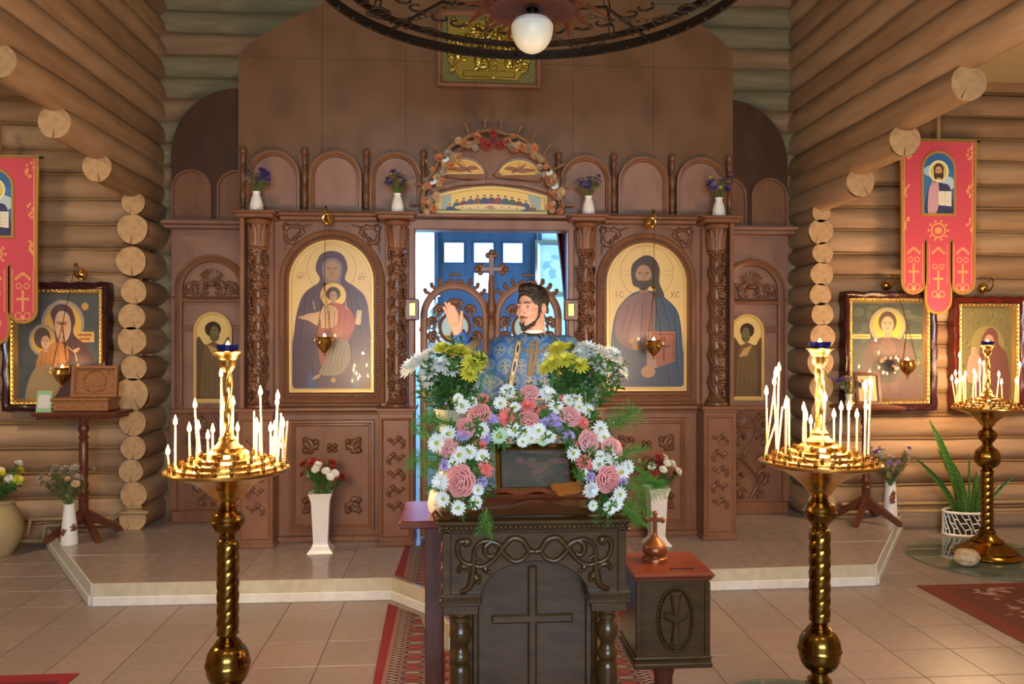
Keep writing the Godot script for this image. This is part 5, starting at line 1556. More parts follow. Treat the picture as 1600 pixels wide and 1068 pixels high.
const BLOOMS_R := [[0.404,1.610,-3.101,0.0355,6], [0.456,1.613,-3.161,0.0310,6], [0.385,1.557,-3.073,0.0352,6], [0.425,1.568,-3.051,0.0324,6], [0.358,1.539,-3.077,0.0302,6], [0.479,1.547,-3.055,0.0350,6], [0.519,1.607,-3.095,0.0405,5], [0.580,1.591,-3.160,0.0413,5], [0.608,1.585,-3.073,0.0377,5], [0.545,1.564,-3.082,0.0378,5], [0.637,1.548,-3.109,0.0356,5], [0.663,1.519,-3.127,0.0281,5], [0.564,1.537,-3.034,0.0322,5], [0.368,1.577,-3.103,0.0254,5], [0.485,1.585,-3.078,0.0302,5]]
# ---------- flowers
var bloom := {}
func petal(mb: MB, c: Vector3, d: Vector3, up: Vector3, len: float, w: float, rise: float, curl: float) -> void:
	var s := d.cross(up).normalized()
	var p0 := c
	var p1 := c + d * len * 0.55 + up * rise * len * 0.6
	var p2 := c + d * len + up * (rise * len + curl * len)
	var P := [PackedVector3Array([p0 - s * w * 0.25, p0, p0 + s * w * 0.25]), PackedVector3Array([p1 - s * w * 0.5 + up * w * 0.15, p1, p1 + s * w * 0.5 + up * w * 0.15]), PackedVector3Array([p2 - s * w * 0.2, p2, p2 + s * w * 0.2])]
	mb.grid(P, false, false, false, 1, 1, -1.0)
func make_blooms() -> void:
	var Y := Vector3.UP
	# all blooms have radius 1 and face +y
	for v in 2:
		var mb := MB.new()
		for L in 4:
			var k: int = [17, 15, 11, 7][L]
			for i in k:
				var a := TAU * (i + L * 0.37 + v * 0.2) / k + rnd(-0.08, 0.08)
				var d := Vector3(cos(a), 0, sin(a))
				petal(mb, Y * (0.05 * L), d, Y, [1.0, 0.85, 0.62, 0.4][L] * rnd(0.88, 1.05), 0.26, [0.12, 0.4, 0.8, 1.4][L], rnd(-0.1, 0.08))
		bloom["mum%d" % v] = mb.done()
	for v in 2:
		var mb := MB.new()
		for L in 2:
			for i in 13:
				var a := TAU * (i + L * 0.5) / 13 + rnd(-0.06, 0.06)
				petal(mb, Y * 0.04 * L + Vector3(cos(a), 0, sin(a)) * 0.15, Vector3(cos(a), 0, sin(a)), Y, rnd(0.75, 0.9), 0.27, 0.1 + 0.2 * L + 0.1 * v, -0.08)
		bloom["daisy%d" % v] = mb.done()
	var e := MB.new()
	e.ball(Vector3(0, 0.1, 0), Vector3(0.26, 0.16, 0.26), 10, 6)
	bloom.eye = e.done()
	for v in 2:
		var mb := MB.new()
		# a rose: rings of overlapping petals with rolled lips
		for L in 6:
			var k: int = [6, 6, 5, 5, 4, 3][L]
			var R: float = [1.0, 0.86, 0.68, 0.5, 0.33, 0.18][L]
			var H: float = [0.12, 0.34, 0.52, 0.64, 0.72, 0.76][L]
			for i in k:
				var a0 := TAU * (i + 0.43 * L + v * 0.3) / k + rnd(-0.1, 0.1)
				var P := []
				for j in 6:
					var f := j / 5.0
					var row := PackedVector3Array()
					for u in 7:
						var w := u / 6.0 - 0.5
						var a := a0 + w * TAU / k * 1.45
						var edge := 1.0 - pow(absf(w) * 2.0, 2.0) * 0.22
						var r := R * (0.25 + 0.72 * sin(minf(f * 1.15, 1.0) * PI * 0.5)) * (1.0 + 0.2 * w) * edge
						var y := -0.3 + (H + 0.3) * sin(f * PI * 0.5) - (0.1 if j == 5 else 0.0) * (1.2 - R * 0.3)
						if j == 5: r += 0.07
						row.append(Vector3(cos(a) * r, y, sin(a) * r))
					P.append(row)
				mb.grid(P, false, false, true, 1, 1, 0.0)
		bloom["rose%d" % v] = mb.done()
	# a sprig of small leaves, length 1 along +y
	for v in 2:
		var mb := MB.new()
		mb.tube([Vector3.ZERO, Vector3(0.03, 0.5, 0), Vector3(0, 1, 0)], [0.015, 0.012, 0.006], 4, 1.0, Vector3.ZERO, false)
		for i in 16:
			var a := i * 2.4 + v
			var d := Vector3(cos(a), 0.35, sin(a)).normalized()
			petal(mb, Vector3(0, 0.1 + 0.055 * i, 0), d, Y, 0.26, 0.13, 0.3, -0.15)
		bloom["sprig%d" % v] = mb.done()
	# a feathery fern frond, length 1
	for v in 2:
		var mb := MB.new()
		var st := []
		for i in 8: st.append(Vector3(0.2 * (i / 7.0) * (i / 7.0), i / 7.0 - 0.15 * pow(i / 7.0, 2.0), 0))
		mb.tube(st, [0.012, 0.011, 0.01, 0.009, 0.008, 0.007, 0.006, 0.004], 4, 1.0, Vector3.ZERO, false)
		for i in 17:
			var f := 0.12 + 0.88 * i / 17.0
			var p: Vector3 = st[mini(int(f * 7), 6)].lerp(st[mini(int(f * 7) + 1, 7)], fposmod(f * 7, 1.0))
			for s in [-1.0, 1.0]:
				var L := 0.34 * (1.0 - f * 0.6)
				var d: Vector3 = Vector3(rnd(-0.5, 0.6), 0.5, s * rnd(0.6, 1.0)).normalized()
				mb.tube([p, p + d * L], 0.003, 3, 1.0, Vector3.ZERO, false)
				for q in 8:
					var b: Vector3 = p + d * L * (q + 0.5) / 8.0
					for w in [-0.8, 0.8]:
						var dd: Vector3 = (d + Vector3(w, 0.35, 0.3 * w)).normalized()
						var n := dd.cross(Vector3(0.3, 0.2, 0.8)).normalized() * 0.0032
						mb.face(b - n, b + n, b + dd * 0.06)
		bloom["fern%d" % v] = mb.done()
func aim(d: Vector3, roll: float, s: float) -> Basis:
	var y := d.normalized()
	var x := y.cross(Vector3.RIGHT if absf(y.x) < 0.9 else Vector3.BACK).normalized()
	return Basis(x, y, x.cross(y)).rotated(y, roll).scaled(Vector3.ONE * s)
func put_bloom(parent: Node3D, p: Vector3, d: Vector3, r: float, kind: int) -> void:
	var b := aim(d, rnd(0, 6), r)
	var v := rng.randi() % 2
	match kind:
		0: mi(bloom["rose%d" % v], "rose", [M.pink, M.pink2][v], parent, p, b.scaled_local(Vector3(1, 0.8, 1)))
		1: mi(bloom["mum%d" % v], "chrysanthemum", M.coral, parent, p, b)
		2:
			var o := mi(bloom["daisy%d" % v], "daisy", M.petalwhite, parent, p, b)
			mi(bloom.eye, "flower_eye", M.eye, o)
		3: mi(bloom["mum%d" % v], "chrysanthemum", M.lilac, parent, p, b)
		4:
			var o := mi(bloom["daisy%d" % v], "daisy", M.petalgreen, parent, p, b)
			mi(bloom.eye, "flower_eye", M.eye, o, Vector3.ZERO, Basis().scaled(Vector3.ONE * 1.3))
		5: mi(bloom["mum%d" % v], "chrysanthemum", M.petalwhite, parent, p, b)
		6: mi(bloom["mum%d" % v], "chrysanthemum", M.yellow, parent, p, b)
		7: mi(bloom["mum%d" % v], "chrysanthemum", M.darkred, parent, p, b)
		8: mi(bloom["mum%d" % v], "dried_flower", M.violet, parent, p, b)
		9: mi(bloom["mum%d" % v], "dried_flower", M.dusty, parent, p, b)
		10: mi(bloom["mum%d" % v], "dried_flower", M.straw, parent, p, b)
		11: mi(bloom["mum%d" % v], "dried_flower", M.dullorange, parent, p, b)
# gathers transformed copies of a mesh into one mesh
func scatter(list: Array) -> ArrayMesh:
	var st := SurfaceTool.new()
	st.begin(Mesh.PRIMITIVE_TRIANGLES)
	for q in list: st.append_from(q[0], 0, q[1])
	return st.commit()
# blooms: [x, y, z, radius, kind] about the node; stems run to (0, 0, 0)
func bouquet(at: Vector3, label: String, blooms: Array, leaf: Material, leaves := 14, leaf_len := 0.12, foot := Vector3.ZERO, group := "", tmin := 0.15, tmax := 0.8) -> Node3D:
	var t := thing("flower_bouquet", at, label, "flowers", group)
	var mb := MB.new()
	var sp := []
	var mid := Vector3.ZERO
	for q in blooms: mid += Vector3(q[0], q[1], q[2]) / blooms.size()
	for q in blooms:
		var p := Vector3(q[0], q[1], q[2])
		var d := (p - foot).normalized()
		put_bloom(t, p, (d + (p - mid) * 3.0 + Vector3(0, 0.15, 0.35)).normalized(), q[3], q[4])
		mb.tube([foot + d * 0.01, foot.lerp(p, 0.5) + Vector3(p.x, 0, p.z) * -0.08, p - d * q[3] * 0.2], 0.0022, 5, 1.0, Vector3.ZERO, false)
	for k in leaves:
		var q: Array = blooms[k % blooms.size()]
		var p := Vector3(q[0], q[1], q[2])
		var o := foot.lerp(p, rnd(tmin, tmax))
		sp.append([bloom["sprig%d" % (k % 2)], Transform3D(aim(((p - foot).normalized() + Vector3(rnd(-0.5, 0.5), rnd(-0.2, 0.3), rnd(-0.3, 0.6))).normalized(), rnd(0, 6), rnd(0.7, 1.2) * leaf_len), o)])
	tag(obj(mb, "stems", M.stem, t), "", "", "", "stuff")
	if sp.size() > 0: tag(mi(scatter(sp), "foliage", leaf, t), "", "", "", "stuff")
	return t
func petal_mat(c: Color) -> StandardMaterial3D:
	var m := mat(c, 0.7)
	m.backlight_enabled = true
	m.backlight = Color(0.25, 0.25, 0.25) * c
	return m
func flower_materials() -> void:
	M.pink = petal_mat(C("eaa5a2")); M.pink2 = petal_mat(C("e89894")); M.coral = petal_mat(C("ee8078")); M.petalwhite = petal_mat(C("e9ece6")); M.petalgreen = petal_mat(C("bfe0c0"))
	M.lilac = petal_mat(C("b7a2d4")); M.yellow = petal_mat(C("dfd84a")); M.darkred = petal_mat(C("9c3833")); M.violet = petal_mat(C("6a55a0")); M.dusty = petal_mat(C("a39a90")); M.straw = petal_mat(C("c2a57c")); M.dullorange = petal_mat(C("c27f5a"))
	M.eye = mat(C("a8b04a"), 0.8)
	M.stem = mat(C("4e6b2e"), 0.7)
	M.leaf = petal_mat(C("3f6b28")); M.fern = petal_mat(C("4f8a2c")); M.dryleaf = petal_mat(C("6b6b42"))

# ---------- the lectern and what stands round it
func rope_bar(mb: MB, a: Vector3, b: Vector3, r: float) -> void:
	var n := int(a.distance_to(b) / (r * 1.7))
	var d := (b - a) / n
	for i in n:
		var c := a + d * (i + 0.5)
		mb.ball(c, Vector3(r * 1.05, r * 0.8, r), 7, 5)
func lectern() -> void:
	var t := thing("lectern", Vector3(0.274, 0.01, -2.97), "dark carved wooden lectern with an arched cross panel under the flowers", "lectern")
	var zf := 0.22
	var mb := MB.new()
	# fascia with arched cut-out
	var half := [Vector2(-0.325, 0.735), Vector2(-0.19, 0.735)]
	half.append_array(arc(0, 0.735, 0.19, PI, 0, 20, 0.125))
	half.append_array([Vector2(0.325, 0.735), Vector2(0.325, 0.985), Vector2(-0.325, 0.985)])
	var dedup := []
	for p in half:
		if dedup.is_empty() or dedup[-1].distance_to(p) > 0.0005: dedup.append(p)
	mb.prism(dedup, zf - 0.04, zf, 0.003, true)
	obj(mb, "fascia", M.lectern, t)
	for s in [-1.0, 1.0]:
		mb = MB.new()
		mb.box(Vector3(s * 0.31, 0.86, 0.1), Vector3(0.03, 0.25, 0.2), 0.004)
		mb.box(Vector3(s * 0.29, 0.35, 0.07), Vector3(0.02, 0.7, 0.13), 0.003)
		obj(mb, "side_panel", M.lectern, t)
		mb = MB.new()
		for k in 5:
			acanthus(mb, Vector2(0.02 * (1 if k % 2 else -1), 0.62 + k * 0.075), PI / 2, (1 if k % 2 else -1) * 4.0, 0.08, 0, 2)
		mi(mb.done(), "side_carving", M.redwood, t, Vector3(s * 0.326, 0.1, 0.12), Basis(Vector3.UP, s * PI / 2))
		# side stile on the fascia and capital blocks
		mb = MB.new()
		mb.box(Vector3(s * 0.31, 0.86, zf + 0.004), Vector3(0.03, 0.24, 0.012), 0.003)
		obj(mb, "stile", M.lectern, t)
		mb = MB.new()
		mb.box(Vector3(s * 0.262, 0.748, zf - 0.02), Vector3(0.15, 0.012, 0.08), 0.003)
		mb.box(Vector3(s * 0.262, 0.718, zf - 0.02), Vector3(0.15, 0.012, 0.08), 0.003)
		mb.box(Vector3(s * 0.262, 0.732, zf - 0.02), Vector3(0.14, 0.02, 0.07))
		rope_bar(mb, Vector3(s * 0.262 - 0.072, 0.733, zf + 0.017), Vector3(s * 0.262 + 0.072, 0.733, zf + 0.017), 0.0075)
		mb.box(Vector3(s * 0.262, 0.697, zf - 0.02), Vector3(0.125, 0.035, 0.065), 0.003)
		obj(mb, "capital_block", M.lectern, t)
		mb = MB.new()
		mb.lathe([Vector2(0.036, 0), Vector2(0.036, 0.32), Vector2(0.036, 0.47), Vector2(0.033, 0.49), Vector2(0.026, 0.5), Vector2(0.034, 0.51), Vector2(0.036, 0.525), Vector2(0.03, 0.54), Vector2(0.024, 0.55), Vector2(0.022, 0.562), Vector2(0.034, 0.58), Vector2(0.04, 0.6), Vector2(0.038, 0.622), Vector2(0.026, 0.64), Vector2(0.024, 0.645), Vector2(0.034, 0.652), Vector2(0.034, 0.66), Vector2(0.026, 0.668), Vector2(0.036, 0.675), Vector2(0.036, 0.682)], 24, Vector3(s * 0.262, 0, zf - 0.02))
		obj(mb, "turned_column", M.lectern, t)
		# fascia vine carving, mirrored
		mb = MB.new()
		var z := zf + 0.004
		var f := func(a): return a.map(func(v): return Vector2(s * (v[0]), v[1]))
		var cv := func(a): return curve(f.call(a), 0, 6).map(func(v): return Vector2(v.x, v.y))
		vol(mb, cv.call([[0.005, 0.895], [0.02, 0.9], [0.045, 0.935], [0.08, 0.942], [0.11, 0.915], [0.15, 0.865], [0.19, 0.845], [0.23, 0.855]]), 0.0104, 0.0078, z, 0.9, 0.0111)
		vol(mb, cv.call([[0.02, 0.9], [0.04, 0.87], [0.075, 0.862], [0.11, 0.89], [0.125, 0.92], [0.17, 0.935], [0.205, 0.92], [0.215, 0.885], [0.19, 0.865]]), 0.0078, 0.0052, z, 0.9, 0.0104)
		vol(mb, cv.call([[0.13, 0.91], [0.15, 0.93], [0.175, 0.915], [0.17, 0.885], [0.15, 0.88]]), 0.0065, 0.0078, z, 0.9, 0.0117)
		vol(mb, cv.call([[0.215, 0.9], [0.217, 0.85], [0.222, 0.8], [0.235, 0.77], [0.265, 0.758]]), 0.0065, 0.0052, z, 0.9, 0.0143)
		vol(mb, cv.call([[0.222, 0.85], [0.255, 0.865], [0.272, 0.9], [0.268, 0.93], [0.245, 0.935]]), 0.0078, 0.0130, z, 0.9, 0.0091)
		vol(mb, cv.call([[0.222, 0.83], [0.24, 0.845], [0.262, 0.845], [0.27, 0.825]]), 0.0078, 0.0052, z, 0.9, 0.0130)
		vol(mb, cv.call([[0.222, 0.825], [0.205, 0.805], [0.2, 0.79]]), 0.0065, 0.0052, z, 0.9, 0.0156)
		vol(mb, cv.call([[0.17, 0.853], [0.175, 0.835], [0.16, 0.822]]), 0.0065, 0.0052, z, 0.9, 0.0117)
		for q in [[0.24, 0.932, 0.018], [0.005, 0.895, 0.009], [0.2, 0.795, 0.012], [0.16, 0.824, 0.008], [0.15, 0.884, 0.009]]: mb.ball(Vector3(s * q[0], q[1], z), Vector3(q[2], q[2], q[2] * 0.7), 12, 7)
		obj(mb, "vine_carving", M.lectern, t)
	# recessed arched panel with a raised cross
	mb = MB.new()
	var pan := [Vector2(-0.24, 0.0), Vector2(0.24, 0.0), Vector2(0.24, 0.74)]
	pan.append_array(arc(0, 0.735, 0.225, 0.05, PI - 0.05, 20, 0.15))
	pan.append(Vector2(-0.24, 0.74))
	mb.prism(pan, 0.1, 0.12, 0.002, true)
	mb.mould([Vector2(0.2, 0.0), Vector2(0.2, 0.735)] + arc(0, 0.735, 0.2, 0.1, PI - 0.1, 18, 0.135) + [Vector2(-0.2, 0.735), Vector2(-0.2, 0.0)], false, [Vector2(0.02, 0), Vector2(0.014, 0.012), Vector2(0, 0.01), Vector2(-0.006, 0)], 0.12)
	var pn := obj(mb, "arched_panel", M.lectern, t)
	mb = MB.new()
	mb.box(Vector3(0, 0.46, 0.124), Vector3(0.034, 0.72, 0.02), 0.007)
	mb.box(Vector3(0, 0.625, 0.1245), Vector3(0.3, 0.034, 0.02), 0.007)
	obj(mb, "raised_cross", M.lectern, pn)
	# upper mouldings
	mb = MB.new()
	mb.box(Vector3(0, 1.0, 0.115), Vector3(0.69, 0.014, 0.24), 0.004)
	mb.box(Vector3(0, 0.968, 0.115), Vector3(0.675, 0.012, 0.23), 0.004)
	mb.box(Vector3(0, 0.984, 0.115), Vector3(0.665, 0.02, 0.22))
	obj(mb, "cornice", M.lectern, t)
	mb = MB.new()
	rope_bar(mb, Vector3(-0.337, 0.984, zf + 0.01), Vector3(0.337, 0.984, zf + 0.01), 0.01)
	tag(obj(mb, "rope_moulding", M.lectern, t), "", "", "", "stuff")
	# wavy front rail and sloping desk
	mb = MB.new()
	var wave := [Vector2(-0.355, 1.007), Vector2(0.355, 1.007), Vector2(0.362, 1.03), Vector2(0.35, 1.042)]
	for k in 25:
		var x := 0.33 - 0.66 * k / 24.0
		wave.append(Vector2(x, 1.046 + 0.024 * cos(x / 0.33 * PI) + 0.006 * cos(x * 30.0)))
	wave.append(Vector2(-0.35, 1.042)); wave.append(Vector2(-0.362, 1.03))
	mb.prism(wave, zf - 0.035, zf - 0.002, 0.006, true)
	obj(mb, "front_rail", M.lectern2, t)
	mb = MB.new()
	mb.box(Vector3(0, 1.04, 0.09), Vector3(0.64, 0.02, 0.19), 0.004, Basis(Vector3.RIGHT, 0.2))
	for s in [-1.0, 1.0]: mb.prism([Vector2(s * 0.32 - 0.01, 1.005), Vector2(s * 0.32 + 0.01, 1.005), Vector2(s * 0.32 + 0.01, 1.09), Vector2(s * 0.32 - 0.01, 1.06)], 0.0, 0.1)
	obj(mb, "desk", M.lectern2, t)
	# glazed icon case lying on the desk
	var c := thing("icon_case", Vector3(0.285, 1.078, -2.82), "glazed wooden icon case with a wavy front lying among the flowers", "icon case")
	var tilt := Basis(Vector3.RIGHT, -0.45)
	mb = MB.new()
	var wv := [Vector2(-0.185, 0.0), Vector2(0.185, 0.0), Vector2(0.187, 0.03)]
	for k in 21:
		var x := 0.18 - 0.36 * k / 20.0
		wv.append(Vector2(x, 0.04 + 0.005 * cos(x * 52.0)))
	wv.append(Vector2(-0.187, 0.03))
	mb.prism(wv, 0.0, 0.05, 0.012, true)
	obj(mb, "wavy_base", M.redwood, c)
	mb = MB.new()
	mb.at(Vector3(0, 0.03, 0.01), tilt)
	mb.box(Vector3(0, 0.08, -0.03), Vector3(0.29, 0.16, 0.05), 0.006)
	obj(mb, "case_body", M.redwood, c)
	mb = MB.new()
	mb.at(Vector3(0, 0.03, 0.01), tilt)
	mb.mould(rect(0, 0.08, 0.27, 0.16), true, [Vector2(0.012, 0), Vector2(0.01, 0.02), Vector2(-0.004, 0.022), Vector2(-0.012, 0.008)], 0.0)
	obj(mb, "gilt_edge", M.brass, c)
	mb = MB.new()
	mb.at(Vector3(0, 0.03, 0.01), tilt)
	mb.prism(rect(0, 0.08, 0.26, 0.15), -0.004, 0.002)
	var dp := Pic.new(128, 96, C("3c3226"))
	for k in 30: dp.oval(rnd(0, 1), rnd(0, 1), rnd(0.05, 0.16), rnd(0.04, 0.12), [C("4a3d2c"), C("5d4a34"), C("332a22"), C("6b4438")][k % 4])
	obj(mb, "dark_icon", pm(dp, 0.3), c)
	mb = MB.new()
	mb.at(Vector3(0, 0.03, 0.01), tilt)
	mb.prism(rect(0, 0.08, 0.26, 0.15), 0.008, 0.011)
	obj(mb, "case_glass", M.glass, c)
	# folded orange cloth on the case
	var cl := thing("folded_cloth", Vector3(0.39, 1.128, -2.735), "small orange-brown folded cloth on the icon case", "cloth")
	for k in 2:
		mb = MB.new()
		var b := Basis(Vector3.RIGHT, 0.35) * Basis(Vector3.UP, 0.45 - 0.12 * k) * Basis(Vector3.BACK, -0.1)
		var P := []
		for j in 5:
			var r := PackedVector3Array()
			for i in 9: r.append(b * Vector3(-0.055 + 0.11 * i / 8.0, 0.006 * k + 0.002 * sin(i * 1.4 + j), -0.03 + 0.06 * j / 4.0))
			P.append(r)
		mb.grid(P, false, false, true)
		var Q := []
		for row in P:
			var r := PackedVector3Array()
			for p in row: r.append(p - b.y * 0.005)
			Q.append(r)
		mb.grid(Q, false, false, false)
		for j in 4:
			mb.quad(P[j][0], P[j + 1][0], Q[j + 1][0], Q[j][0]); mb.quad(P[j][8], Q[j][8], Q[j + 1][8], P[j + 1][8])
		for i in 8:
			mb.quad(P[4][i], P[4][i + 1], Q[4][i + 1], Q[4][i])
			mb.quad(P[0][i + 1], P[0][i], Q[0][i], Q[0][i + 1])
		obj(mb, "fold", M.orangecloth, cl)
	# flower garland round the case
	var w := thing("flower_garland", Vector3(0.28, 1.05, -2.8), "arched garland of pink roses, white daisies and lilac chrysanthemums on the lectern", "flowers")
	var o := Vector3(0.28, 1.05, -2.8)
	var hub := Vector3(0.28, 1.15, -2.95)
	var gs := []
	for q in WREATH:
		var p := Vector3(q[0], q[1], q[2])
		var d := ((p - hub) * Vector3(1, 1, 0.4)).normalized()
		var s: float = q[3]
		put_bloom(w, p - o, (d * 0.55 + Vector3(0, 0.1, 1.0) + Vector3(rnd(-0.2, 0.2), rnd(-0.2, 0.2), 0)).normalized(), s * (1.12 if q[4] != 2 else 1.3), q[4])
		for k in 3:
			gs.append([bloom["sprig%d" % (k % 2)], Transform3D(aim((d + Vector3(rnd(-0.7, 0.7), rnd(-0.7, 0.7), rnd(-0.1, 0.7))).normalized(), rnd(0, 6), rnd(0.055, 0.085)), p - o - Vector3(0, 0, 0.035) - d * 0.03)])
	for k in 90:
		# greenery filling the arch behind the blooms
		var a := lerpf(-0.35, PI + 0.35, k / 89.0)
		var p := Vector3(0.28 + 0.24 * cos(a), 1.16 + 0.2 * sin(a), -2.8 - 0.12 * maxf(sin(a), 0.0)) + Vector3(rnd(-0.03, 0.03), rnd(-0.03, 0.03), rnd(-0.03, 0.02))
		gs.append([bloom["sprig%d" % (k % 2)], Transform3D(aim(Vector3(rnd(-1, 1), rnd(-0.5, 1), rnd(0, 0.8)).normalized(), rnd(0, 6), rnd(0.06, 0.1)), p - o)])
	tag(mi(scatter(gs), "foliage", M.leaf, w), "", "", "", "stuff")
	for q in [[-0.01, 1.34, -2.9, -1, 0.35, 0.17, 5], [-0.03, 1.25, -2.87, -1, 0.05, 0.18, 6], [-0.03, 1.17, -2.82, -1, -0.1, 0.13, 3], [0.55, 1.32, -2.9, 0.9, 0.45, 0.17, 5], [0.58, 1.22, -2.84, 1, 0.2, 0.16, 4], [0.6, 1.14, -2.74, 1, -0.2, 0.16, 5], [0.57, 1.11, -2.67, 0.45, -0.9, 0.13, 5], [0.1, 1.075, -2.67, 0.1, -1, 0.1, 4], [0.5, 1.09, -2.67, 0.1, -1, 0.08, 2], [0.11, 1.42, -3.0, -0.2, 1, 0.12, 2], [-0.03, 1.12, -2.72, -0.7, -0.6, 0.1, 2]]:
		for k in q[6]:
			var d := Vector3(q[3] + rnd(-0.45, 0.45), q[4] + rnd(-0.45, 0.45), 0.2 + rnd(-0.3, 0.3)).normalized()
			mi(bloom["fern%d" % (k % 2)], "fern_frond", M.fern, w, Vector3(q[0], q[1], q[2]) - o + Vector3(rnd(-0.02, 0.02), rnd(-0.02, 0.02), 0), aim(d, rnd(-3, 3), q[5] * rnd(0.8, 1.15)))
	# low plank table behind, carrying the two tall bouquets
	var tb := thing("side_table", Vector3(0.18, 0.01, -3.19), "reddish plank table standing behind the lectern", "table")
	mb = MB.new()
	mb.box(Vector3(0, 0.935, 0), Vector3(0.8, 0.03, 0.38), 0.005)
	obj(mb, "tabletop", M.redwood, tb)
	for x in [-0.27, 0.34]:
		mb = MB.new()
		mb.box(Vector3(x, 0.46, 0.1), Vector3(0.07, 0.92, 0.05), 0.004)
		obj(mb, "leg", M.furn, tb)
		mb = MB.new()
		mb.box(Vector3(x, 0.46, -0.14), Vector3(0.07, 0.92, 0.05), 0.004)
		obj(mb, "leg", M.furn, tb)
	var i := 0
	for q in [[Vector3(-0.015, 0.962, -3.13), BLOOMS_L, "left"], [Vector3(0.49, 0.962, -3.13), BLOOMS_R, "right"]]:
		var v := thing("vase", q[0], "cream fluted vase at the %s end of the plank table" % q[2], "vase", "cream vases behind the lectern")
		mb = MB.new()
		mb.lathe([Vector2(0.085, 0), Vector2(0.095, 0.01), Vector2(0.1, 0.04), Vector2(0.09, 0.09), Vector2(0.06, 0.16), Vector2(0.045, 0.22), Vector2(0.045, 0.28), Vector2(0.055, 0.36), Vector2(0.072, 0.41), Vector2(0.076, 0.416), Vector2(0.07, 0.414), Vector2(0.05, 0.36), Vector2(0.04, 0.28)], 32, Vector3.ZERO, 1, 1, 0.03, 10)
		obj(mb, "vase_body", M.cream, v)
		var bl := []
		var vo: Vector3 = q[0] + Vector3(0, 0.3, 0)
		for e in q[1]: bl.append([e[0] - vo.x, e[1] - vo.y, e[2] - vo.z, e[3] * 1.42, e[4]])
		for k in 6: bl.append([rnd(-0.07, 0.07), rnd(0.24, 0.3), rnd(-0.16, -0.06), 0.035, 5 if (k + i) % 2 else 6])
		bouquet(vo, "bouquet of white and yellow chrysanthemums in the %s cream vase" % q[2], bl, M.leaf, 60, 0.11, Vector3.ZERO, "tall bouquets behind the lectern", 0.3, 0.85)
		i += 1
func donation_box() -> void:
	var t := thing("donation_box", Vector3(0.885, 0.01, -3.31), "dark wooden donation box on a post with a copper onion dome", "donation box")
	var mb := MB.new()
	mb.box(Vector3(0, 0.49, 0), Vector3(0.31, 0.35, 0.3), 0.006)
	obj(mb, "box_body", M.lectern, t)
	mb = MB.new()
	mb.box(Vector3(0, 0.675, 0), Vector3(0.345, 0.022, 0.335), 0.008)
	mb.box(Vector3(0, 0.66, 0), Vector3(0.325, 0.012, 0.315), 0.003)
	var lid := obj(mb, "lid", M.redwood, t)
	mb = MB.new()
	mb.box(Vector3(0.05, 0.687, 0.1), Vector3(0.1, 0.003, 0.007))
	obj(mb, "coin_slot", M.wick, lid)
	mb = MB.new()
	mb.box(Vector3(0, 0.305, 0), Vector3(0.33, 0.024, 0.32), 0.006)
	mb.box(Vector3(0, 0.335, 0), Vector3(0.325, 0.012, 0.315), 0.004)
	rope_bar(mb, Vector3(-0.16, 0.322, 0.152), Vector3(0.16, 0.322, 0.152), 0.008)
	obj(mb, "base_moulding", M.lectern, t)
	for s in [-1.0, 1.0]:
		mb = MB.new()
		mb.box(Vector3(s * 0.143, 0.495, 0.152), Vector3(0.024, 0.3, 0.01), 0.003)
		obj(mb, "stile", M.lectern, t)
	mb = MB.new()
	for k in 48:
		var a := TAU * k / 48
		mb.ball(Vector3(0.01 + cos(a) * 0.075, 0.495 + sin(a) * 0.13, 0.153), Vector3(0.0075, 0.0075, 0.009), 6, 4)
	mb.mould(arc(0.01, 0.495, 0.064, 0, TAU - TAU / 32, 31, 0.118), true, [Vector2(0.008, 0), Vector2(0.004, 0.01), Vector2(-0.004, 0)], 0.15)
	var ov := obj(mb, "oval_moulding", M.lectern, t)
	mb = MB.new()
	# relief cross in the oval with widening arms
	mb.prism([Vector2(-0.012, 0.39), Vector2(0.032, 0.39), Vector2(0.022, 0.48), Vector2(0.06, 0.5), Vector2(0.06, 0.53), Vector2(0.022, 0.52), Vector2(0.036, 0.605), Vector2(-0.016, 0.605), Vector2(-0.002, 0.52), Vector2(-0.04, 0.53), Vector2(-0.04, 0.5), Vector2(-0.002, 0.48)], 0.15, 0.163, 0.008)
	obj(mb, "relief_cross", M.lectern, ov)
	mb = MB.new()
	mb.lathe([Vector2(0.055, 0.686), Vector2(0.056, 0.7), Vector2(0.052, 0.706), Vector2(0.044, 0.708), Vector2(0.044, 0.714), Vector2(0.05, 0.72), Vector2(0.055, 0.733), Vector2(0.052, 0.748), Vector2(0.04, 0.764), Vector2(0.022, 0.782), Vector2(0.012, 0.796), Vector2(0.01, 0.806)], 28, Vector3(-0.03, 0, -0.03))
	var dm := obj(mb, "onion_dome", M.coppershine, t)
	mb = MB.new()
	mb.at(Vector3(-0.03, 0, -0.03), Basis(Vector3.UP, -0.35))
	mb.box(Vector3(0, 0.845, 0), Vector3(0.02, 0.095, 0.012), 0.003)
	mb.box(Vector3(0, 0.863, 0), Vector3(0.07, 0.018, 0.012), 0.003)
	for s in [-1.0, 1.0]: mb.ball(Vector3(s * 0.034, 0.863, 0), Vector3(0.01, 0.014, 0.008), 8, 5)
	mb.ball(Vector3(0, 0.892, 0), Vector3(0.014, 0.01, 0.008), 8, 5)
	obj(mb, "dome_cross", M.coppershine, dm)
	mb = MB.new()
	mb.lathe([Vector2(0.04, 0), Vector2(0.04, 0.2), Vector2(0.05, 0.24), Vector2(0.035, 0.26), Vector2(0.06, 0.293)], 16)
	mb.box(Vector3(0, 0.012, 0), Vector3(0.3, 0.024, 0.06), 0.005)
	mb.box(Vector3(0, 0.012, 0), Vector3(0.06, 0.024, 0.3), 0.005)
	obj(mb, "post", M.furn, t)
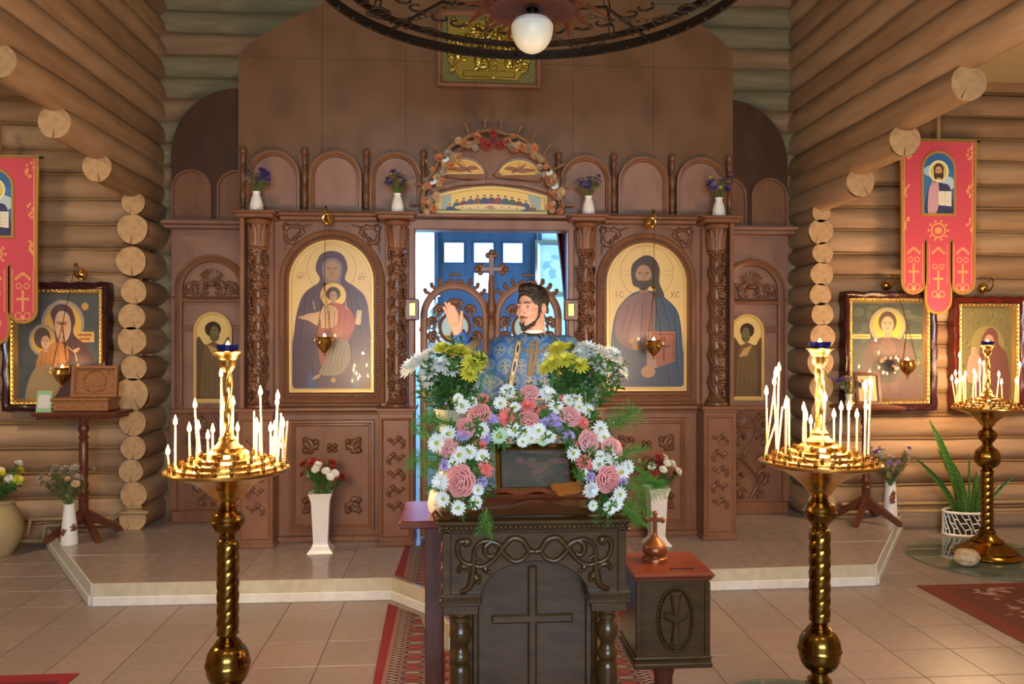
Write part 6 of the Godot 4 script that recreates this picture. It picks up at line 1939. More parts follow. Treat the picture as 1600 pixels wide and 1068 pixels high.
func rugs() -> void:
	var p := Pic.new(512, 1024, C("6b2026"))
	var band := func(x0: float, x1: float, c: Color):
		p.poly([Vector2(x0, 0), Vector2(x1, 0), Vector2(x1, 1), Vector2(x0, 1)], c)
		p.poly([Vector2(1 - x1, 0), Vector2(1 - x0, 0), Vector2(1 - x0, 1), Vector2(1 - x1, 1)], c)
	band.call(0.0, 0.045, C("701a20")); band.call(0.045, 0.06, C("7a5650")); band.call(0.06, 0.095, C("2a1518")); band.call(0.095, 0.19, C("705a54")); band.call(0.19, 0.225, C("2a1518")); band.call(0.225, 0.24, C("7d6660"))
	for k in 90:
		var y := k / 90.0
		for s in [0, 1]:
			for x in [0.06, 0.19]:
				var a: float = 1.0 - x if s else x
				var b: float = a + (-0.035 if s else 0.035)
				p.line([Vector2(a, y), Vector2(b, y + 0.0055), Vector2(a, y + 0.011)], 0.003, C("8f7a74"))
	for k in 46:
		var y := (k + 0.5) / 46.0
		for s in [0, 1]:
			var cx: float = 0.8575 if s else 0.1425
			p.oval(cx, y, 0.04, 0.0075, C("3a1c20")); p.oval(cx, y, 0.028, 0.0048, C("8a2a2a") if k % 2 else C("85716c"))
			p.line([Vector2(cx - 0.045, y + 0.0105), Vector2(cx + 0.045, y + 0.0105)], 0.0025, C("3a1c20"))
	for k in 30:
		for j in 8:
			var x := 0.27 + j * 0.0657
			var y := (k + (0.5 if j % 2 else 0.0)) / 30.0
			p.oval(x, y, 0.024, 0.0125, C("3d1a2e")); p.oval(x, y, 0.016, 0.0085, C("80686c")); p.oval(x, y, 0.009, 0.005, C("7a2630"))
			p.line([Vector2(x - 0.03, y), Vector2(x, y + 0.016), Vector2(x + 0.03, y)], 0.002, C("785c60"))
	M.rug = pm(p, 0.95)
	var lay := func(poly: Array, y: float, called: String, label: String, m: Material, cat := "rug"):
		var lo: Vector2 = poly[0]
		for q in poly: lo = lo.min(q)
		var t := thing(called, Vector3(lo.x, y, -lo.y), label, cat)
		var mb := MB.new()
		mb.at(Vector3.ZERO, Basis(Vector3(1, 0, 0), Vector3(0, 0, -1), Vector3(0, 1, 0)))
		var loc := []
		for q in poly: loc.append(q - lo)
		mb.prism(loc, 0.001, 0.009, 0.002)
		obj(mb, "pile", m, t)
		return t
	lay.call([Vector2(-0.36, 2.0), Vector2(0.98, 2.0), Vector2(1.03, 4.95), Vector2(0.8, 4.7), Vector2(0.68, 4.15), Vector2(-0.13, 4.15), Vector2(-0.22, 4.7), Vector2(-0.43, 4.93)], 0.0, "runner_rug", "patterned dark red runner rug on the tiles before the step", M.rug)
	lay.call([Vector2(-0.04, 4.23), Vector2(0.59, 4.23), Vector2(0.7, 4.76), Vector2(0.93, 5.06), Vector2(0.91, 5.76), Vector2(0.79, 5.76), Vector2(0.79, 5.94), Vector2(-0.27, 5.94), Vector2(-0.27, 5.76), Vector2(-0.38, 5.76), Vector2(-0.4, 5.06), Vector2(-0.15, 4.77)], 0.14, "runner_rug", "patterned dark red runner rug on the raised step", M.rug)
	var q := Pic.new(256, 256, C("5a2a18"))
	for k in 500: q.oval(rnd(0.1, 1), rnd(0, 0.9), rnd(0.01, 0.03), rnd(0.004, 0.014), [C("7a4a38"), C("8f7468"), C("4a1f14"), C("6b2c1a"), C("9a7f78")][k % 5], rnd(0, 3))
	q.poly([Vector2(0, 0), Vector2(0.06, 0), Vector2(0.06, 1), Vector2(0, 1)], C("6b2c18")); q.poly([Vector2(0, 0), Vector2(1, 0), Vector2(1, 0.05), Vector2(0, 0.05)], C("6b2c18"))
	lay.call([Vector2(3.08, 3.2), Vector2(5.2, 3.2), Vector2(5.2, 5.06), Vector2(3.08, 5.05)], 0.0, "rug", "brown patterned rug in the right foreground beside the glass disc", pm(q, 0.95))
	var r := Pic.new(128, 64, C("7d1522"))
	r.poly([Vector2(0.06, 0.1), Vector2(0.94, 0.1), Vector2(0.94, 0.9), Vector2(0.06, 0.9)], C("4a1018"))
	for k in 60: r.oval(rnd(0.08, 0.92), rnd(0.12, 0.88), 0.03, 0.03, [C("7d2530"), C("8a6a5a"), C("3a0c14")][k % 3])
	lay.call([Vector2(-2.6, 3.0), Vector2(-1.9, 3.0), Vector2(-1.86, 4.0), Vector2(-2.6, 3.99)], 0.0, "rug", "small red rug in the left foreground corner", pm(r, 0.95))
# ---------- the deacon: a signed distance figure meshed as surface nets
func smin(a: float, b: float, k: float) -> float:
	var h := clampf(0.5 + 0.5 * (b - a) / k, 0.0, 1.0)
	return lerpf(b, a, h) - k * h * (1.0 - h)
func cone(p: Vector3, a: Vector3, b: Vector3, ra: float, rb: float) -> float:
	var ab := b - a
	var h := clampf((p - a).dot(ab) / ab.length_squared(), 0.0, 1.0)
	return p.distance_to(a + ab * h) - lerpf(ra, rb, h)
func egg(p: Vector3, c: Vector3, r: Vector3) -> float:
	var q := (p - c) / r
	var k := q.length()
	if k < 0.001: return -minf(r.x, minf(r.y, r.z))
	return k * (k - 1.0) / (q / r).length()
func nets(mb: MB, f: Callable, lo: Vector3, hi: Vector3, cell: float) -> void:
	var nx := int((hi.x - lo.x) / cell) + 2
	var ny := int((hi.y - lo.y) / cell) + 2
	var nz := int((hi.z - lo.z) / cell) + 2
	var val := PackedFloat32Array()
	val.resize(nx * ny * nz)
	val.fill(1e9)
	var B := 5
	var rad := cell * B * 0.87 + cell * 2.0
	for bz in range(0, nz, B):
		for by in range(0, ny, B):
			for bx in range(0, nx, B):
				var c := lo + Vector3(bx + B * 0.5, by + B * 0.5, bz + B * 0.5) * cell
				if absf(f.call(c)) > rad * 1.5: continue
				for z in range(bz, mini(bz + B + 1, nz)):
					for y in range(by, mini(by + B + 1, ny)):
						for x in range(bx, mini(bx + B + 1, nx)):
							var id := (z * ny + y) * nx + x
							if val[id] > 1e8: val[id] = f.call(lo + Vector3(x, y, z) * cell)
	var vid := {}
	var sx := 1
	var sy := nx
	var sz := nx * ny
	for z in nz - 1:
		for y in ny - 1:
			for x in nx - 1:
				var id := (z * ny + y) * nx + x
				if val[id] > 1e8: continue
				var d := [val[id], val[id + 1], val[id + sy], val[id + sy + 1], val[id + sz], val[id + sz + 1], val[id + sz + sy], val[id + sz + sy + 1]]
				var neg := 0
				var bad := false
				for q in d:
					if q > 1e8: bad = true
					if q < 0.0: neg += 1
				if bad or neg == 0 or neg == 8: continue
				var s := Vector3.ZERO
				var m := 0
				for e in [[0, 1], [2, 3], [4, 5], [6, 7], [0, 2], [1, 3], [4, 6], [5, 7], [0, 4], [1, 5], [2, 6], [3, 7]]:
					var a: float = d[e[0]]
					var b: float = d[e[1]]
					if (a < 0.0) != (b < 0.0):
						var t := a / (a - b)
						var pa := Vector3(e[0] & 1, (e[0] >> 1) & 1, e[0] >> 2)
						var pb := Vector3(e[1] & 1, (e[1] >> 1) & 1, e[1] >> 2)
						s += pa.lerp(pb, t)
						m += 1
				vid[id] = mb.v.size()
				var p := lo + (Vector3(x, y, z) + s / m) * cell
				mb.v.append(p)
				mb.n.append(Vector3(d[1] + d[3] + d[5] + d[7] - d[0] - d[2] - d[4] - d[6], d[2] + d[3] + d[6] + d[7] - d[0] - d[1] - d[4] - d[5], d[4] + d[5] + d[6] + d[7] - d[0] - d[1] - d[2] - d[3]).normalized())
				mb.uv.append(Vector2(p.x + p.z * 0.5, p.y) * 3.0)
	for id in vid:
		for ax in 3:
			var st: int = [sx, sy, sz][ax]
			var u: int = [sy, sz, sx][ax]
			var w: int = [sz, sx, sy][ax]
			if id + st >= val.size(): continue
			var a := val[id]
			var b := val[id + st]
			if b > 1e8 or (a < 0.0) == (b < 0.0): continue
			if not (vid.has(id - u) and vid.has(id - w) and vid.has(id - u - w)): continue
			var q := [vid[id], vid[id - u], vid[id - u - w], vid[id - w]]
			if a < 0.0: mb.ix.append_array(PackedInt32Array([q[0], q[2], q[1], q[0], q[3], q[2]]))
			else: mb.ix.append_array(PackedInt32Array([q[0], q[1], q[2], q[0], q[2], q[3]]))

const SHR := Vector3(-0.175, 1.44, 0.0)
const ELR := Vector3(-0.29, 1.235, 0.13)
const WRR := Vector3(-0.435, 1.53, 0.2)
const SHL := Vector3(0.185, 1.44, 0.0)
const ELL := Vector3(0.275, 1.17, 0.02)
const WRL := Vector3(0.16, 1.03, 0.2)
var head_at := Vector3(-0.012, 1.685, 0.015)
var head_b := Basis(Vector3.UP, -0.72) * Basis(Vector3.RIGHT, 0.03)
func body_f(p: Vector3) -> float:
	var d := cone(p, Vector3(-0.06, 1.35, 0), Vector3(-0.06, 0.95, 0), 0.085, 0.085)
	d = smin(d, cone(p, Vector3(0.06, 1.35, 0), Vector3(0.06, 0.95, 0), 0.085, 0.085), 0.05)
	d = smin(d, cone(p, SHR, SHL, 0.06, 0.06), 0.06)
	d = smin(d, cone(p, Vector3(0, 1.42, -0.01), Vector3(0, 1.58, 0.0), 0.06, 0.052), 0.04)
	for s in [-1.0, 1.0]:
		d = smin(d, cone(p, Vector3(s * 0.09, 0.92, 0), Vector3(s * 0.1, 0.5, 0.01), 0.09, 0.06), 0.04)
		d = smin(d, cone(p, Vector3(s * 0.1, 0.5, 0.01), Vector3(s * 0.1, 0.1, -0.01), 0.058, 0.04), 0.02)
		d = smin(d, cone(p, Vector3(s * 0.1, 0.06, -0.02), Vector3(s * 0.12, 0.045, 0.16), 0.042, 0.035), 0.02)
	d = smin(d, cone(p, SHR, ELR, 0.055, 0.045), 0.03)
	d = smin(d, cone(p, ELR, WRR, 0.045, 0.03), 0.02)
	d = smin(d, cone(p, SHL, ELL, 0.055, 0.045), 0.03)
	d = smin(d, cone(p, ELL, WRL, 0.045, 0.03), 0.02)
	return d
func head_f(w: Vector3) -> float:
	var p := (w - head_at) * head_b
	# face looks along +z; p.x to its left
	var ax := Vector3(absf(p.x), p.y, p.z)
	var d := egg(p, Vector3(0, 0.035, -0.015), Vector3(0.074, 0.088, 0.094))
	d = smin(d, egg(p, Vector3(0, -0.02, 0.02), Vector3(0.06, 0.085, 0.068)), 0.02)
	d = smin(d, cone(ax, Vector3(0.045, -0.06, 0.01), Vector3(0.012, -0.098, 0.06), 0.018, 0.016), 0.025)
	d = smin(d, egg(ax, Vector3(0.042, -0.025, 0.052), Vector3(0.022, 0.024, 0.022)), 0.02)
	d = smin(d, cone(ax, Vector3(0.008, 0.026, 0.082), Vector3(0.045, 0.026, 0.066), 0.01, 0.009), 0.014)
	# eye sockets
	d = -smin(-d, egg(ax, Vector3(0.031, 0.008, 0.09), Vector3(0.019, 0.012, 0.016)), 0.008)
	# nose
	d = smin(d, cone(p, Vector3(0, 0.02, 0.084), Vector3(0, -0.03, 0.106), 0.007, 0.01), 0.01)
	d = smin(d, egg(ax, Vector3(0.01, -0.034, 0.095), Vector3(0.009, 0.008, 0.011)), 0.006)
	# lips
	d = smin(d, cone(ax, Vector3(0, -0.058, 0.088), Vector3(0.02, -0.06, 0.079), 0.0065, 0.003), 0.004)
	d = smin(d, cone(ax, Vector3(0, -0.069, 0.086), Vector3(0.017, -0.066, 0.079), 0.007, 0.003), 0.004)
	d = smin(d, egg(p, Vector3(0, -0.098, 0.074), Vector3(0.018, 0.015, 0.016)), 0.012)
	# ears
	d = smin(d, maxf(egg(ax, Vector3(0.076, -0.003, -0.012), Vector3(0.012, 0.032, 0.02)), -egg(ax, Vector3(0.086, 0.0, -0.006), Vector3(0.008, 0.018, 0.01))), 0.006)
	# neck
	d = smin(d, cone(p, Vector3(0, -0.05, -0.025), Vector3(0.0, -0.17, -0.03), 0.056, 0.058), 0.03)
	return d
func hair_f(w: Vector3) -> float:
	var p := (w - head_at) * head_b
	var d := egg(p, Vector3(0, 0.045, -0.022), Vector3(0.084, 0.094, 0.1))
	d = smin(d, egg(p, Vector3(0.01, 0.115, 0.05), Vector3(0.06, 0.028, 0.045)), 0.03)
	d += 0.004 * sin(p.x * 160.0 + p.z * 60.0) * sin(p.z * 110.0 + p.y * 70.0)
	# leave the face, ears and neck free
	d = maxf(d, -egg(p, Vector3(0, -0.03, 0.11), Vector3(0.077, 0.115, 0.09)))
	d = maxf(d, -(p.y + 0.05 + 0.35 * minf(p.z + 0.02, 0.0)))
	d = maxf(d, -egg(Vector3(absf(p.x), p.y, p.z), Vector3(0.085, -0.008, -0.008), Vector3(0.03, 0.036, 0.026)))
	# sideburns
	d = minf(d, cone(Vector3(absf(p.x), p.y, p.z), Vector3(0.07, 0.03, 0.015), Vector3(0.064, -0.05, 0.02), 0.011, 0.007))
	return d
func beard_f(w: Vector3) -> float:
	var p := (w - head_at) * head_b
	var ax := Vector3(absf(p.x), p.y, p.z)
	var d := cone(ax, Vector3(0.064, -0.045, 0.02), Vector3(0.04, -0.088, 0.045), 0.007, 0.01)
	d = smin(d, cone(ax, Vector3(0.04, -0.088, 0.045), Vector3(0.0, -0.112, 0.078), 0.011, 0.017), 0.012)
	d = smin(d, cone(p, Vector3(0, -0.086, 0.086), Vector3(0, -0.115, 0.084), 0.008, 0.014), 0.008)
	d = minf(d, cone(ax, Vector3(0.004, -0.0485, 0.0945), Vector3(0.024, -0.055, 0.08), 0.0035, 0.003))
	return d + 0.0015 * sin(p.x * 300.0) * sin(p.y * 260.0)
var hand_chains := []
func hand_f(p: Vector3) -> float:
	var d := cone(p, Vector3(0, -0.03, 0), Vector3(0, 0.01, 0), 0.027, 0.028)
	for x in [-0.026, -0.009, 0.009, 0.026]:
		d = smin(d, cone(p, Vector3(x * 0.7, 0.012, 0), Vector3(x * 1.05, 0.085, 0.004), 0.016, 0.0115), 0.012)
	for c in hand_chains:
		var e := 1e9
		for k in c.size() - 1: e = smin(e, cone(p, c[k], c[k + 1], 0.0098 - 0.0008 * k, 0.009 - 0.0008 * k), 0.002)
		d = smin(d, e, 0.005)
	return d
func sleeve_f(p: Vector3) -> float:
	var d := cone(p, Vector3(-0.1, 1.36, 0.0), Vector3(-0.13, 0.05, 0.0), 0.12, 0.2)
	d = smin(d, cone(p, Vector3(0.1, 1.36, 0.0), Vector3(0.13, 0.05, 0.0), 0.12, 0.2), 0.08)
	d = smin(d, cone(p, SHR + Vector3(0, 0.005, 0), SHL + Vector3(0, 0.005, 0), 0.078, 0.078), 0.07)
	d = smin(d, cone(p, Vector3(0, 1.4, 0), Vector3(0, 1.515, -0.005), 0.09, 0.07), 0.05)
	d = smin(d, cone(p, SHR, ELR, 0.08, 0.09), 0.04)
	d = smin(d, cone(p, ELR, ELR.lerp(WRR, 0.62), 0.09, 0.075), 0.03)
	d = smin(d, cone(p, SHL, ELL, 0.085, 0.1), 0.04)
	d = smin(d, cone(p, ELL, ELL.lerp(WRL, 0.6), 0.1, 0.08), 0.03)
	var fold := 0.007 * sin(p.x * 34.0 + p.y * 7.0 + sin(p.y * 9.0)) * smoothstep(1.42, 1.1, p.y)
	fold += 0.006 * sin((p.x * 0.6 + p.y) * 55.0 + p.z * 20.0) * smoothstep(0.16, 0.24, absf(p.x))
	d += fold
	d = maxf(d, -cone(p, Vector3(0, 1.49, 0.005), Vector3(0, 1.62, 0.0), 0.054, 0.062))
	# open sleeve mouth
	var ax := (WRR - ELR).normalized()
	d = maxf(d, -cone(p, ELR.lerp(WRR, 0.55), WRR, 0.055, 0.08))
	return d
func on_vest(x: float, y: float, off: float, from_z := 0.5) -> Vector3:
	var z := from_z
	for k in 50:
		var d := sleeve_f(Vector3(x, y, z)) - off
		if d < 0.0008 or z < -0.3: break
		z -= d * 0.8
	return Vector3(x, y, z)
func ribbon(mb: MB, pts: Array, w: float, th := 0.006) -> void:
	var L := []
	var m := pts.size()
	for k in 3: L.append(PackedVector3Array())
	var seg := []
	for i in m - 1:
		for s in 5: seg.append(pts[i].lerp(pts[i + 1], s / 5.0))
	seg.append(pts[m - 1])
	var P := []
	for i in seg.size():
		var d: Vector2 = (seg[mini(i + 1, seg.size() - 1)] - seg[maxi(i - 1, 0)]).normalized()
		var n := Vector2(-d.y, d.x)
		var row := PackedVector3Array()
		for e in 5:
			var q: Vector2 = seg[i] + n * w * (0.5 - e / 4.0)
			row.append(on_vest(q.x, q.y, th if e > 0 and e < 4 else th * 0.4))
		P.append(row)
	mb.grid(P, false, false, false, 1.0, seg.size() * 0.25, -1.0)
func person() -> void:
	var t := thing("person", Vector3(0.44, 0.149, -4.5), "person in blue and gold church vestments raising one hand", "person")
	var skin := mat(C("c69c8a"), 0.5)
	skin.subsurf_scatter_enabled = true
	skin.subsurf_scatter_strength = 0.15
	for q in [[-0.027, 0.074, 0.068, 0.2, 0.02], [-0.0095, 0.085, 0.076, 0.14, 0.03], [0.0095, 0.083, 0.07, 0.16, 0.035], [0.026, 0.075, 0.055, 0.22, 0.04]]:
		var c := [Vector3(q[0], q[1], 0.003)]
		var a: float = q[3]
		var p: Vector3 = c[0]
		for k in 3:
			p += Vector3(q[0] * 0.22, cos(a), sin(a)) * q[2] * [0.45, 0.32, 0.23][k]
			c.append(p)
			a += 0.22
		hand_chains.append(c)
	hand_chains.append([Vector3(0.022, 0.0, 0.004), Vector3(0.045, 0.03, 0.014), Vector3(0.06, 0.058, 0.018), Vector3(0.066, 0.08, 0.016)])
	var mb := MB.new()
	nets(mb, body_f, Vector3(-0.48, 0.0, -0.2), Vector3(0.4, 1.62, 0.3), 0.02)
	nets(mb, head_f, Vector3(-0.125, 1.5, -0.13), Vector3(0.105, 1.84, 0.155), 0.0042)
	for h in 2:
		var hm := MB.new()
		nets(hm, hand_f, Vector3(-0.05, -0.06, -0.04), Vector3(0.085, 0.175, 0.07), 0.0036)
		var tr := Transform3D(Basis(Vector3.BACK, 0.28) * Basis(Vector3.RIGHT, -0.15) * Basis(Vector3.UP, -0.5), WRR + Vector3(-0.005, 0.03, 0.01))
		if h == 1: tr = Transform3D(Basis(Vector3.BACK, 2.2) * Basis(Vector3.UP, 2.0), WRL + Vector3(-0.02, -0.02, 0.01))
		var k := mb.v.size()
		for i in hm.v.size():
			mb.v.append(tr * hm.v[i]); mb.n.append((tr.basis * hm.n[i]).normalized()); mb.uv.append(hm.uv[i])
		for i in hm.ix: mb.ix.append(i + k)
	var body := obj(mb, "body", skin, t)
	# eyes, brows, lips
	for s in [-1.0, 1.0]:
		mb = MB.new()
		mb.ball(head_at + head_b * Vector3(s * 0.031, 0.008, 0.0705), Vector3.ONE * 0.0118, 12, 8)
		var e := obj(mb, "eye", mat(C("b5aaa2"), 0.2), body)
		mb = MB.new()
		mb.ball(head_at + head_b * Vector3(s * 0.031 + 0.002, 0.0085, 0.0785), Vector3.ONE * 0.0052, 10, 6)
		obj(mb, "iris", mat(C("1f130d"), 0.2), e)
		mb = MB.new()
		mb.tube([head_at + head_b * Vector3(s * 0.012, 0.027, 0.0925), head_at + head_b * Vector3(s * 0.03, 0.033, 0.0855), head_at + head_b * Vector3(s * 0.048, 0.027, 0.0735)], [0.0032, 0.0042, 0.0018], 6)
		obj(mb, "eyebrow", M.hair, body)
		mb = MB.new()
		mb.tube([head_at + head_b * Vector3(s * 0.02, 0.0135, 0.0815), head_at + head_b * Vector3(s * 0.031, 0.0185, 0.0825), head_at + head_b * Vector3(s * 0.043, 0.0125, 0.0755)], [0.0015, 0.0026, 0.0012], 6)
		obj(mb, "eyelid", skin, body)
	mb = MB.new()
	mb.tube([head_at + head_b * Vector3(-0.019, -0.062, 0.0815), head_at + head_b * Vector3(-0.006, -0.0585, 0.0925), head_at + head_b * Vector3(0.006, -0.0585, 0.0925), head_at + head_b * Vector3(0.019, -0.062, 0.0815)], [0.001, 0.0038, 0.0038, 0.001], 6)
	mb.tube([head_at + head_b * Vector3(-0.016, -0.066, 0.083), head_at + head_b * Vector3(0, -0.0695, 0.0905), head_at + head_b * Vector3(0.016, -0.066, 0.083)], [0.001, 0.0048, 0.001], 6)
	obj(mb, "lips", mat(C("a0625a"), 0.5), body)
	mb = MB.new()
	nets(mb, hair_f, Vector3(-0.14, 1.58, -0.15), Vector3(0.12, 1.86, 0.15), 0.005)
	obj(mb, "hair", M.hair, t)
	mb = MB.new()
	nets(mb, beard_f, Vector3(-0.12, 1.53, -0.06), Vector3(0.1, 1.67, 0.13), 0.0036)
	obj(mb, "beard", M.hair, t)
	# vestment of blue brocade
	mb = MB.new()
	nets(mb, sleeve_f, Vector3(-0.56, 0.0, -0.28), Vector3(0.42, 1.62, 0.36), 0.0165)
	var vp := Pic.new(512, 512, C("2a5f9e"))
	for k in 900: vp.oval(rnd(0, 1), rnd(0, 1), rnd(0.004, 0.012), rnd(0.002, 0.005), [C("3a74b4"), C("2457a0"), C("6f8a8f"), C("4f7fb0")][k % 4], rnd(0, 3))
	for j in 4:
		for i in 4:
			var cx := (i + 0.5 * (j % 2) + 0.25) / 4.0
			var cy := (j + 0.5) / 4.0
			vp.ring(cx, cy, 0.1, 0.1, 0.008, C("8f9684")); vp.ring(cx, cy, 0.085, 0.085, 0.004, C("7f93a0"))
			vp.line([Vector2(cx - 0.05, cy), Vector2(cx + 0.05, cy)], 0.018, C("86886e")); vp.line([Vector2(cx, cy - 0.05), Vector2(cx, cy + 0.05)], 0.018, C("86886e"))
			for a in 4: vp.oval(cx + 0.05 * cos(a * PI / 2), cy + 0.05 * sin(a * PI / 2), 0.017, 0.017, C("86886e"))
			for a in 8: vp.oval(cx + 0.07 * cos(a * PI / 4 + 0.4), cy + 0.07 * sin(a * PI / 4 + 0.4), 0.008, 0.008, C("8fa0a0"))
			vp.oval(cx + 0.125, cy + 0.125, 0.022, 0.022, C("7f8a80")); vp.oval(cx + 0.125, cy + 0.125, 0.011, 0.011, C("2a5f9e"))
	var vm := pm(vp, 0.5)
	vm.uv1_scale = Vector3(0.95, 0.95, 1)
	var vest := obj(mb, "vestment", vm, t)
	# gold bands
	var bp := Pic.new(64, 64, C("8f8868"))
	bp.poly([Vector2(0, 0), Vector2(0.12, 0), Vector2(0.12, 1), Vector2(0, 1)], C("6b5f40")); bp.poly([Vector2(0.88, 0), Vector2(1, 0), Vector2(1, 1), Vector2(0.88, 1)], C("6b5f40"))
	bp.oval(0.5, 0.5, 0.3, 0.4, C("bdb698")); bp.oval(0.5, 0.5, 0.19, 0.26, C("1f2a5c"))
	var bm := pm(bp, 0.4)
	bm.metallic = 0.2
	var gp := mat(C("6d6552"), 0.6, 0.1)
	for q in [[[Vector2(-0.09, 1.5), Vector2(-0.115, 1.38), Vector2(-0.15, 1.21), Vector2(-0.17, 1.0), Vector2(-0.17, 0.7)], 0.036, bm, "gold_band"], [[Vector2(-0.155, 1.2), Vector2(0.0, 1.185), Vector2(0.14, 1.17)], 0.045, bm, "gold_band"],
		[[Vector2(0.115, 1.5), Vector2(0.125, 1.38), Vector2(0.14, 1.2), Vector2(0.13, 0.9)], 0.026, gp, "braid"], [[Vector2(0.2, 1.48), Vector2(0.205, 1.38), Vector2(0.205, 1.2), Vector2(0.2, 0.9)], 0.024, gp, "braid"],
		[[Vector2(-0.02, 1.5), Vector2(-0.025, 1.42), Vector2(-0.035, 1.3)], 0.022, gp, "braid"], [[Vector2(0.015, 1.5), Vector2(0.005, 1.42), Vector2(-0.02, 1.3)], 0.022, gp, "braid"],
		[[Vector2(-0.085, 1.47), Vector2(-0.05, 1.44), Vector2(0, 1.43), Vector2(0.05, 1.445), Vector2(0.09, 1.475)], 0.012, gp, "braid"]]:
		mb = MB.new()
		ribbon(mb, q[0], q[1])
		obj(mb, q[3], q[2], vest)
	mb = MB.new()
	var pp := []
	for k in 9: pp.append(Vector2(0.166 + 0.006 * sin(k), 1.49 - 0.07 * k))
	ribbon(mb, pp, 0.055, 0.004)
	obj(mb, "stole", mat(C("1d55a8"), 0.6), vest)
	# collars
	mb = MB.new()
	mb.lathe([Vector2(0.066, 1.485), Vector2(0.067, 1.52), Vector2(0.062, 1.548), Vector2(0.058, 1.548), Vector2(0.06, 1.5)], 24, Vector3(0, 0, -0.005), 1.0, 1.0)
	obj(mb, "black_collar", mat(C("15141a"), 0.7), t)
	mb = MB.new()
	mb.lathe([Vector2(0.06, 1.53), Vector2(0.061, 1.558), Vector2(0.057, 1.562), Vector2(0.056, 1.54)], 24, Vector3(0, 0, -0.002))
	obj(mb, "white_collar", mat(C("d6d4d6"), 0.7), t)
	mb = MB.new()
	mb.lathe([Vector2(0.085, 1.44), Vector2(0.094, 1.455), Vector2(0.078, 1.5), Vector2(0.071, 1.5)], 24, Vector3(0, 0.006, 0.0))
	obj(mb, "gold_neckband", gp, vest)
	# cuffs
	var dir := (WRR - ELR).normalized()
	mb = MB.new()
	mb.tube([ELR.lerp(WRR, 0.5), WRR - dir * 0.06, WRR + dir * 0.01], [0.05, 0.046, 0.043], 20)
	obj(mb, "black_sleeve", mat(C("16151b"), 0.7), t)
	mb = MB.new()
	mb.tube([WRR - dir * 0.085, WRR - dir * 0.04, WRR + dir * 0.012], [0.053, 0.05, 0.045], 20)
	obj(mb, "blue_cuff", mat(C("1d55a8"), 0.55), t)
	mb = MB.new()
	mb.tube([WRL.lerp(ELL, 0.45), WRL], [0.05, 0.045], 20)
	obj(mb, "blue_cuff", mat(C("1d55a8"), 0.55), t)
	# sleeve hem
	mb = MB.new()
	var h0 := ELR.lerp(WRR, 0.62) + dir * 0.055
	mb.tube([h0 - dir * 0.02, h0 + dir * 0.02], [0.098, 0.07], 20, 1.0, Vector3.ZERO, false)
	obj(mb, "gold_hem", gp, vest)
	for s in [-1.0, 1.0]:
		mb = MB.new()
		mb.ball(Vector3(s * 0.115, 0.045, 0.08), Vector3(0.05, 0.045, 0.14), 14, 8)
		obj(mb, "shoe", mat(C("151312"), 0.4), t)
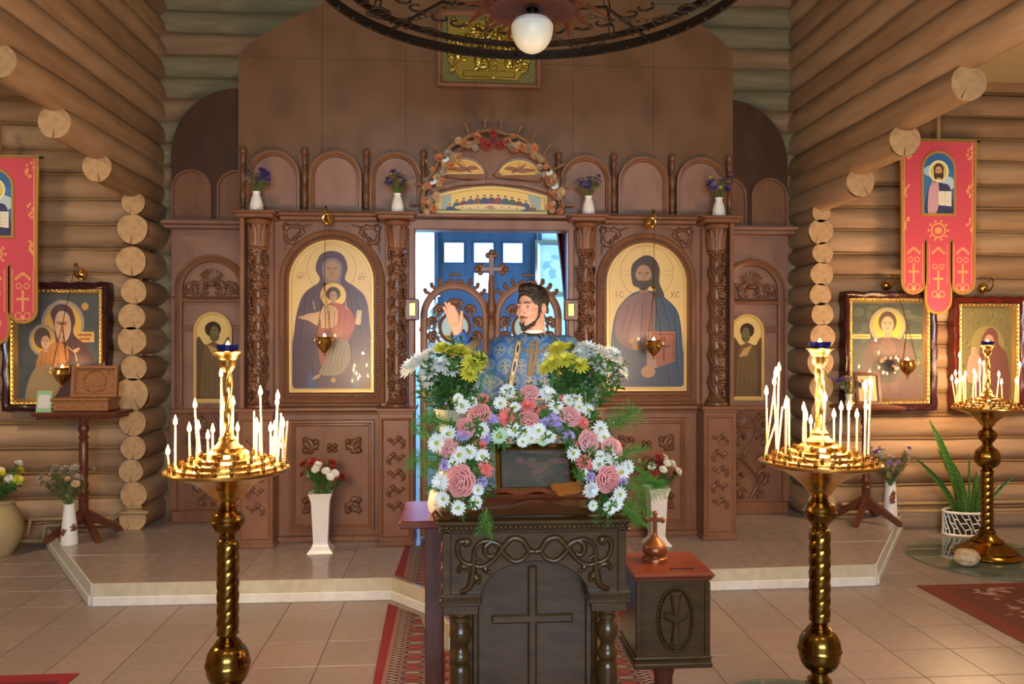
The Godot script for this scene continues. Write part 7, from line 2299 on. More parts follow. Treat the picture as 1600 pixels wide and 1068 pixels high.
# ---------- everything else
func chandelier() -> void:
	var c := Vector3(0.345, 2.975, -3.6)
	var t := thing("chandelier", c, "wrought iron ring chandelier with a copper sunburst and frosted glass bowl", "chandelier")
	var mb := MB.new()
	mb.lathe(arc(0, 0.115, 0.097, -PI / 2 + 0.01, 0.1, 12, 0.115) + [Vector2(0.09, 0.122), Vector2(0.06, 0.04), Vector2(0.01, 0.012)], 36)
	obj(mb, "glass_bowl", M.frosted, t)
	mb = MB.new()
	mb.lathe([Vector2(0.09, 0.12), Vector2(0.096, 0.122), Vector2(0.09, 0.14), Vector2(0.08, 0.15), Vector2(0.03, 0.155)], 36)
	obj(mb, "lamp_rim", M.white, t)
	# sunburst of hammered copper flames
	mb = MB.new()
	mb.lathe([Vector2(0.14, 0.2), Vector2(0.2, 0.19), Vector2(0.2, 0.196), Vector2(0.14, 0.206), Vector2(0.03, 0.2)], 36)
	obj(mb, "copper_disc", M.copper, t)
	for k in 28:
		mb = MB.new()
		var a := TAU * k / 28
		var d := Vector3(cos(a), 0, sin(a))
		var s := Vector3(-sin(a), 0, cos(a))
		var L := 0.36 if k % 2 == 0 else 0.29
		var pts := []
		for j in 7:
			var f := j / 6.0
			pts.append(d * lerpf(0.17, L, f) + s * 0.02 * sin(f * 5.0 + k) + Vector3(0, 0.2 + 0.02 * sin(f * 4.0), 0))
		mb.tube(pts, [0.02, 0.026, 0.024, 0.02, 0.015, 0.009, 0.002], 6, 0.25, Vector3.UP)
		obj(mb, "flame_ray", M.copper, t)
	# iron hoop of two flat bands joined by rivets, with scrolls inside
	var y := 0.365
	var R := 1.03
	for q in [[R, y, 0.05], [R - 0.09, y + 0.03, 0.03]]:
		mb = MB.new()
		var ring := []
		for k in 73: ring.append(Vector3(cos(TAU * k / 72) * q[0], q[1], sin(TAU * k / 72) * q[0]))
		var P := []
		for e in [[-0.008, -q[2] / 2], [0.008, -q[2] / 2], [0.008, q[2] / 2], [-0.008, q[2] / 2]]:
			var row := PackedVector3Array()
			for k in 72:
				var a := TAU * k / 72
				row.append(Vector3(cos(a) * (q[0] + e[0]), q[1] + e[1], sin(a) * (q[0] + e[0])))
			P.append(row)
		mb.grid(P, true, true, false, 1, 1, 0.8)
		obj(mb, "iron_hoop", M.iron, t)
	mb = MB.new()
	for k in 48:
		var a := TAU * k / 48
		mb.ball(Vector3(cos(a) * (R + 0.01), y, sin(a) * (R + 0.01)), Vector3.ONE * 0.009, 6, 4)
		mb.ball(Vector3(cos(a) * (R - 0.01), y - 0.018, sin(a) * (R - 0.01)), Vector3.ONE * 0.012, 6, 4)
	tag(obj(mb, "rivets", M.iron, t), "", "", "", "stuff")
	for k in 16:
		var a := TAU * k / 16
		var b := Basis(Vector3(cos(a), 0, sin(a)), Vector3.UP, Vector3(-sin(a), 0, cos(a)))
		for e in [-1.0, 1.0]:
			# scrolls lie in the plane of the hoop
			for q in [[0.94, 0.05, 2.9, 4.8, 0.16], [0.9, 0.12, 3.4, -5.0, 0.12], [0.7, 0.03, 0.4, 4.8, 0.13]]:
				var sp := spiral(Vector2(q[0], e * q[1]), e * q[2], e * q[3], q[4] * 0.45, 20, 0.2)
				var pts := []
				for v in sp: pts.append(Vector3(v.x, y + 0.01, v.y))
				mb = MB.new()
				mb.at(Vector3.ZERO, b)
				mb.tube(pts, taper(pts.size(), 0.008, 0.005), 5)
				obj(mb, "iron_scroll", M.iron, t)
		if k % 2 == 0:
			mb = MB.new()
			mb.at(Vector3.ZERO, b)
			mb.tube([Vector3(0.3, 0.3, 0), Vector3(0.6, y + 0.04, 0), Vector3(R - 0.02, y, 0)], 0.009, 6)
			obj(mb, "spoke", M.iron, t)
	for k in 4:
		var a := TAU * k / 4 + 0.6
		mb = MB.new()
		chain(mb, Vector3(cos(a) * 0.94, y + 0.02, sin(a) * 0.94), Vector3(0, 2.2, 0), 0.06)
		obj(mb, "hanging_chain", M.iron, t)
	for k in 8:
		var a := TAU * k / 8 + 0.2
		mb = MB.new()
		var pr := Vector3(cos(a) * 0.35, 0.26, sin(a) * 0.35)
		for j in 5:
			var f0 := j / 5.0
			var f1 := (j + 1) / 5.0
			var e := Vector3(cos(a + 0.35) * 0.95, y, sin(a + 0.35) * 0.95)
			chain(mb, pr.lerp(e, f0) - Vector3(0, 0.06 * sin(PI * f0), 0), pr.lerp(e, f1) - Vector3(0, 0.06 * sin(PI * f1), 0), 0.035)
		obj(mb, "swag_chain", M.iron, t)
	mb = MB.new()
	mb.tube([Vector3(0, 0.15, 0), Vector3(0, 3.03, 0)], 0.012, 8)
	obj(mb, "hanging_rod", M.iron, t)

func sanctuary() -> void:
	# the bright room behind the doors
	for e in [["left", -2.2, 5], ["right", 2.7, 6]]:
		var sw := struct_node("wall_sanctuary_%s" % e[0])
		var wb := MB.new()
		wb.box(Vector3(e[1], 0.7, -8.5), Vector3(0.2, 1.4, 2.9)); wb.box(Vector3(e[1], 3.5, -8.5), Vector3(0.2, 1.0, 2.9))
		wb.box(Vector3(e[1], 2.2, -9.55), Vector3(0.2, 1.6, 0.8)); wb.box(Vector3(e[1], 2.2, -7.45), Vector3(0.2, 1.6, 0.8))
		obj(wb, "wall_body", M.blueplaster, sw)
		var wn := struct_node("window_%d" % e[2], Vector3(e[1], 2.2, -8.5))  # unseen side window, added so sky light floods the sanctuary
		wb = MB.new()
		wb.box(Vector3.ZERO, Vector3(0.008, 1.6, 1.3))
		obj(wb, "pane", M.glass, wn)
	shell("ceiling_sanctuary", Vector3(0.25, 4.0, -8.5), Vector3(5.1, 0.15, 3.0))
	var fl := MB.new()
	fl.box(Vector3(0.25, 0.07, -8.5), Vector3(5.1, 0.14, 3.0))
	tag(obj(fl, "floor_sanctuary", M.ptile0), "", "", "", "structure")
	var w := struct_node("wall_sanctuary_end")
	var mb := MB.new()
	# white end wall left open for a window on the left and for the square lights of the cross
	mb.box(Vector3(-1.7, 2.0, -9.85), Vector3(1.2, 4.0, 0.2))
	mb.box(Vector3(-0.68, 0.7, -9.85), Vector3(0.85, 1.4, 0.2))
	mb.box(Vector3(-0.68, 3.5, -9.85), Vector3(0.85, 1.0, 0.2))
	mb.box(Vector3(1.85, 2.0, -9.85), Vector3(1.7, 4.0, 0.2))
	obj(mb, "wall_body", M.blueplaster, w)
	var d := struct_node("window_4", Vector3(0.33, 0.14, -9.8))
	# dark blue panelled screen with square panes in the shape of a cross
	var xs := [-0.59, -0.49, -0.25, -0.13, 0.125, 0.245, 0.485, 0.7]
	mb = MB.new()
	for q in [[-0.59, 0.7, 0.0, 1.72], [-0.59, -0.13, 1.72, 2.4], [0.125, 0.7, 1.72, 2.4], [-0.13, 0.125, 1.72, 2.1], [-0.13, 0.125, 2.36, 2.48], [-0.59, -0.13, 2.4, 2.48], [0.125, 0.7, 2.4, 2.48], [-0.59, -0.49, 2.48, 2.73], [-0.25, -0.13, 2.48, 2.73], [0.125, 0.245, 2.48, 2.73], [0.485, 0.7, 2.48, 2.73], [-0.59, 0.7, 2.73, 3.86]]:
		mb.box(Vector3((q[0] + q[1]) / 2, (q[2] + q[3]) / 2, 0), Vector3(q[1] - q[0], q[3] - q[2], 0.06))
	obj(mb, "screen_board", M.blueboard, d)
	for q in [[-0.37, 2.605], [0.0, 2.605], [0.365, 2.605], [0.0, 2.23]]:
		mb = MB.new()
		mb.box(Vector3(q[0], q[1], 0), Vector3(0.25, 0.26, 0.006))
		obj(mb, "pane", M.glass, d)
		mb = MB.new()
		mb.mould(rect(q[0], q[1], 0.25, 0.255), true, [Vector2(0.012, 0), Vector2(0.008, 0.012), Vector2(-0.004, 0.01), Vector2(-0.008, 0)], 0.03)
		obj(mb, "pane_frame", M.blueboard, d)
	mb = MB.new()
	for x in [-0.59, 0.7]:
		mb.box(Vector3(x, 2.0, 0.02), Vector3(0.05, 3.7, 0.1), 0.006)
	obj(mb, "screen_frame", M.blueboard, d)
	# silvery altar furnishings
	var t := thing("altar_table", Vector3(0.26, 0.14, -8.35), "altar table under a pale cloth seen through the royal doors", "altar table")
	mb = MB.new()
	mb.box(Vector3(0, 0.5, 0), Vector3(1.3, 1.0, 0.8), 0.02)
	obj(mb, "altar_cloth", M.palecloth, t)
	t = thing("tabernacle", Vector3(-0.22, 1.14, -8.5), "silvery ornate tabernacle with a small dome, left on the altar", "tabernacle")
	mb = MB.new()
	mb.box(Vector3(0, 0.03, 0), Vector3(0.36, 0.06, 0.3), 0.01)
	mb.box(Vector3(0, 0.3, 0), Vector3(0.26, 0.5, 0.22), 0.01)
	mb.box(Vector3(0, 0.57, 0), Vector3(0.34, 0.04, 0.28), 0.01)
	for x in [-0.14, 0.14]: turned(mb, Vector3(x, 0.06, 0.13), 0.022, 0.5)
	obj(mb, "shrine_body", M.silver, t)
	mb = MB.new()
	mb.lathe([Vector2(0.09, 0.59), Vector2(0.09, 0.68), Vector2(0.1, 0.69), Vector2(0.115, 0.74), Vector2(0.1, 0.8), Vector2(0.05, 0.86), Vector2(0.015, 0.9), Vector2(0.01, 0.94)], 20)
	mb.box(Vector3(0, 0.98, 0), Vector3(0.014, 0.12, 0.01)); mb.box(Vector3(0, 0.99, 0), Vector3(0.07, 0.014, 0.01))
	obj(mb, "dome", M.silver, t)
	mb = MB.new()
	for s in [-1.0, 1.0]:
		for k in 5: acanthus(mb, Vector2(s * 0.05, 0.1 + 0.09 * k), PI / 2 - s * 0.6, -s * 4.4, 0.1, 0.115, 3)
		for k in 3: acanthus(mb, Vector2(s * 0.05 * (k + 0.5), 0.6), PI / 2, -s * 3.6, 0.1, 0.12, 3)
	obj(mb, "filigree", M.silver, t)
	t = thing("branched_candlestick", Vector3(0.62, 1.14, -8.45), "silvery branched candlestick with crystal cups on the altar", "candlestick")
	mb = MB.new()
	turned(mb, Vector3.ZERO, 0.035, 0.6, 14)
	mb.lathe([Vector2(0.1, 0), Vector2(0.09, 0.02), Vector2(0.04, 0.04)], 20)
	for s in [-1.0, 1.0]:
		for k in 3:
			var r := 0.09 + 0.08 * k
			var pts := []
			for j in 13:
				var a := PI * j / 12.0 * 0.5
				pts.append(Vector3(s * r * sin(a), 0.62 - r * cos(a), 0))
			mb.tube(pts, 0.009, 6)
	obj(mb, "arms", M.silver, t)
	for k in 7:
		mb = MB.new()
		mb.lathe([Vector2(0.012, 0), Vector2(0.035, 0.02), Vector2(0.042, 0.06), Vector2(0.036, 0.065), Vector2(0.01, 0.02)], 16, Vector3(-0.255 + 0.085 * k, 0.6, 0))
		mb.ball(Vector3(-0.255 + 0.085 * k, 0.69, 0), Vector3(0.025, 0.03, 0.025), 10, 7)
		obj(mb, "crystal_cup", M.silver, t)
	t = thing("framed_picture", Vector3(1.22, 2.2, -9.747), "pale framed picture on the sanctuary end wall", "picture")
	mb = MB.new()
	mb.mould(rect(0, 0.35, 0.5, 0.7), true, [Vector2(0, 0), Vector2(0, 0.04), Vector2(-0.03, 0.05), Vector2(-0.06, 0.03), Vector2(-0.06, 0)])
	obj(mb, "frame", M.silver, t)
	mb = MB.new()
	mb.box(Vector3(0, 0.35, 0.012), Vector3(0.42, 0.62, 0.02))
	var pp := Pic.new(64, 96, C("b9c6c4"))
	for k in 14: pp.oval(rnd(0.2, 0.8), rnd(0.2, 0.8), 0.14, 0.1, [C("8fa3a8"), C("c9d4d0"), C("a3b3b0")][k % 3])
	obj(mb, "print", pm(pp, 0.4), t)
	# drawn curtain
	t = thing("curtain", Vector3(0.8, 1.6, -6.4), "dark red curtain drawn to the right of the royal doorway", "curtain")
	mb = MB.new()
	var P := []
	for j in 9:
		var row := PackedVector3Array()
		for i in 19:
			var f := i / 18.0
			var wd := 0.16 * (1.0 - 0.55 * sin(PI * 0.5 * (1.0 - j / 8.0)))
			row.append(Vector3(0.16 - wd * (1 - f), 1.05 * j / 8.0, 0.03 * sin(f * 22.0)))
		P.append(row)
	mb.grid(P, false, false, false)
	obj(mb, "drape", M.redcloth, t)
	mb = MB.new()
	mb.tube([Vector3(-1.2, 1.06, 0), Vector3(0.26, 1.06, 0)], 0.01, 8)
	obj(mb, "curtain_rod", M.brass, t)
	# closing blocks between the icon screen and the log wall
	mb = MB.new()
	mb.box(Vector3(0.262, 2.83, -6.5), Vector3(1.5, 0.04, 0.9))
	mb.box(Vector3(-0.56, 1.45, -6.5), Vector3(0.04, 2.75, 0.9))
	mb.box(Vector3(1.1, 1.45, -6.5), Vector3(0.04, 2.75, 0.9))
	tag(obj(mb, "wall_doorway_lining", M.blueplaster), "", "", "", "structure")

func wall_icon(at: Vector3, w: float, h: float, p: Pic, label: String, fm: Material, wavy: bool) -> void:
	var t := thing("framed_icon", at, label, "icon")
	var mb := MB.new()
	var path := []
	var n := 14
	var amp := 0.006 if wavy else 0.0
	for q in [[Vector2(-w / 2, 0), Vector2(w / 2, 0)], [Vector2(w / 2, 0), Vector2(w / 2, h)], [Vector2(w / 2, h), Vector2(-w / 2, h)], [Vector2(-w / 2, h), Vector2(-w / 2, 0)]]:
		var d: Vector2 = (q[1] - q[0]).normalized()
		for k in n: path.append(q[0].lerp(q[1], k / float(n)) + Vector2(d.y, -d.x) * amp * sin(k * 2.1))
	mb.mould(path, true, [Vector2(0, 0), Vector2(0, 0.09), Vector2(-0.01, 0.1), Vector2(-0.035, 0.095), Vector2(-0.05, 0.08), Vector2(-0.05, 0)])
	mb.box(Vector3(0, h / 2, 0.01), Vector3(w - 0.06, h - 0.06, 0.02))
	obj(mb, "kiot_frame", fm, t)
	mb = MB.new()
	mb.mould(rect(0, h / 2, w - 0.1, h - 0.1), true, [Vector2(0.0, 0.02), Vector2(-0.006, 0.07), Vector2(-0.02, 0.06), Vector2(-0.03, 0.066), Vector2(-0.04, 0.045), Vector2(-0.055, 0.02)])
	for k in 4:
		var L := (w if k % 2 == 0 else h) - 0.14
		var m := int(L / 0.035)
		for i in m:
			var f := (i + 0.5) / m - 0.5
			var c: Vector2 = [Vector2(f * L, 0.068), Vector2(w / 2 - 0.068, h / 2 + f * L), Vector2(f * L, h - 0.068), Vector2(-w / 2 + 0.068, h / 2 + f * L)][k]
			mb.ball(Vector3(c.x, c.y, 0.06), Vector3(0.013, 0.013, 0.012), 7, 5)
	obj(mb, "gilt_frame", M.gold, t)
	mb = MB.new()
	mb.box(Vector3(0, h / 2, 0.02), Vector3(w - 0.2, h - 0.2, 0.02))
	mb = MB.new()
	mb.prism(rect(0, h / 2, w - 0.18, h - 0.18), 0.015, 0.034)
	obj(mb, "painting", pm(p, 0.5), t)
	mb = MB.new()
	mb.prism(rect(0, h / 2, w - 0.11, h - 0.11), 0.074, 0.077)
	obj(mb, "cover_glass", M.glass, t)
func banner(at: Vector3, label: String) -> void:
	var t := thing("banner", at, label, "banner", "red church banners")
	# outline from the hanging bar down to three rounded tails
	var out := [Vector2(-0.335, 0.0), Vector2(-0.32, -0.6)]
	var tails := [[-0.22, 0.1, -1.2], [0.0, 0.11, -1.36], [0.22, 0.1, -1.2]]
	var poly := []
	poly.append(Vector2(0.33, 0.0)); poly.append(Vector2(-0.33, 0.0))
	for q in tails:
		poly.append(Vector2(q[0] - q[1], -0.85 if q[0] > -0.1 else -0.6))
		for k in 9:
			var a := PI + PI * k / 8.0
			poly.append(Vector2(q[0] + q[1] * cos(a), q[2] + q[1] * sin(a)))
		poly.append(Vector2(q[0] + q[1], -0.85 if q[0] < 0.1 else -0.6))
	var mb := MB.new()
	mb.prism(poly, -0.004, 0.004, 0.0, true)
	var p := Pic.new(384, 832, C("c8485a"))
	for k in 700: p.oval(rnd(0, 1), rnd(0, 1), rnd(0.003, 0.01), rnd(0.002, 0.004), [C("cf5061"), C("bf3f52"), C("d05a64")][k % 3])
	var go := C("dc9c62")
	var cr := func(x: float, y: float, s: float):
		p.line([Vector2(x - s, y), Vector2(x + s, y)], 0.012, go); p.line([Vector2(x, y - s * 0.7), Vector2(x, y + s)], 0.012, go)
		for e in [Vector2(-s, 0), Vector2(s, 0), Vector2(0, -s * 0.7), Vector2(0, s)]: p.oval(x + e.x, y + e.y, 0.014, 0.008, go)
	for x in [0.17, 0.5, 0.83]:
		p.line([Vector2(x - 0.12, 0.6), Vector2(x - 0.12, 0.83)], 0.005, go); p.line([Vector2(x + 0.12, 0.6), Vector2(x + 0.12, 0.83)], 0.005, go)
		var y := 0.76 if x != 0.5 else 0.8
		cr.call(x, y, 0.06)
		for s in [-1, 1]:
			p.ring(x + s * 0.05, y + 0.09, 0.035, 0.018, 0.006, go); p.ring(x + s * 0.045, y - 0.07, 0.03, 0.014, 0.006, go)
		p.oval(x, y + 0.1, 0.02, 0.014, go)
		for k in 6: p.oval(x + (k - 2.5) * 0.03, 0.62 + 0.012 * absf(k - 2.5), 0.016, 0.01, go)
	for s in [0.0, 1.0]:
		for q in [[0.09, 0.03], [0.07, 0.25], [0.07, 0.45]]:
			for k in 7: p.oval(absf(s - q[0] + rnd(-0.04, 0.05)), q[1] + k * 0.012, rnd(0.012, 0.025), 0.008, go)
		p.line([Vector2(absf(s - 0.04), 0.0), Vector2(absf(s - 0.04), 0.6)], 0.006, go)
	p.ring(0.5, 0.52, 0.09, 0.04, 0.01, go); p.oval(0.5, 0.52, 0.05, 0.02, go)
	for k in 10: p.oval(0.5 + 0.13 * cos(TAU * k / 10), 0.52 + 0.055 * sin(TAU * k / 10), 0.016, 0.008, go)
	obj(mb, "cloth", pm(p, 0.75), t)
	mb = MB.new()
	mb.mould(poly, true, [Vector2(0.012, -0.006), Vector2(0.012, 0.008), Vector2(-0.008, 0.008), Vector2(-0.008, -0.006), Vector2(0.012, -0.006)])
	obj(mb, "gold_fringe", M.fringe, t)
	mb = MB.new()
	var ip := arched(0.0, 0.135, -0.62, -0.24, 16)
	mb.prism(ip, 0.004, 0.008)
	obj(mb, "printed_icon", pm(banner_pic(), 0.6), t)
	mb = MB.new()
	mb.mould(ip, true, [Vector2(0.022, 0.004), Vector2(0.018, 0.012), Vector2(0, 0.012), Vector2(-0.002, 0.006)])
	obj(mb, "icon_border", M.fringe, t)
	mb = MB.new()
	mb.tube([Vector3(-0.37, 0.0, 0), Vector3(0.37, 0.0, 0)], 0.009, 8)
	obj(mb, "crossbar", M.iron, t)
	mb = MB.new()
	mb.tube([Vector3(0.02, -1.2, -0.03), Vector3(0.02, 0.25, -0.03)], 0.018, 10)
	obj(mb, "pole", M.pipe, t)
func icon_stand(at: Vector3, label: String, w: float) -> void:
	var t := thing("icon_stand", at, label, "stand", "turned icon stands")
	var mb := MB.new()
	mb.box(Vector3(0, 0.955, 0), Vector3(w, 0.03, 0.32), 0.006)
	mb.box(Vector3(0, 0.93, 0), Vector3(w - 0.05, 0.03, 0.27), 0.006)
	obj(mb, "shelf", M.furn, t)
	mb = MB.new()
	mb.lathe([Vector2(0.034, 0.1), Vector2(0.034, 0.28), Vector2(0.04, 0.29), Vector2(0.028, 0.31), Vector2(0.042, 0.34), Vector2(0.028, 0.37), Vector2(0.038, 0.4), Vector2(0.028, 0.43), Vector2(0.032, 0.46), Vector2(0.034, 0.72), Vector2(0.026, 0.74), Vector2(0.038, 0.765), Vector2(0.026, 0.79), Vector2(0.042, 0.83), Vector2(0.028, 0.87), Vector2(0.038, 0.89), Vector2(0.034, 0.92)], 18)
	obj(mb, "spindle", M.furn, t)
	for k in 4:
		var a := TAU * k / 4 + PI / 4
		mb = MB.new()
		mb.at(Vector3.ZERO, Basis(Vector3.UP, a))
		mb.prism([Vector2(0.02, 0.12), Vector2(0.1, 0.09), Vector2(0.2, 0.03), Vector2(0.25, 0.0), Vector2(0.28, 0.0), Vector2(0.28, 0.03), Vector2(0.2, 0.09), Vector2(0.1, 0.16), Vector2(0.02, 0.22)], -0.018, 0.018, 0.004, true)
		obj(mb, "foot", M.furn, t)
func small_vase(at: Vector3, label: String, kinds: Array, flabel: String, s := 1.0) -> void:
	var v := thing("vase", at, label, "vase", "small white vases on the icon screen")
	var mb := MB.new()
	mb.lathe([Vector2(0.048 * s, 0), Vector2(0.05 * s, 0.01), Vector2(0.047 * s, 0.05 * s), Vector2(0.035 * s, 0.1 * s), Vector2(0.024 * s, 0.125 * s), Vector2(0.03 * s, 0.145 * s), Vector2(0.026 * s, 0.142 * s), Vector2(0.018 * s, 0.12 * s)], 24, Vector3.ZERO, 1, 1, 0.04, 8)
	obj(mb, "vase_body", M.white, v)
	var bl := []
	for k in 26: bl.append([rnd(-0.085, 0.085), rnd(0.09, 0.19), rnd(-0.06, 0.05), rnd(0.022, 0.036), kinds[k % kinds.size()]])
	bouquet(at + Vector3(0, 0.11 * s, 0), flabel, bl, M.dryleaf, 12, 0.06, Vector3.ZERO, "dried posies on the icon screen")
func furnishings() -> void:
	small_vase(Vector3(-1.463, 2.589, -5.83), "small white vase on the leftmost column shelf of the screen", [8, 8, 9], "violet dried flowers in the leftmost screen vase")
	small_vase(Vector3(-0.44, 2.589, -5.83), "small white vase on the screen shelf left of the supper scene", [9, 8, 10], "faded dried flowers left of the supper scene")
	small_vase(Vector3(0.985, 2.589, -5.83), "small white vase on the screen shelf right of the supper scene", [9, 8, 9], "faded dried flowers right of the supper scene")
	small_vase(Vector3(1.985, 2.589, -5.83), "small white vase on the rightmost column shelf of the screen", [8, 6, 9, 8], "violet and yellow dried flowers in the rightmost screen vase")
	# arch of twigs and dried flowers over the supper scene
	var t := thing("twig_arch", Vector3(0.268, 2.605, -5.93), "arch of twigs with dried orange and crimson flowers over the supper scene", "wreath")
	var mb := MB.new()
	for q in 2:
		var pts := []
		for k in 33:
			var a := PI * k / 32.0
			pts.append(Vector3(cos(a) * (0.53 + 0.012 * sin(k * 1.3 + q * 2)), sin(a) * 0.63 + 0.008 * cos(k * 1.1), 0.02 * sin(k * 0.9 + q * PI)))
		mb.tube(pts, 0.013, 6)
	for k in 14:
		var a := PI * (k + 0.5) / 14.0
		var p := Vector3(cos(a) * 0.54, sin(a) * 0.64, 0)
		var d := Vector3(cos(a + rnd(-0.4, 0.4)), sin(a + rnd(-0.4, 0.4)), 0.2)
		mb.tube([p, p + d * rnd(0.04, 0.07), p + d * rnd(0.07, 0.1)], [0.006, 0.008, 0.012], 6)
	obj(mb, "twigs", M.twig, t)
	for k in 74:
		var a := PI * (k + 0.5) / 74.0 + rnd(-0.03, 0.03)
		var r := rnd(0.43, 0.54)
		var mid := absf(a - PI / 2) < 0.22
		var kind: int = 7 if mid else [11, 10, 11, 10, 9][k % 5]
		put_bloom(t, Vector3(cos(a) * r, sin(a) * (r + 0.08), rnd(0.0, 0.06)), Vector3(cos(a) * 0.4 + rnd(-0.4, 0.4), sin(a) * 0.3 + rnd(-0.4, 0.2), 1).normalized(), rnd(0.022, 0.042), kind)
	# bright little ribbons
	for a in [0.35, 0.55, 2.4, 2.75]:
		mb = MB.new()
		mb.ball(Vector3(cos(a) * 0.49, sin(a) * 0.57, 0.07), Vector3(0.02, 0.014, 0.008), 8, 5)
		mb.ball(Vector3(cos(a) * 0.49 + 0.02, sin(a) * 0.57 + 0.012, 0.07), Vector3(0.014, 0.018, 0.008), 8, 5)
		obj(mb, "pale_bow", M.palecloth, t)
	# white floor vases with red and white bouquets before the screen
	var q := 0
	for at in [Vector3(-0.972, 0.14, -5.69), Vector3(1.478, 0.14, -5.72)]:
		var side: String = ["left", "right"][q]
		var v := thing("floor_vase", at, "tall white square vase on the platform, %s of the royal doors" % side, "vase", "tall white floor vases")
		mb = MB.new()
		mb.at(Vector3.ZERO, Basis(Vector3.UP, PI / 4 + 0.05))
		mb.lathe([Vector2(0.125, 0), Vector2(0.125, 0.008), Vector2(0.085, 0.04), Vector2(0.07, 0.075), Vector2(0.072, 0.08), Vector2(0.09, 0.36), Vector2(0.105, 0.4), Vector2(0.118, 0.425), Vector2(0.112, 0.425), Vector2(0.09, 0.39), Vector2(0.07, 0.3)], 4)
		obj(mb, "vase_body", M.white, v)
		var bl := []
		for k in 22:
			var a := rnd(0, TAU)
			bl.append([cos(a) * rnd(0.02, 0.15), rnd(0.16, 0.3), sin(a) * rnd(0.02, 0.1), rnd(0.03, 0.045), 5 if k in [3, 9, 14, 17] else 7])
		for e in ([[0.05, 0.24, 0.1], [0.11, 0.22, 0.09], [0.08, 0.2, 0.11], [-0.02, 0.25, 0.1]] if q == 0 else [[-0.06, 0.24, 0.1], [0.02, 0.22, 0.11], [0.14, 0.2, 0.08], [0.05, 0.26, 0.1]]): bl.append([e[0], e[1], e[2], 0.035, 5])
		bouquet(at + Vector3(0, 0.35, 0), "dark red and white chrysanthemums in the %s white floor vase" % side, bl, M.leaf, 26, 0.1, Vector3.ZERO, "red and white bouquets")
		q += 1
	# framed icons of the aisles
	wall_icon(Vector3(-3.2, 1.085, -6.575), 0.82, 1.03, tender_pic(), "large framed icon of a mother cheek to cheek with her child, left aisle", M.kiotdark, true)
	wall_icon(Vector3(3.722, 1.05, -6.575), 0.83, 1.02, martyr_pic(), "large framed icon of a young saint in a dark frame, right aisle", M.kiotdark, true)
	wall_icon(Vector3(4.62, 1.05, -6.575), 0.66, 0.98, relief_pic(), "framed icon with a gilded cover and red frame, far right", M.kiotred, true)
	bracket(Vector3(-3.03, 2.18, -6.56), "brass bracket over the left aisle icon")
	bracket(Vector3(3.72, 2.13, -6.56), "brass bracket over the young saint icon")
	bracket(Vector3(4.6, 2.11, -6.56), "brass bracket over the far right icon")
	hanging_lamp(Vector3(-3.09, 1.4, -6.37), Vector3(-3.03, 2.24, -6.45), "lit brass oil lamp hanging before the left aisle icon", 1.7)
	hanging_lamp(Vector3(3.8, 1.45, -6.37), Vector3(3.72, 2.19, -6.45), "lit brass oil lamp hanging before the young saint icon", 1.7)
	banner(Vector3(4.1, 3.355, -6.42), "red and gold church banner with a printed icon, right aisle")
	banner(Vector3(-3.63, 3.09, -6.42), "red and gold church banner cut by the left picture edge")
	# left aisle stand with its things
	icon_stand(Vector3(-2.86, 0.14, -6.22), "brown turned stand under the left aisle icon", 0.62)
	t = thing("carved_box", Vector3(-2.83, 1.111, -6.2), "carved wooden box on the left icon stand", "box")
	mb = MB.new()
	mb.box(Vector3(0, 0.045, 0), Vector3(0.4, 0.08, 0.2), 0.006)
	obj(mb, "box_body", M.palewood, t)
	mb = MB.new()
	mb.box(Vector3(0, 0.092, 0), Vector3(0.43, 0.018, 0.23), 0.006)
	obj(mb, "lid", M.palewood, t)
	mb = MB.new()
	for k in 7: acanthus(mb, Vector2(-0.16 + 0.05 * k, 0.03), PI / 2, (1 if k % 2 else -1) * 4.0, 0.05, 0.102, 2)
	obj(mb, "relief", M.palewood, t)
	t = thing("carved_plaque", Vector3(-2.775, 1.213, -6.22), "rectangular carved wooden plaque leaning on the carved box", "plaque")
	t.rotation.x = -0.12
	mb = MB.new()
	mb.box(Vector3(0, 0.12, 0), Vector3(0.34, 0.24, 0.02), 0.004)
	obj(mb, "panel", M.palewood, t)
	mb = MB.new()
	mb.mould(rect(0, 0.12, 0.34, 0.24), true, [Vector2(0, 0), Vector2(0, 0.03), Vector2(-0.02, 0.03), Vector2(-0.03, 0.01)])
	obj(mb, "border", M.palewood, t)
	mb = MB.new()
	mb.mould(arc(0, 0.12, 0.08, 0, TAU - TAU / 24, 23), true, [Vector2(0.006, 0.01), Vector2(0, 0.018), Vector2(-0.006, 0.01)])
	for s in [-1.0, 1.0]:
		for e in [-1.0, 1.0]: acanthus(mb, Vector2(s * 0.12, 0.12 + e * 0.04), s * 1.0, e * 4.0, 0.06, 0.012, 3)
		acanthus(mb, Vector2(s * 0.01, 0.08), PI / 2 - s * 0.5, -s * 4.2, 0.09, 0.012, 3)
	obj(mb, "relief", M.palewood, t)
	t = thing("prayer_card", Vector3(-3.09, 1.111, -6.09), "small green-bordered prayer card propped on the left icon stand", "card")
	t.rotation.x = -0.15
	mb = MB.new()
	mb.box(Vector3(0, 0.08, 0), Vector3(0.11, 0.16, 0.004))
	obj(mb, "card_back", mat(C("8fb58a"), 0.7), t)
	mb = MB.new()
	mb.prism([Vector2(-0.035, 0.03), Vector2(0.035, 0.03), Vector2(0.043, 0.045), Vector2(0.043, 0.115), Vector2(0.035, 0.13), Vector2(-0.035, 0.13), Vector2(-0.043, 0.115), Vector2(-0.043, 0.045)], 0.002, 0.0035)
	obj(mb, "printed_field", mat(C("c9c9c4"), 0.7), t)
	# right aisle stand
	icon_stand(Vector3(3.4, 0.14, -6.3), "brown turned stand under the young saint icon", 0.5)
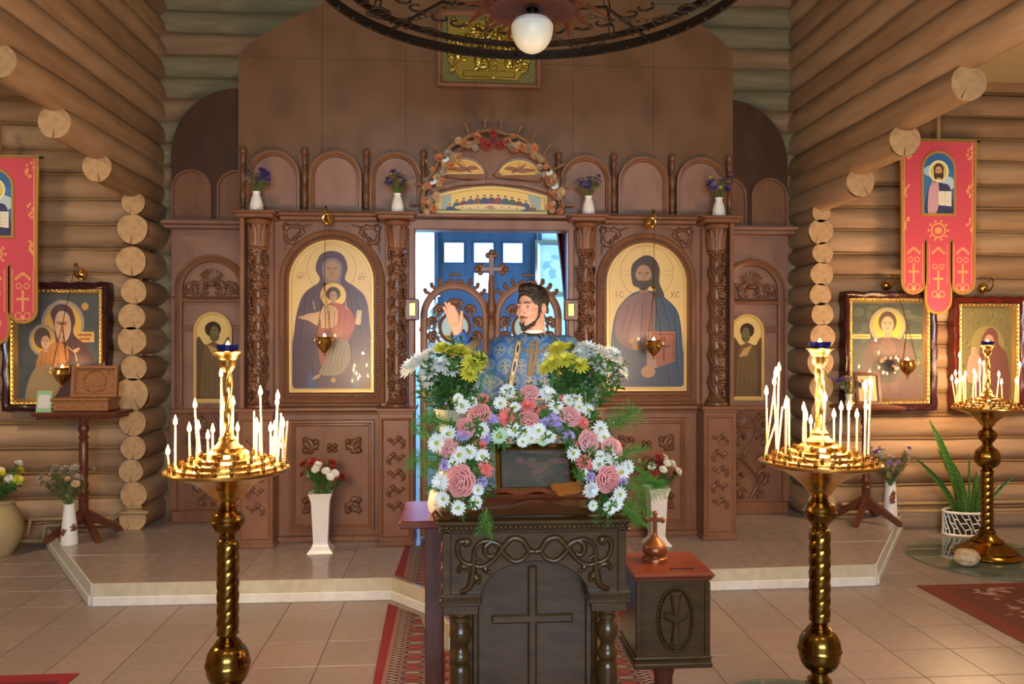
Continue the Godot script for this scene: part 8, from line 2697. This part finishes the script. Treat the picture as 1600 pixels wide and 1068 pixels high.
	t = thing("small_framed_picture", Vector3(3.42, 1.111, -6.3), "small framed picture on the right icon stand", "picture")
	t.rotation.x = -0.15
	mb = MB.new()
	mb.mould(rect(0, 0.14, 0.22, 0.27), true, [Vector2(0, 0), Vector2(0, 0.02), Vector2(-0.025, 0.02), Vector2(-0.03, 0.008)])
	mb.box(Vector3(0, 0.14, 0.004), Vector3(0.2, 0.25, 0.006))
	obj(mb, "frame", M.furn, t)
	mb = MB.new()
	mb.prism(rect(0, 0.14, 0.165, 0.215), 0.006, 0.009)
	var sp := Pic.new(64, 80, C("b09a68"))
	sp.oval(0.5, 0.4, 0.3, 0.26, C("d9cdb0")); sp.oval(0.5, 0.42, 0.16, 0.16, C("a06a4c")); sp.smooth([Vector2(0.2, 1.0), Vector2(0.3, 0.65), Vector2(0.7, 0.65), Vector2(0.8, 1.0)], C("b08a7a"))
	obj(mb, "print", pm(sp, 0.5), t)
	t = thing("posy_vase", Vector3(3.22, 1.111, -6.24), "small glass vase with a dried posy on the right icon stand", "vase")
	mb = MB.new()
	mb.lathe([Vector2(0.03, 0), Vector2(0.034, 0.02), Vector2(0.022, 0.06), Vector2(0.03, 0.1), Vector2(0.026, 0.098), Vector2(0.016, 0.06)], 16)
	obj(mb, "vase_body", M.cream, t)
	var bl := []
	for k in 16: bl.append([rnd(-0.1, 0.1), rnd(0.08, 0.17), rnd(-0.05, 0.06), rnd(0.02, 0.034), [9, 8, 10][k % 3]])
	bouquet(Vector3(3.22, 1.18, -6.24), "brownish dried posy beside the small framed picture", bl, M.dryleaf, 10, 0.06)
	# floor vases of the aisles
	t = thing("basket_vase", Vector3(-3.52, 0, -6.3), "woven straw floor vase in the left corner", "vase")
	mb = MB.new()
	var prof := []
	for k in 25:
		var f := k / 24.0
		prof.append(Vector2((0.085 + 0.075 * sin(PI * clampf(f * 1.05, 0, 1)) + (0.025 if f > 0.93 else 0.0)) * (1.0 + 0.02 * sin(k * PI)), f * 0.42))
	mb.lathe(prof, 40, Vector3.ZERO, 1, 1, 0.03, 20, 60.0)
	obj(mb, "woven_body", M.straw_weave, t)
	bl = []
	for k in 16: bl.append([rnd(-0.14, 0.17), rnd(0.2, 0.32), rnd(-0.06, 0.12), rnd(0.03, 0.045), 6 if k % 2 else 5])
	bouquet(Vector3(-3.52, 0.38, -6.3), "yellow and white flowers in the woven floor vase", bl, M.leaf, 40, 0.13)
	t = thing("painted_vase", Vector3(-2.87, 0.14, -6.02), "white vase with painted leaves on the platform's left edge", "vase")
	mb = MB.new()
	mb.lathe([Vector2(0.058, 0), Vector2(0.06, 0.01), Vector2(0.05, 0.15), Vector2(0.036, 0.28), Vector2(0.04, 0.3), Vector2(0.036, 0.298), Vector2(0.03, 0.26)], 28)
	obj(mb, "vase_body", M.white, t)
	mb = MB.new()
	for k in 5: vine_leaf(mb, Vector3(sin(k * 1.3 - 1.5) * 0.05, 0.06 + 0.035 * k, cos(k * 1.3 - 1.5) * 0.05), 0.04, Vector3(sin(k * 1.3 - 1.5), 0, cos(k * 1.3 - 1.5)), k * 1.1)
	obj(mb, "painted_leaves", M.redleaf, t)
	bl = []
	for k in 34: bl.append([rnd(-0.17, 0.15), rnd(0.17, 0.32), rnd(-0.09, 0.1), rnd(0.02, 0.034), [9, 9, 10, 9][k % 4]])
	bouquet(Vector3(-2.87, 0.4, -6.02), "pale dried flowers in the white vase by the left stand", bl, M.dryleaf, 40, 0.09, Vector3.ZERO, "", 0.25, 0.7)
	t = thing("painted_vase", Vector3(3.72, 0.14, -6.49), "white vase with a painted rose beside the right icon stand", "vase")
	mb = MB.new()
	mb.lathe([Vector2(0.056, 0), Vector2(0.058, 0.01), Vector2(0.05, 0.15), Vector2(0.042, 0.28), Vector2(0.046, 0.3), Vector2(0.042, 0.298), Vector2(0.03, 0.26)], 28)
	obj(mb, "vase_body", M.white, t)
	mb = MB.new()
	mb.ball(Vector3(-0.005, 0.17, 0.045), Vector3(0.024, 0.026, 0.01), 10, 6)
	for k in 3: vine_leaf(mb, Vector3(-0.01, 0.13 + 0.04 * k, 0.045), 0.035, Vector3(0, 0, 1), k * 2.1)
	obj(mb, "painted_rose", M.redleaf, t)
	bl = []
	for k in 30: bl.append([rnd(-0.17, 0.17), rnd(0.16, 0.34), rnd(-0.09, 0.1), rnd(0.02, 0.032), [9, 8, 9][k % 3]])
	bouquet(Vector3(3.7, 0.4, -6.45), "mauve dried flowers in the white vase by the right stand", bl, M.dryleaf, 30, 0.09, Vector3.ZERO, "", 0.25, 0.7)
	# planter with a snake plant
	t = thing("planter", Vector3(4.33, 0, -6.38), "white lattice planter on the floor by the far candle stand", "planter")
	mb = MB.new()
	mb.lathe([Vector2(0.185, 0.012), Vector2(0.185, 0.19), Vector2(0.17, 0.19), Vector2(0.17, 0.03)], 32, Vector3.ZERO, 1.0, 0.6)
	obj(mb, "inner_pot", M.darkpot, t)
	mb = MB.new()
	for y in [0.012, 0.2]:
		var pts := []
		for k in 33: pts.append(Vector3(cos(TAU * k / 32) * 0.2, y, sin(TAU * k / 32) * 0.12))
		mb.tube(pts, 0.012, 6)
		obj(mb, "rim", M.white, t)
		mb = MB.new()
	var gr := []
	for j in 5:
		var row := []
		for k in 26: row.append(Vector3(0, 0.02 + 0.045 * j + (rnd(-0.012, 0.012) if j > 0 and j < 4 else 0.0), TAU * (k + 0.5 * (j % 2) + rnd(-0.25, 0.25)) / 26))
		gr.append(row)
	var on := func(v: Vector3): return Vector3(cos(v.z) * 0.2, v.y, sin(v.z) * 0.12)
	for j in 4:
		for k in 26:
			var a: Vector3 = gr[j][k]
			mb.tube([on.call(a), on.call(gr[j + 1][k] if j % 2 == 0 else gr[j + 1][(k + 1) % 26])], 0.0055, 5)
			if (k + j) % 2 == 0: mb.tube([on.call(a), on.call(gr[j][(k + 1) % 26])], 0.0055, 5)
	obj(mb, "lattice", M.white, t)
	var sn := thing("snake_plant", Vector3(4.33, 0.17, -6.38), "snake plant with long banded green leaves in the lattice planter", "plant")
	for e in [[-0.05, -0.3, 0.86, 0.075, 0.1], [-0.1, -0.42, 0.56, 0.06, 0.3], [0.0, -0.12, 0.5, 0.055, 0.0], [0.05, 0.02, 0.42, 0.05, 0.1], [0.1, 0.06, 0.52, 0.03, 0.0], [-0.02, -0.2, 0.6, 0.05, -0.2], [0.08, 0.02, 0.34, 0.045, 0.2], [0.12, 0.16, 0.3, 0.04, 0.0], [-0.06, -0.08, 0.36, 0.05, 0.2], [0.02, -0.02, 0.58, 0.02, 0.1], [0.15, 0.25, 0.4, 0.04, 0.2]]:
		mb = MB.new()
		var P := []
		for j in 9:
			var f := j / 8.0
			var c := Vector3(e[0] + e[1] * pow(f, 1.4), e[2] * f - 0.05 * f * f, e[4] * 0.3 * f)
			var wd: float = e[3] * (0.55 + 0.9 * f - 1.42 * pow(f, 3.0)) * 0.62 + 0.002
			var row := PackedVector3Array()
			for i in 5:
				var u := i / 4.0 - 0.5
				row.append(c + Vector3(u * 2 * wd, 0, -0.25 * wd + absf(u) * wd * 0.9))
			P.append(row)
		mb.grid(P, false, false, false, 1.0, e[2] * 2.0, -1.0)
		obj(mb, "leaf", M.snake, sn)
	# glass discs under the candle stands and the painted stone
	for g in [[Vector3(4.03, 0.0015, -5.65), 0.585, "round glass plate under the far candle stand"], [Vector3(1.5, 0.0015, -3.3), 0.4, "round glass plate under the right candle stand"]]:
		t = thing("glass_disc", g[0], g[2], "glass plate", "round glass floor plates")
		mb = MB.new()
		mb.lathe([Vector2(g[1] - 0.003, 0), Vector2(g[1], 0.003), Vector2(g[1], 0.007), Vector2(g[1] - 0.003, 0.01)], 64)
		obj(mb, "plate", M.discglass, t)
	t = thing("painted_stone", Vector3(3.7, 0.012, -5.45), "pale round stone with brown markings on the glass plate", "stone")
	mb = MB.new()
	var P2 := []
	for j in 11:
		var b := PI * j / 10 - PI / 2
		var row := PackedVector3Array()
		for i in 18:
			var a := TAU * i / 18
			var k := 1.0 + 0.06 * sin(3 * a + j) + 0.05 * cos(2 * a - 1)
			row.append(Vector3(cos(a) * pow(cos(b), 0.7) * 0.085 * k, 0.062 + sin(b) * 0.062, sin(a) * pow(cos(b), 0.7) * 0.075 * k))
		P2.append(row)
	mb.grid(P2, true, false, true, 1, 1, 0.1)
	obj(mb, "stone_body", M.stone, t)
	# heating pipes along the aisle walls
	for e in [[[Vector3(-3.9, 0.1, -6.5), Vector3(-3.42, 0.1, -6.5), Vector3(-3.4, 0.22, -6.5), Vector3(-2.75, 0.22, -6.5), Vector3(-2.62, 0.32, -6.42), Vector3(-2.5, 0.32, -6.42)], "upper"], [[Vector3(-3.9, 0.05, -6.49), Vector3(-3.3, 0.05, -6.49), Vector3(-3.28, 0.17, -6.49), Vector3(-2.8, 0.17, -6.49), Vector3(-2.66, 0.28, -6.41), Vector3(-2.45, 0.28, -6.41)], "lower"]]:
		t = thing("heating_pipe", e[0][0], "%s of the two painted heating pipes in the left aisle" % e[1], "pipe", "heating pipes")
		mb = MB.new()
		var pts := []
		for p in e[0]: pts.append(p - e[0][0])
		var rs := []
		for i in pts.size() - 1:
			for k in 4: rs.append(pts[i].lerp(pts[i + 1], [0.0, 0.06, 0.5, 0.94][k]))
		rs.append(pts[-1])
		mb.tube(rs, 0.014, 10)
		obj(mb, "pipe_run", M.pipe, t)
	for e in [[0.24, "upper"], [0.17, "lower"]]:
		t = thing("heating_pipe", Vector3(3.3, e[0], -6.52), "%s of the two painted heating pipes in the right aisle" % e[1], "pipe", "heating pipes")
		mb = MB.new()
		mb.tube([Vector3(0, 0, 0), Vector3(0.5, 0, 0), Vector3(3.2, 0, 0)], 0.014, 10)
		obj(mb, "pipe_run", M.pipe, t)
func late_materials() -> void:
	M.blueplaster = mat(C("c2d3d6"), 0.8)
	M.blueboard = grain([C("2f4058"), C("3a4d68")], [0.2, 0.9], 0.01, 81, Vector3(1, 0.4, 1), 0.5, true)
	M.palecloth = mat(C("c9dbe0"), 0.8)
	M.redcloth = mat(C("6b1220"), 0.85)
	M.kiotdark = grain([C("2a1016"), C("3a1a1c")], [0.2, 0.9], 0.01, 82, Vector3(2, 2, 2), 0.15, true)
	M.kiotred = grain([C("4a1410"), C("5d1e16")], [0.2, 0.9], 0.01, 83, Vector3(2, 2, 2), 0.15, true)
	M.fringe = mat(C("a8823c"), 0.6, 0.2)
	M.twig = grain([C("7a5a40"), C("9a7a5c")], [0.2, 0.9], 0.02, 84, Vector3(3, 3, 3), 0.85, true)
	M.palewood = grain([C("8a5a34"), C("9c6a42")], [0.2, 0.9], 0.02, 85, Vector3(3, 3, 3), 0.6, true)
	M.straw_weave = grain([C("8a7652"), C("a89468"), C("b5a47a")], [0.1, 0.5, 0.9], 0.06, 86, Vector3(4, 4, 4), 0.9, true)
	M.redleaf = mat(C("6b3a2c"), 0.5)
	M.darkpot = mat(C("3a2c20"), 0.8)
	M.snake = grain([C("1f3a1a"), C("3d6b2a"), C("5a8a3a")], [0.3, 0.55, 0.8], 0.02, 87, Vector3(0.2, 5, 1), 0.4)
	M.stone = grain([C("6b4a30"), C("b5a284"), C("c9b998")], [0.15, 0.35, 0.9], 0.015, 88, Vector3(3, 3, 3), 0.7, true)
	var dg := mat(Color(0.42, 0.5, 0.46, 0.5), 0.03)
	dg.transparency = BaseMaterial3D.TRANSPARENCY_ALPHA
	M.discglass = dg
func _ready() -> void:
	rng.seed = 4711
	materials()
	late_materials()
	world()
	building()
	floors()
	iconostasis()
	royal_doors()
	candles()
	screen_icons()
	flower_materials()
	make_blooms()
	rugs()
	lectern()
	donation_box()
	person()
	chandelier()
	sanctuary()
	furnishings()
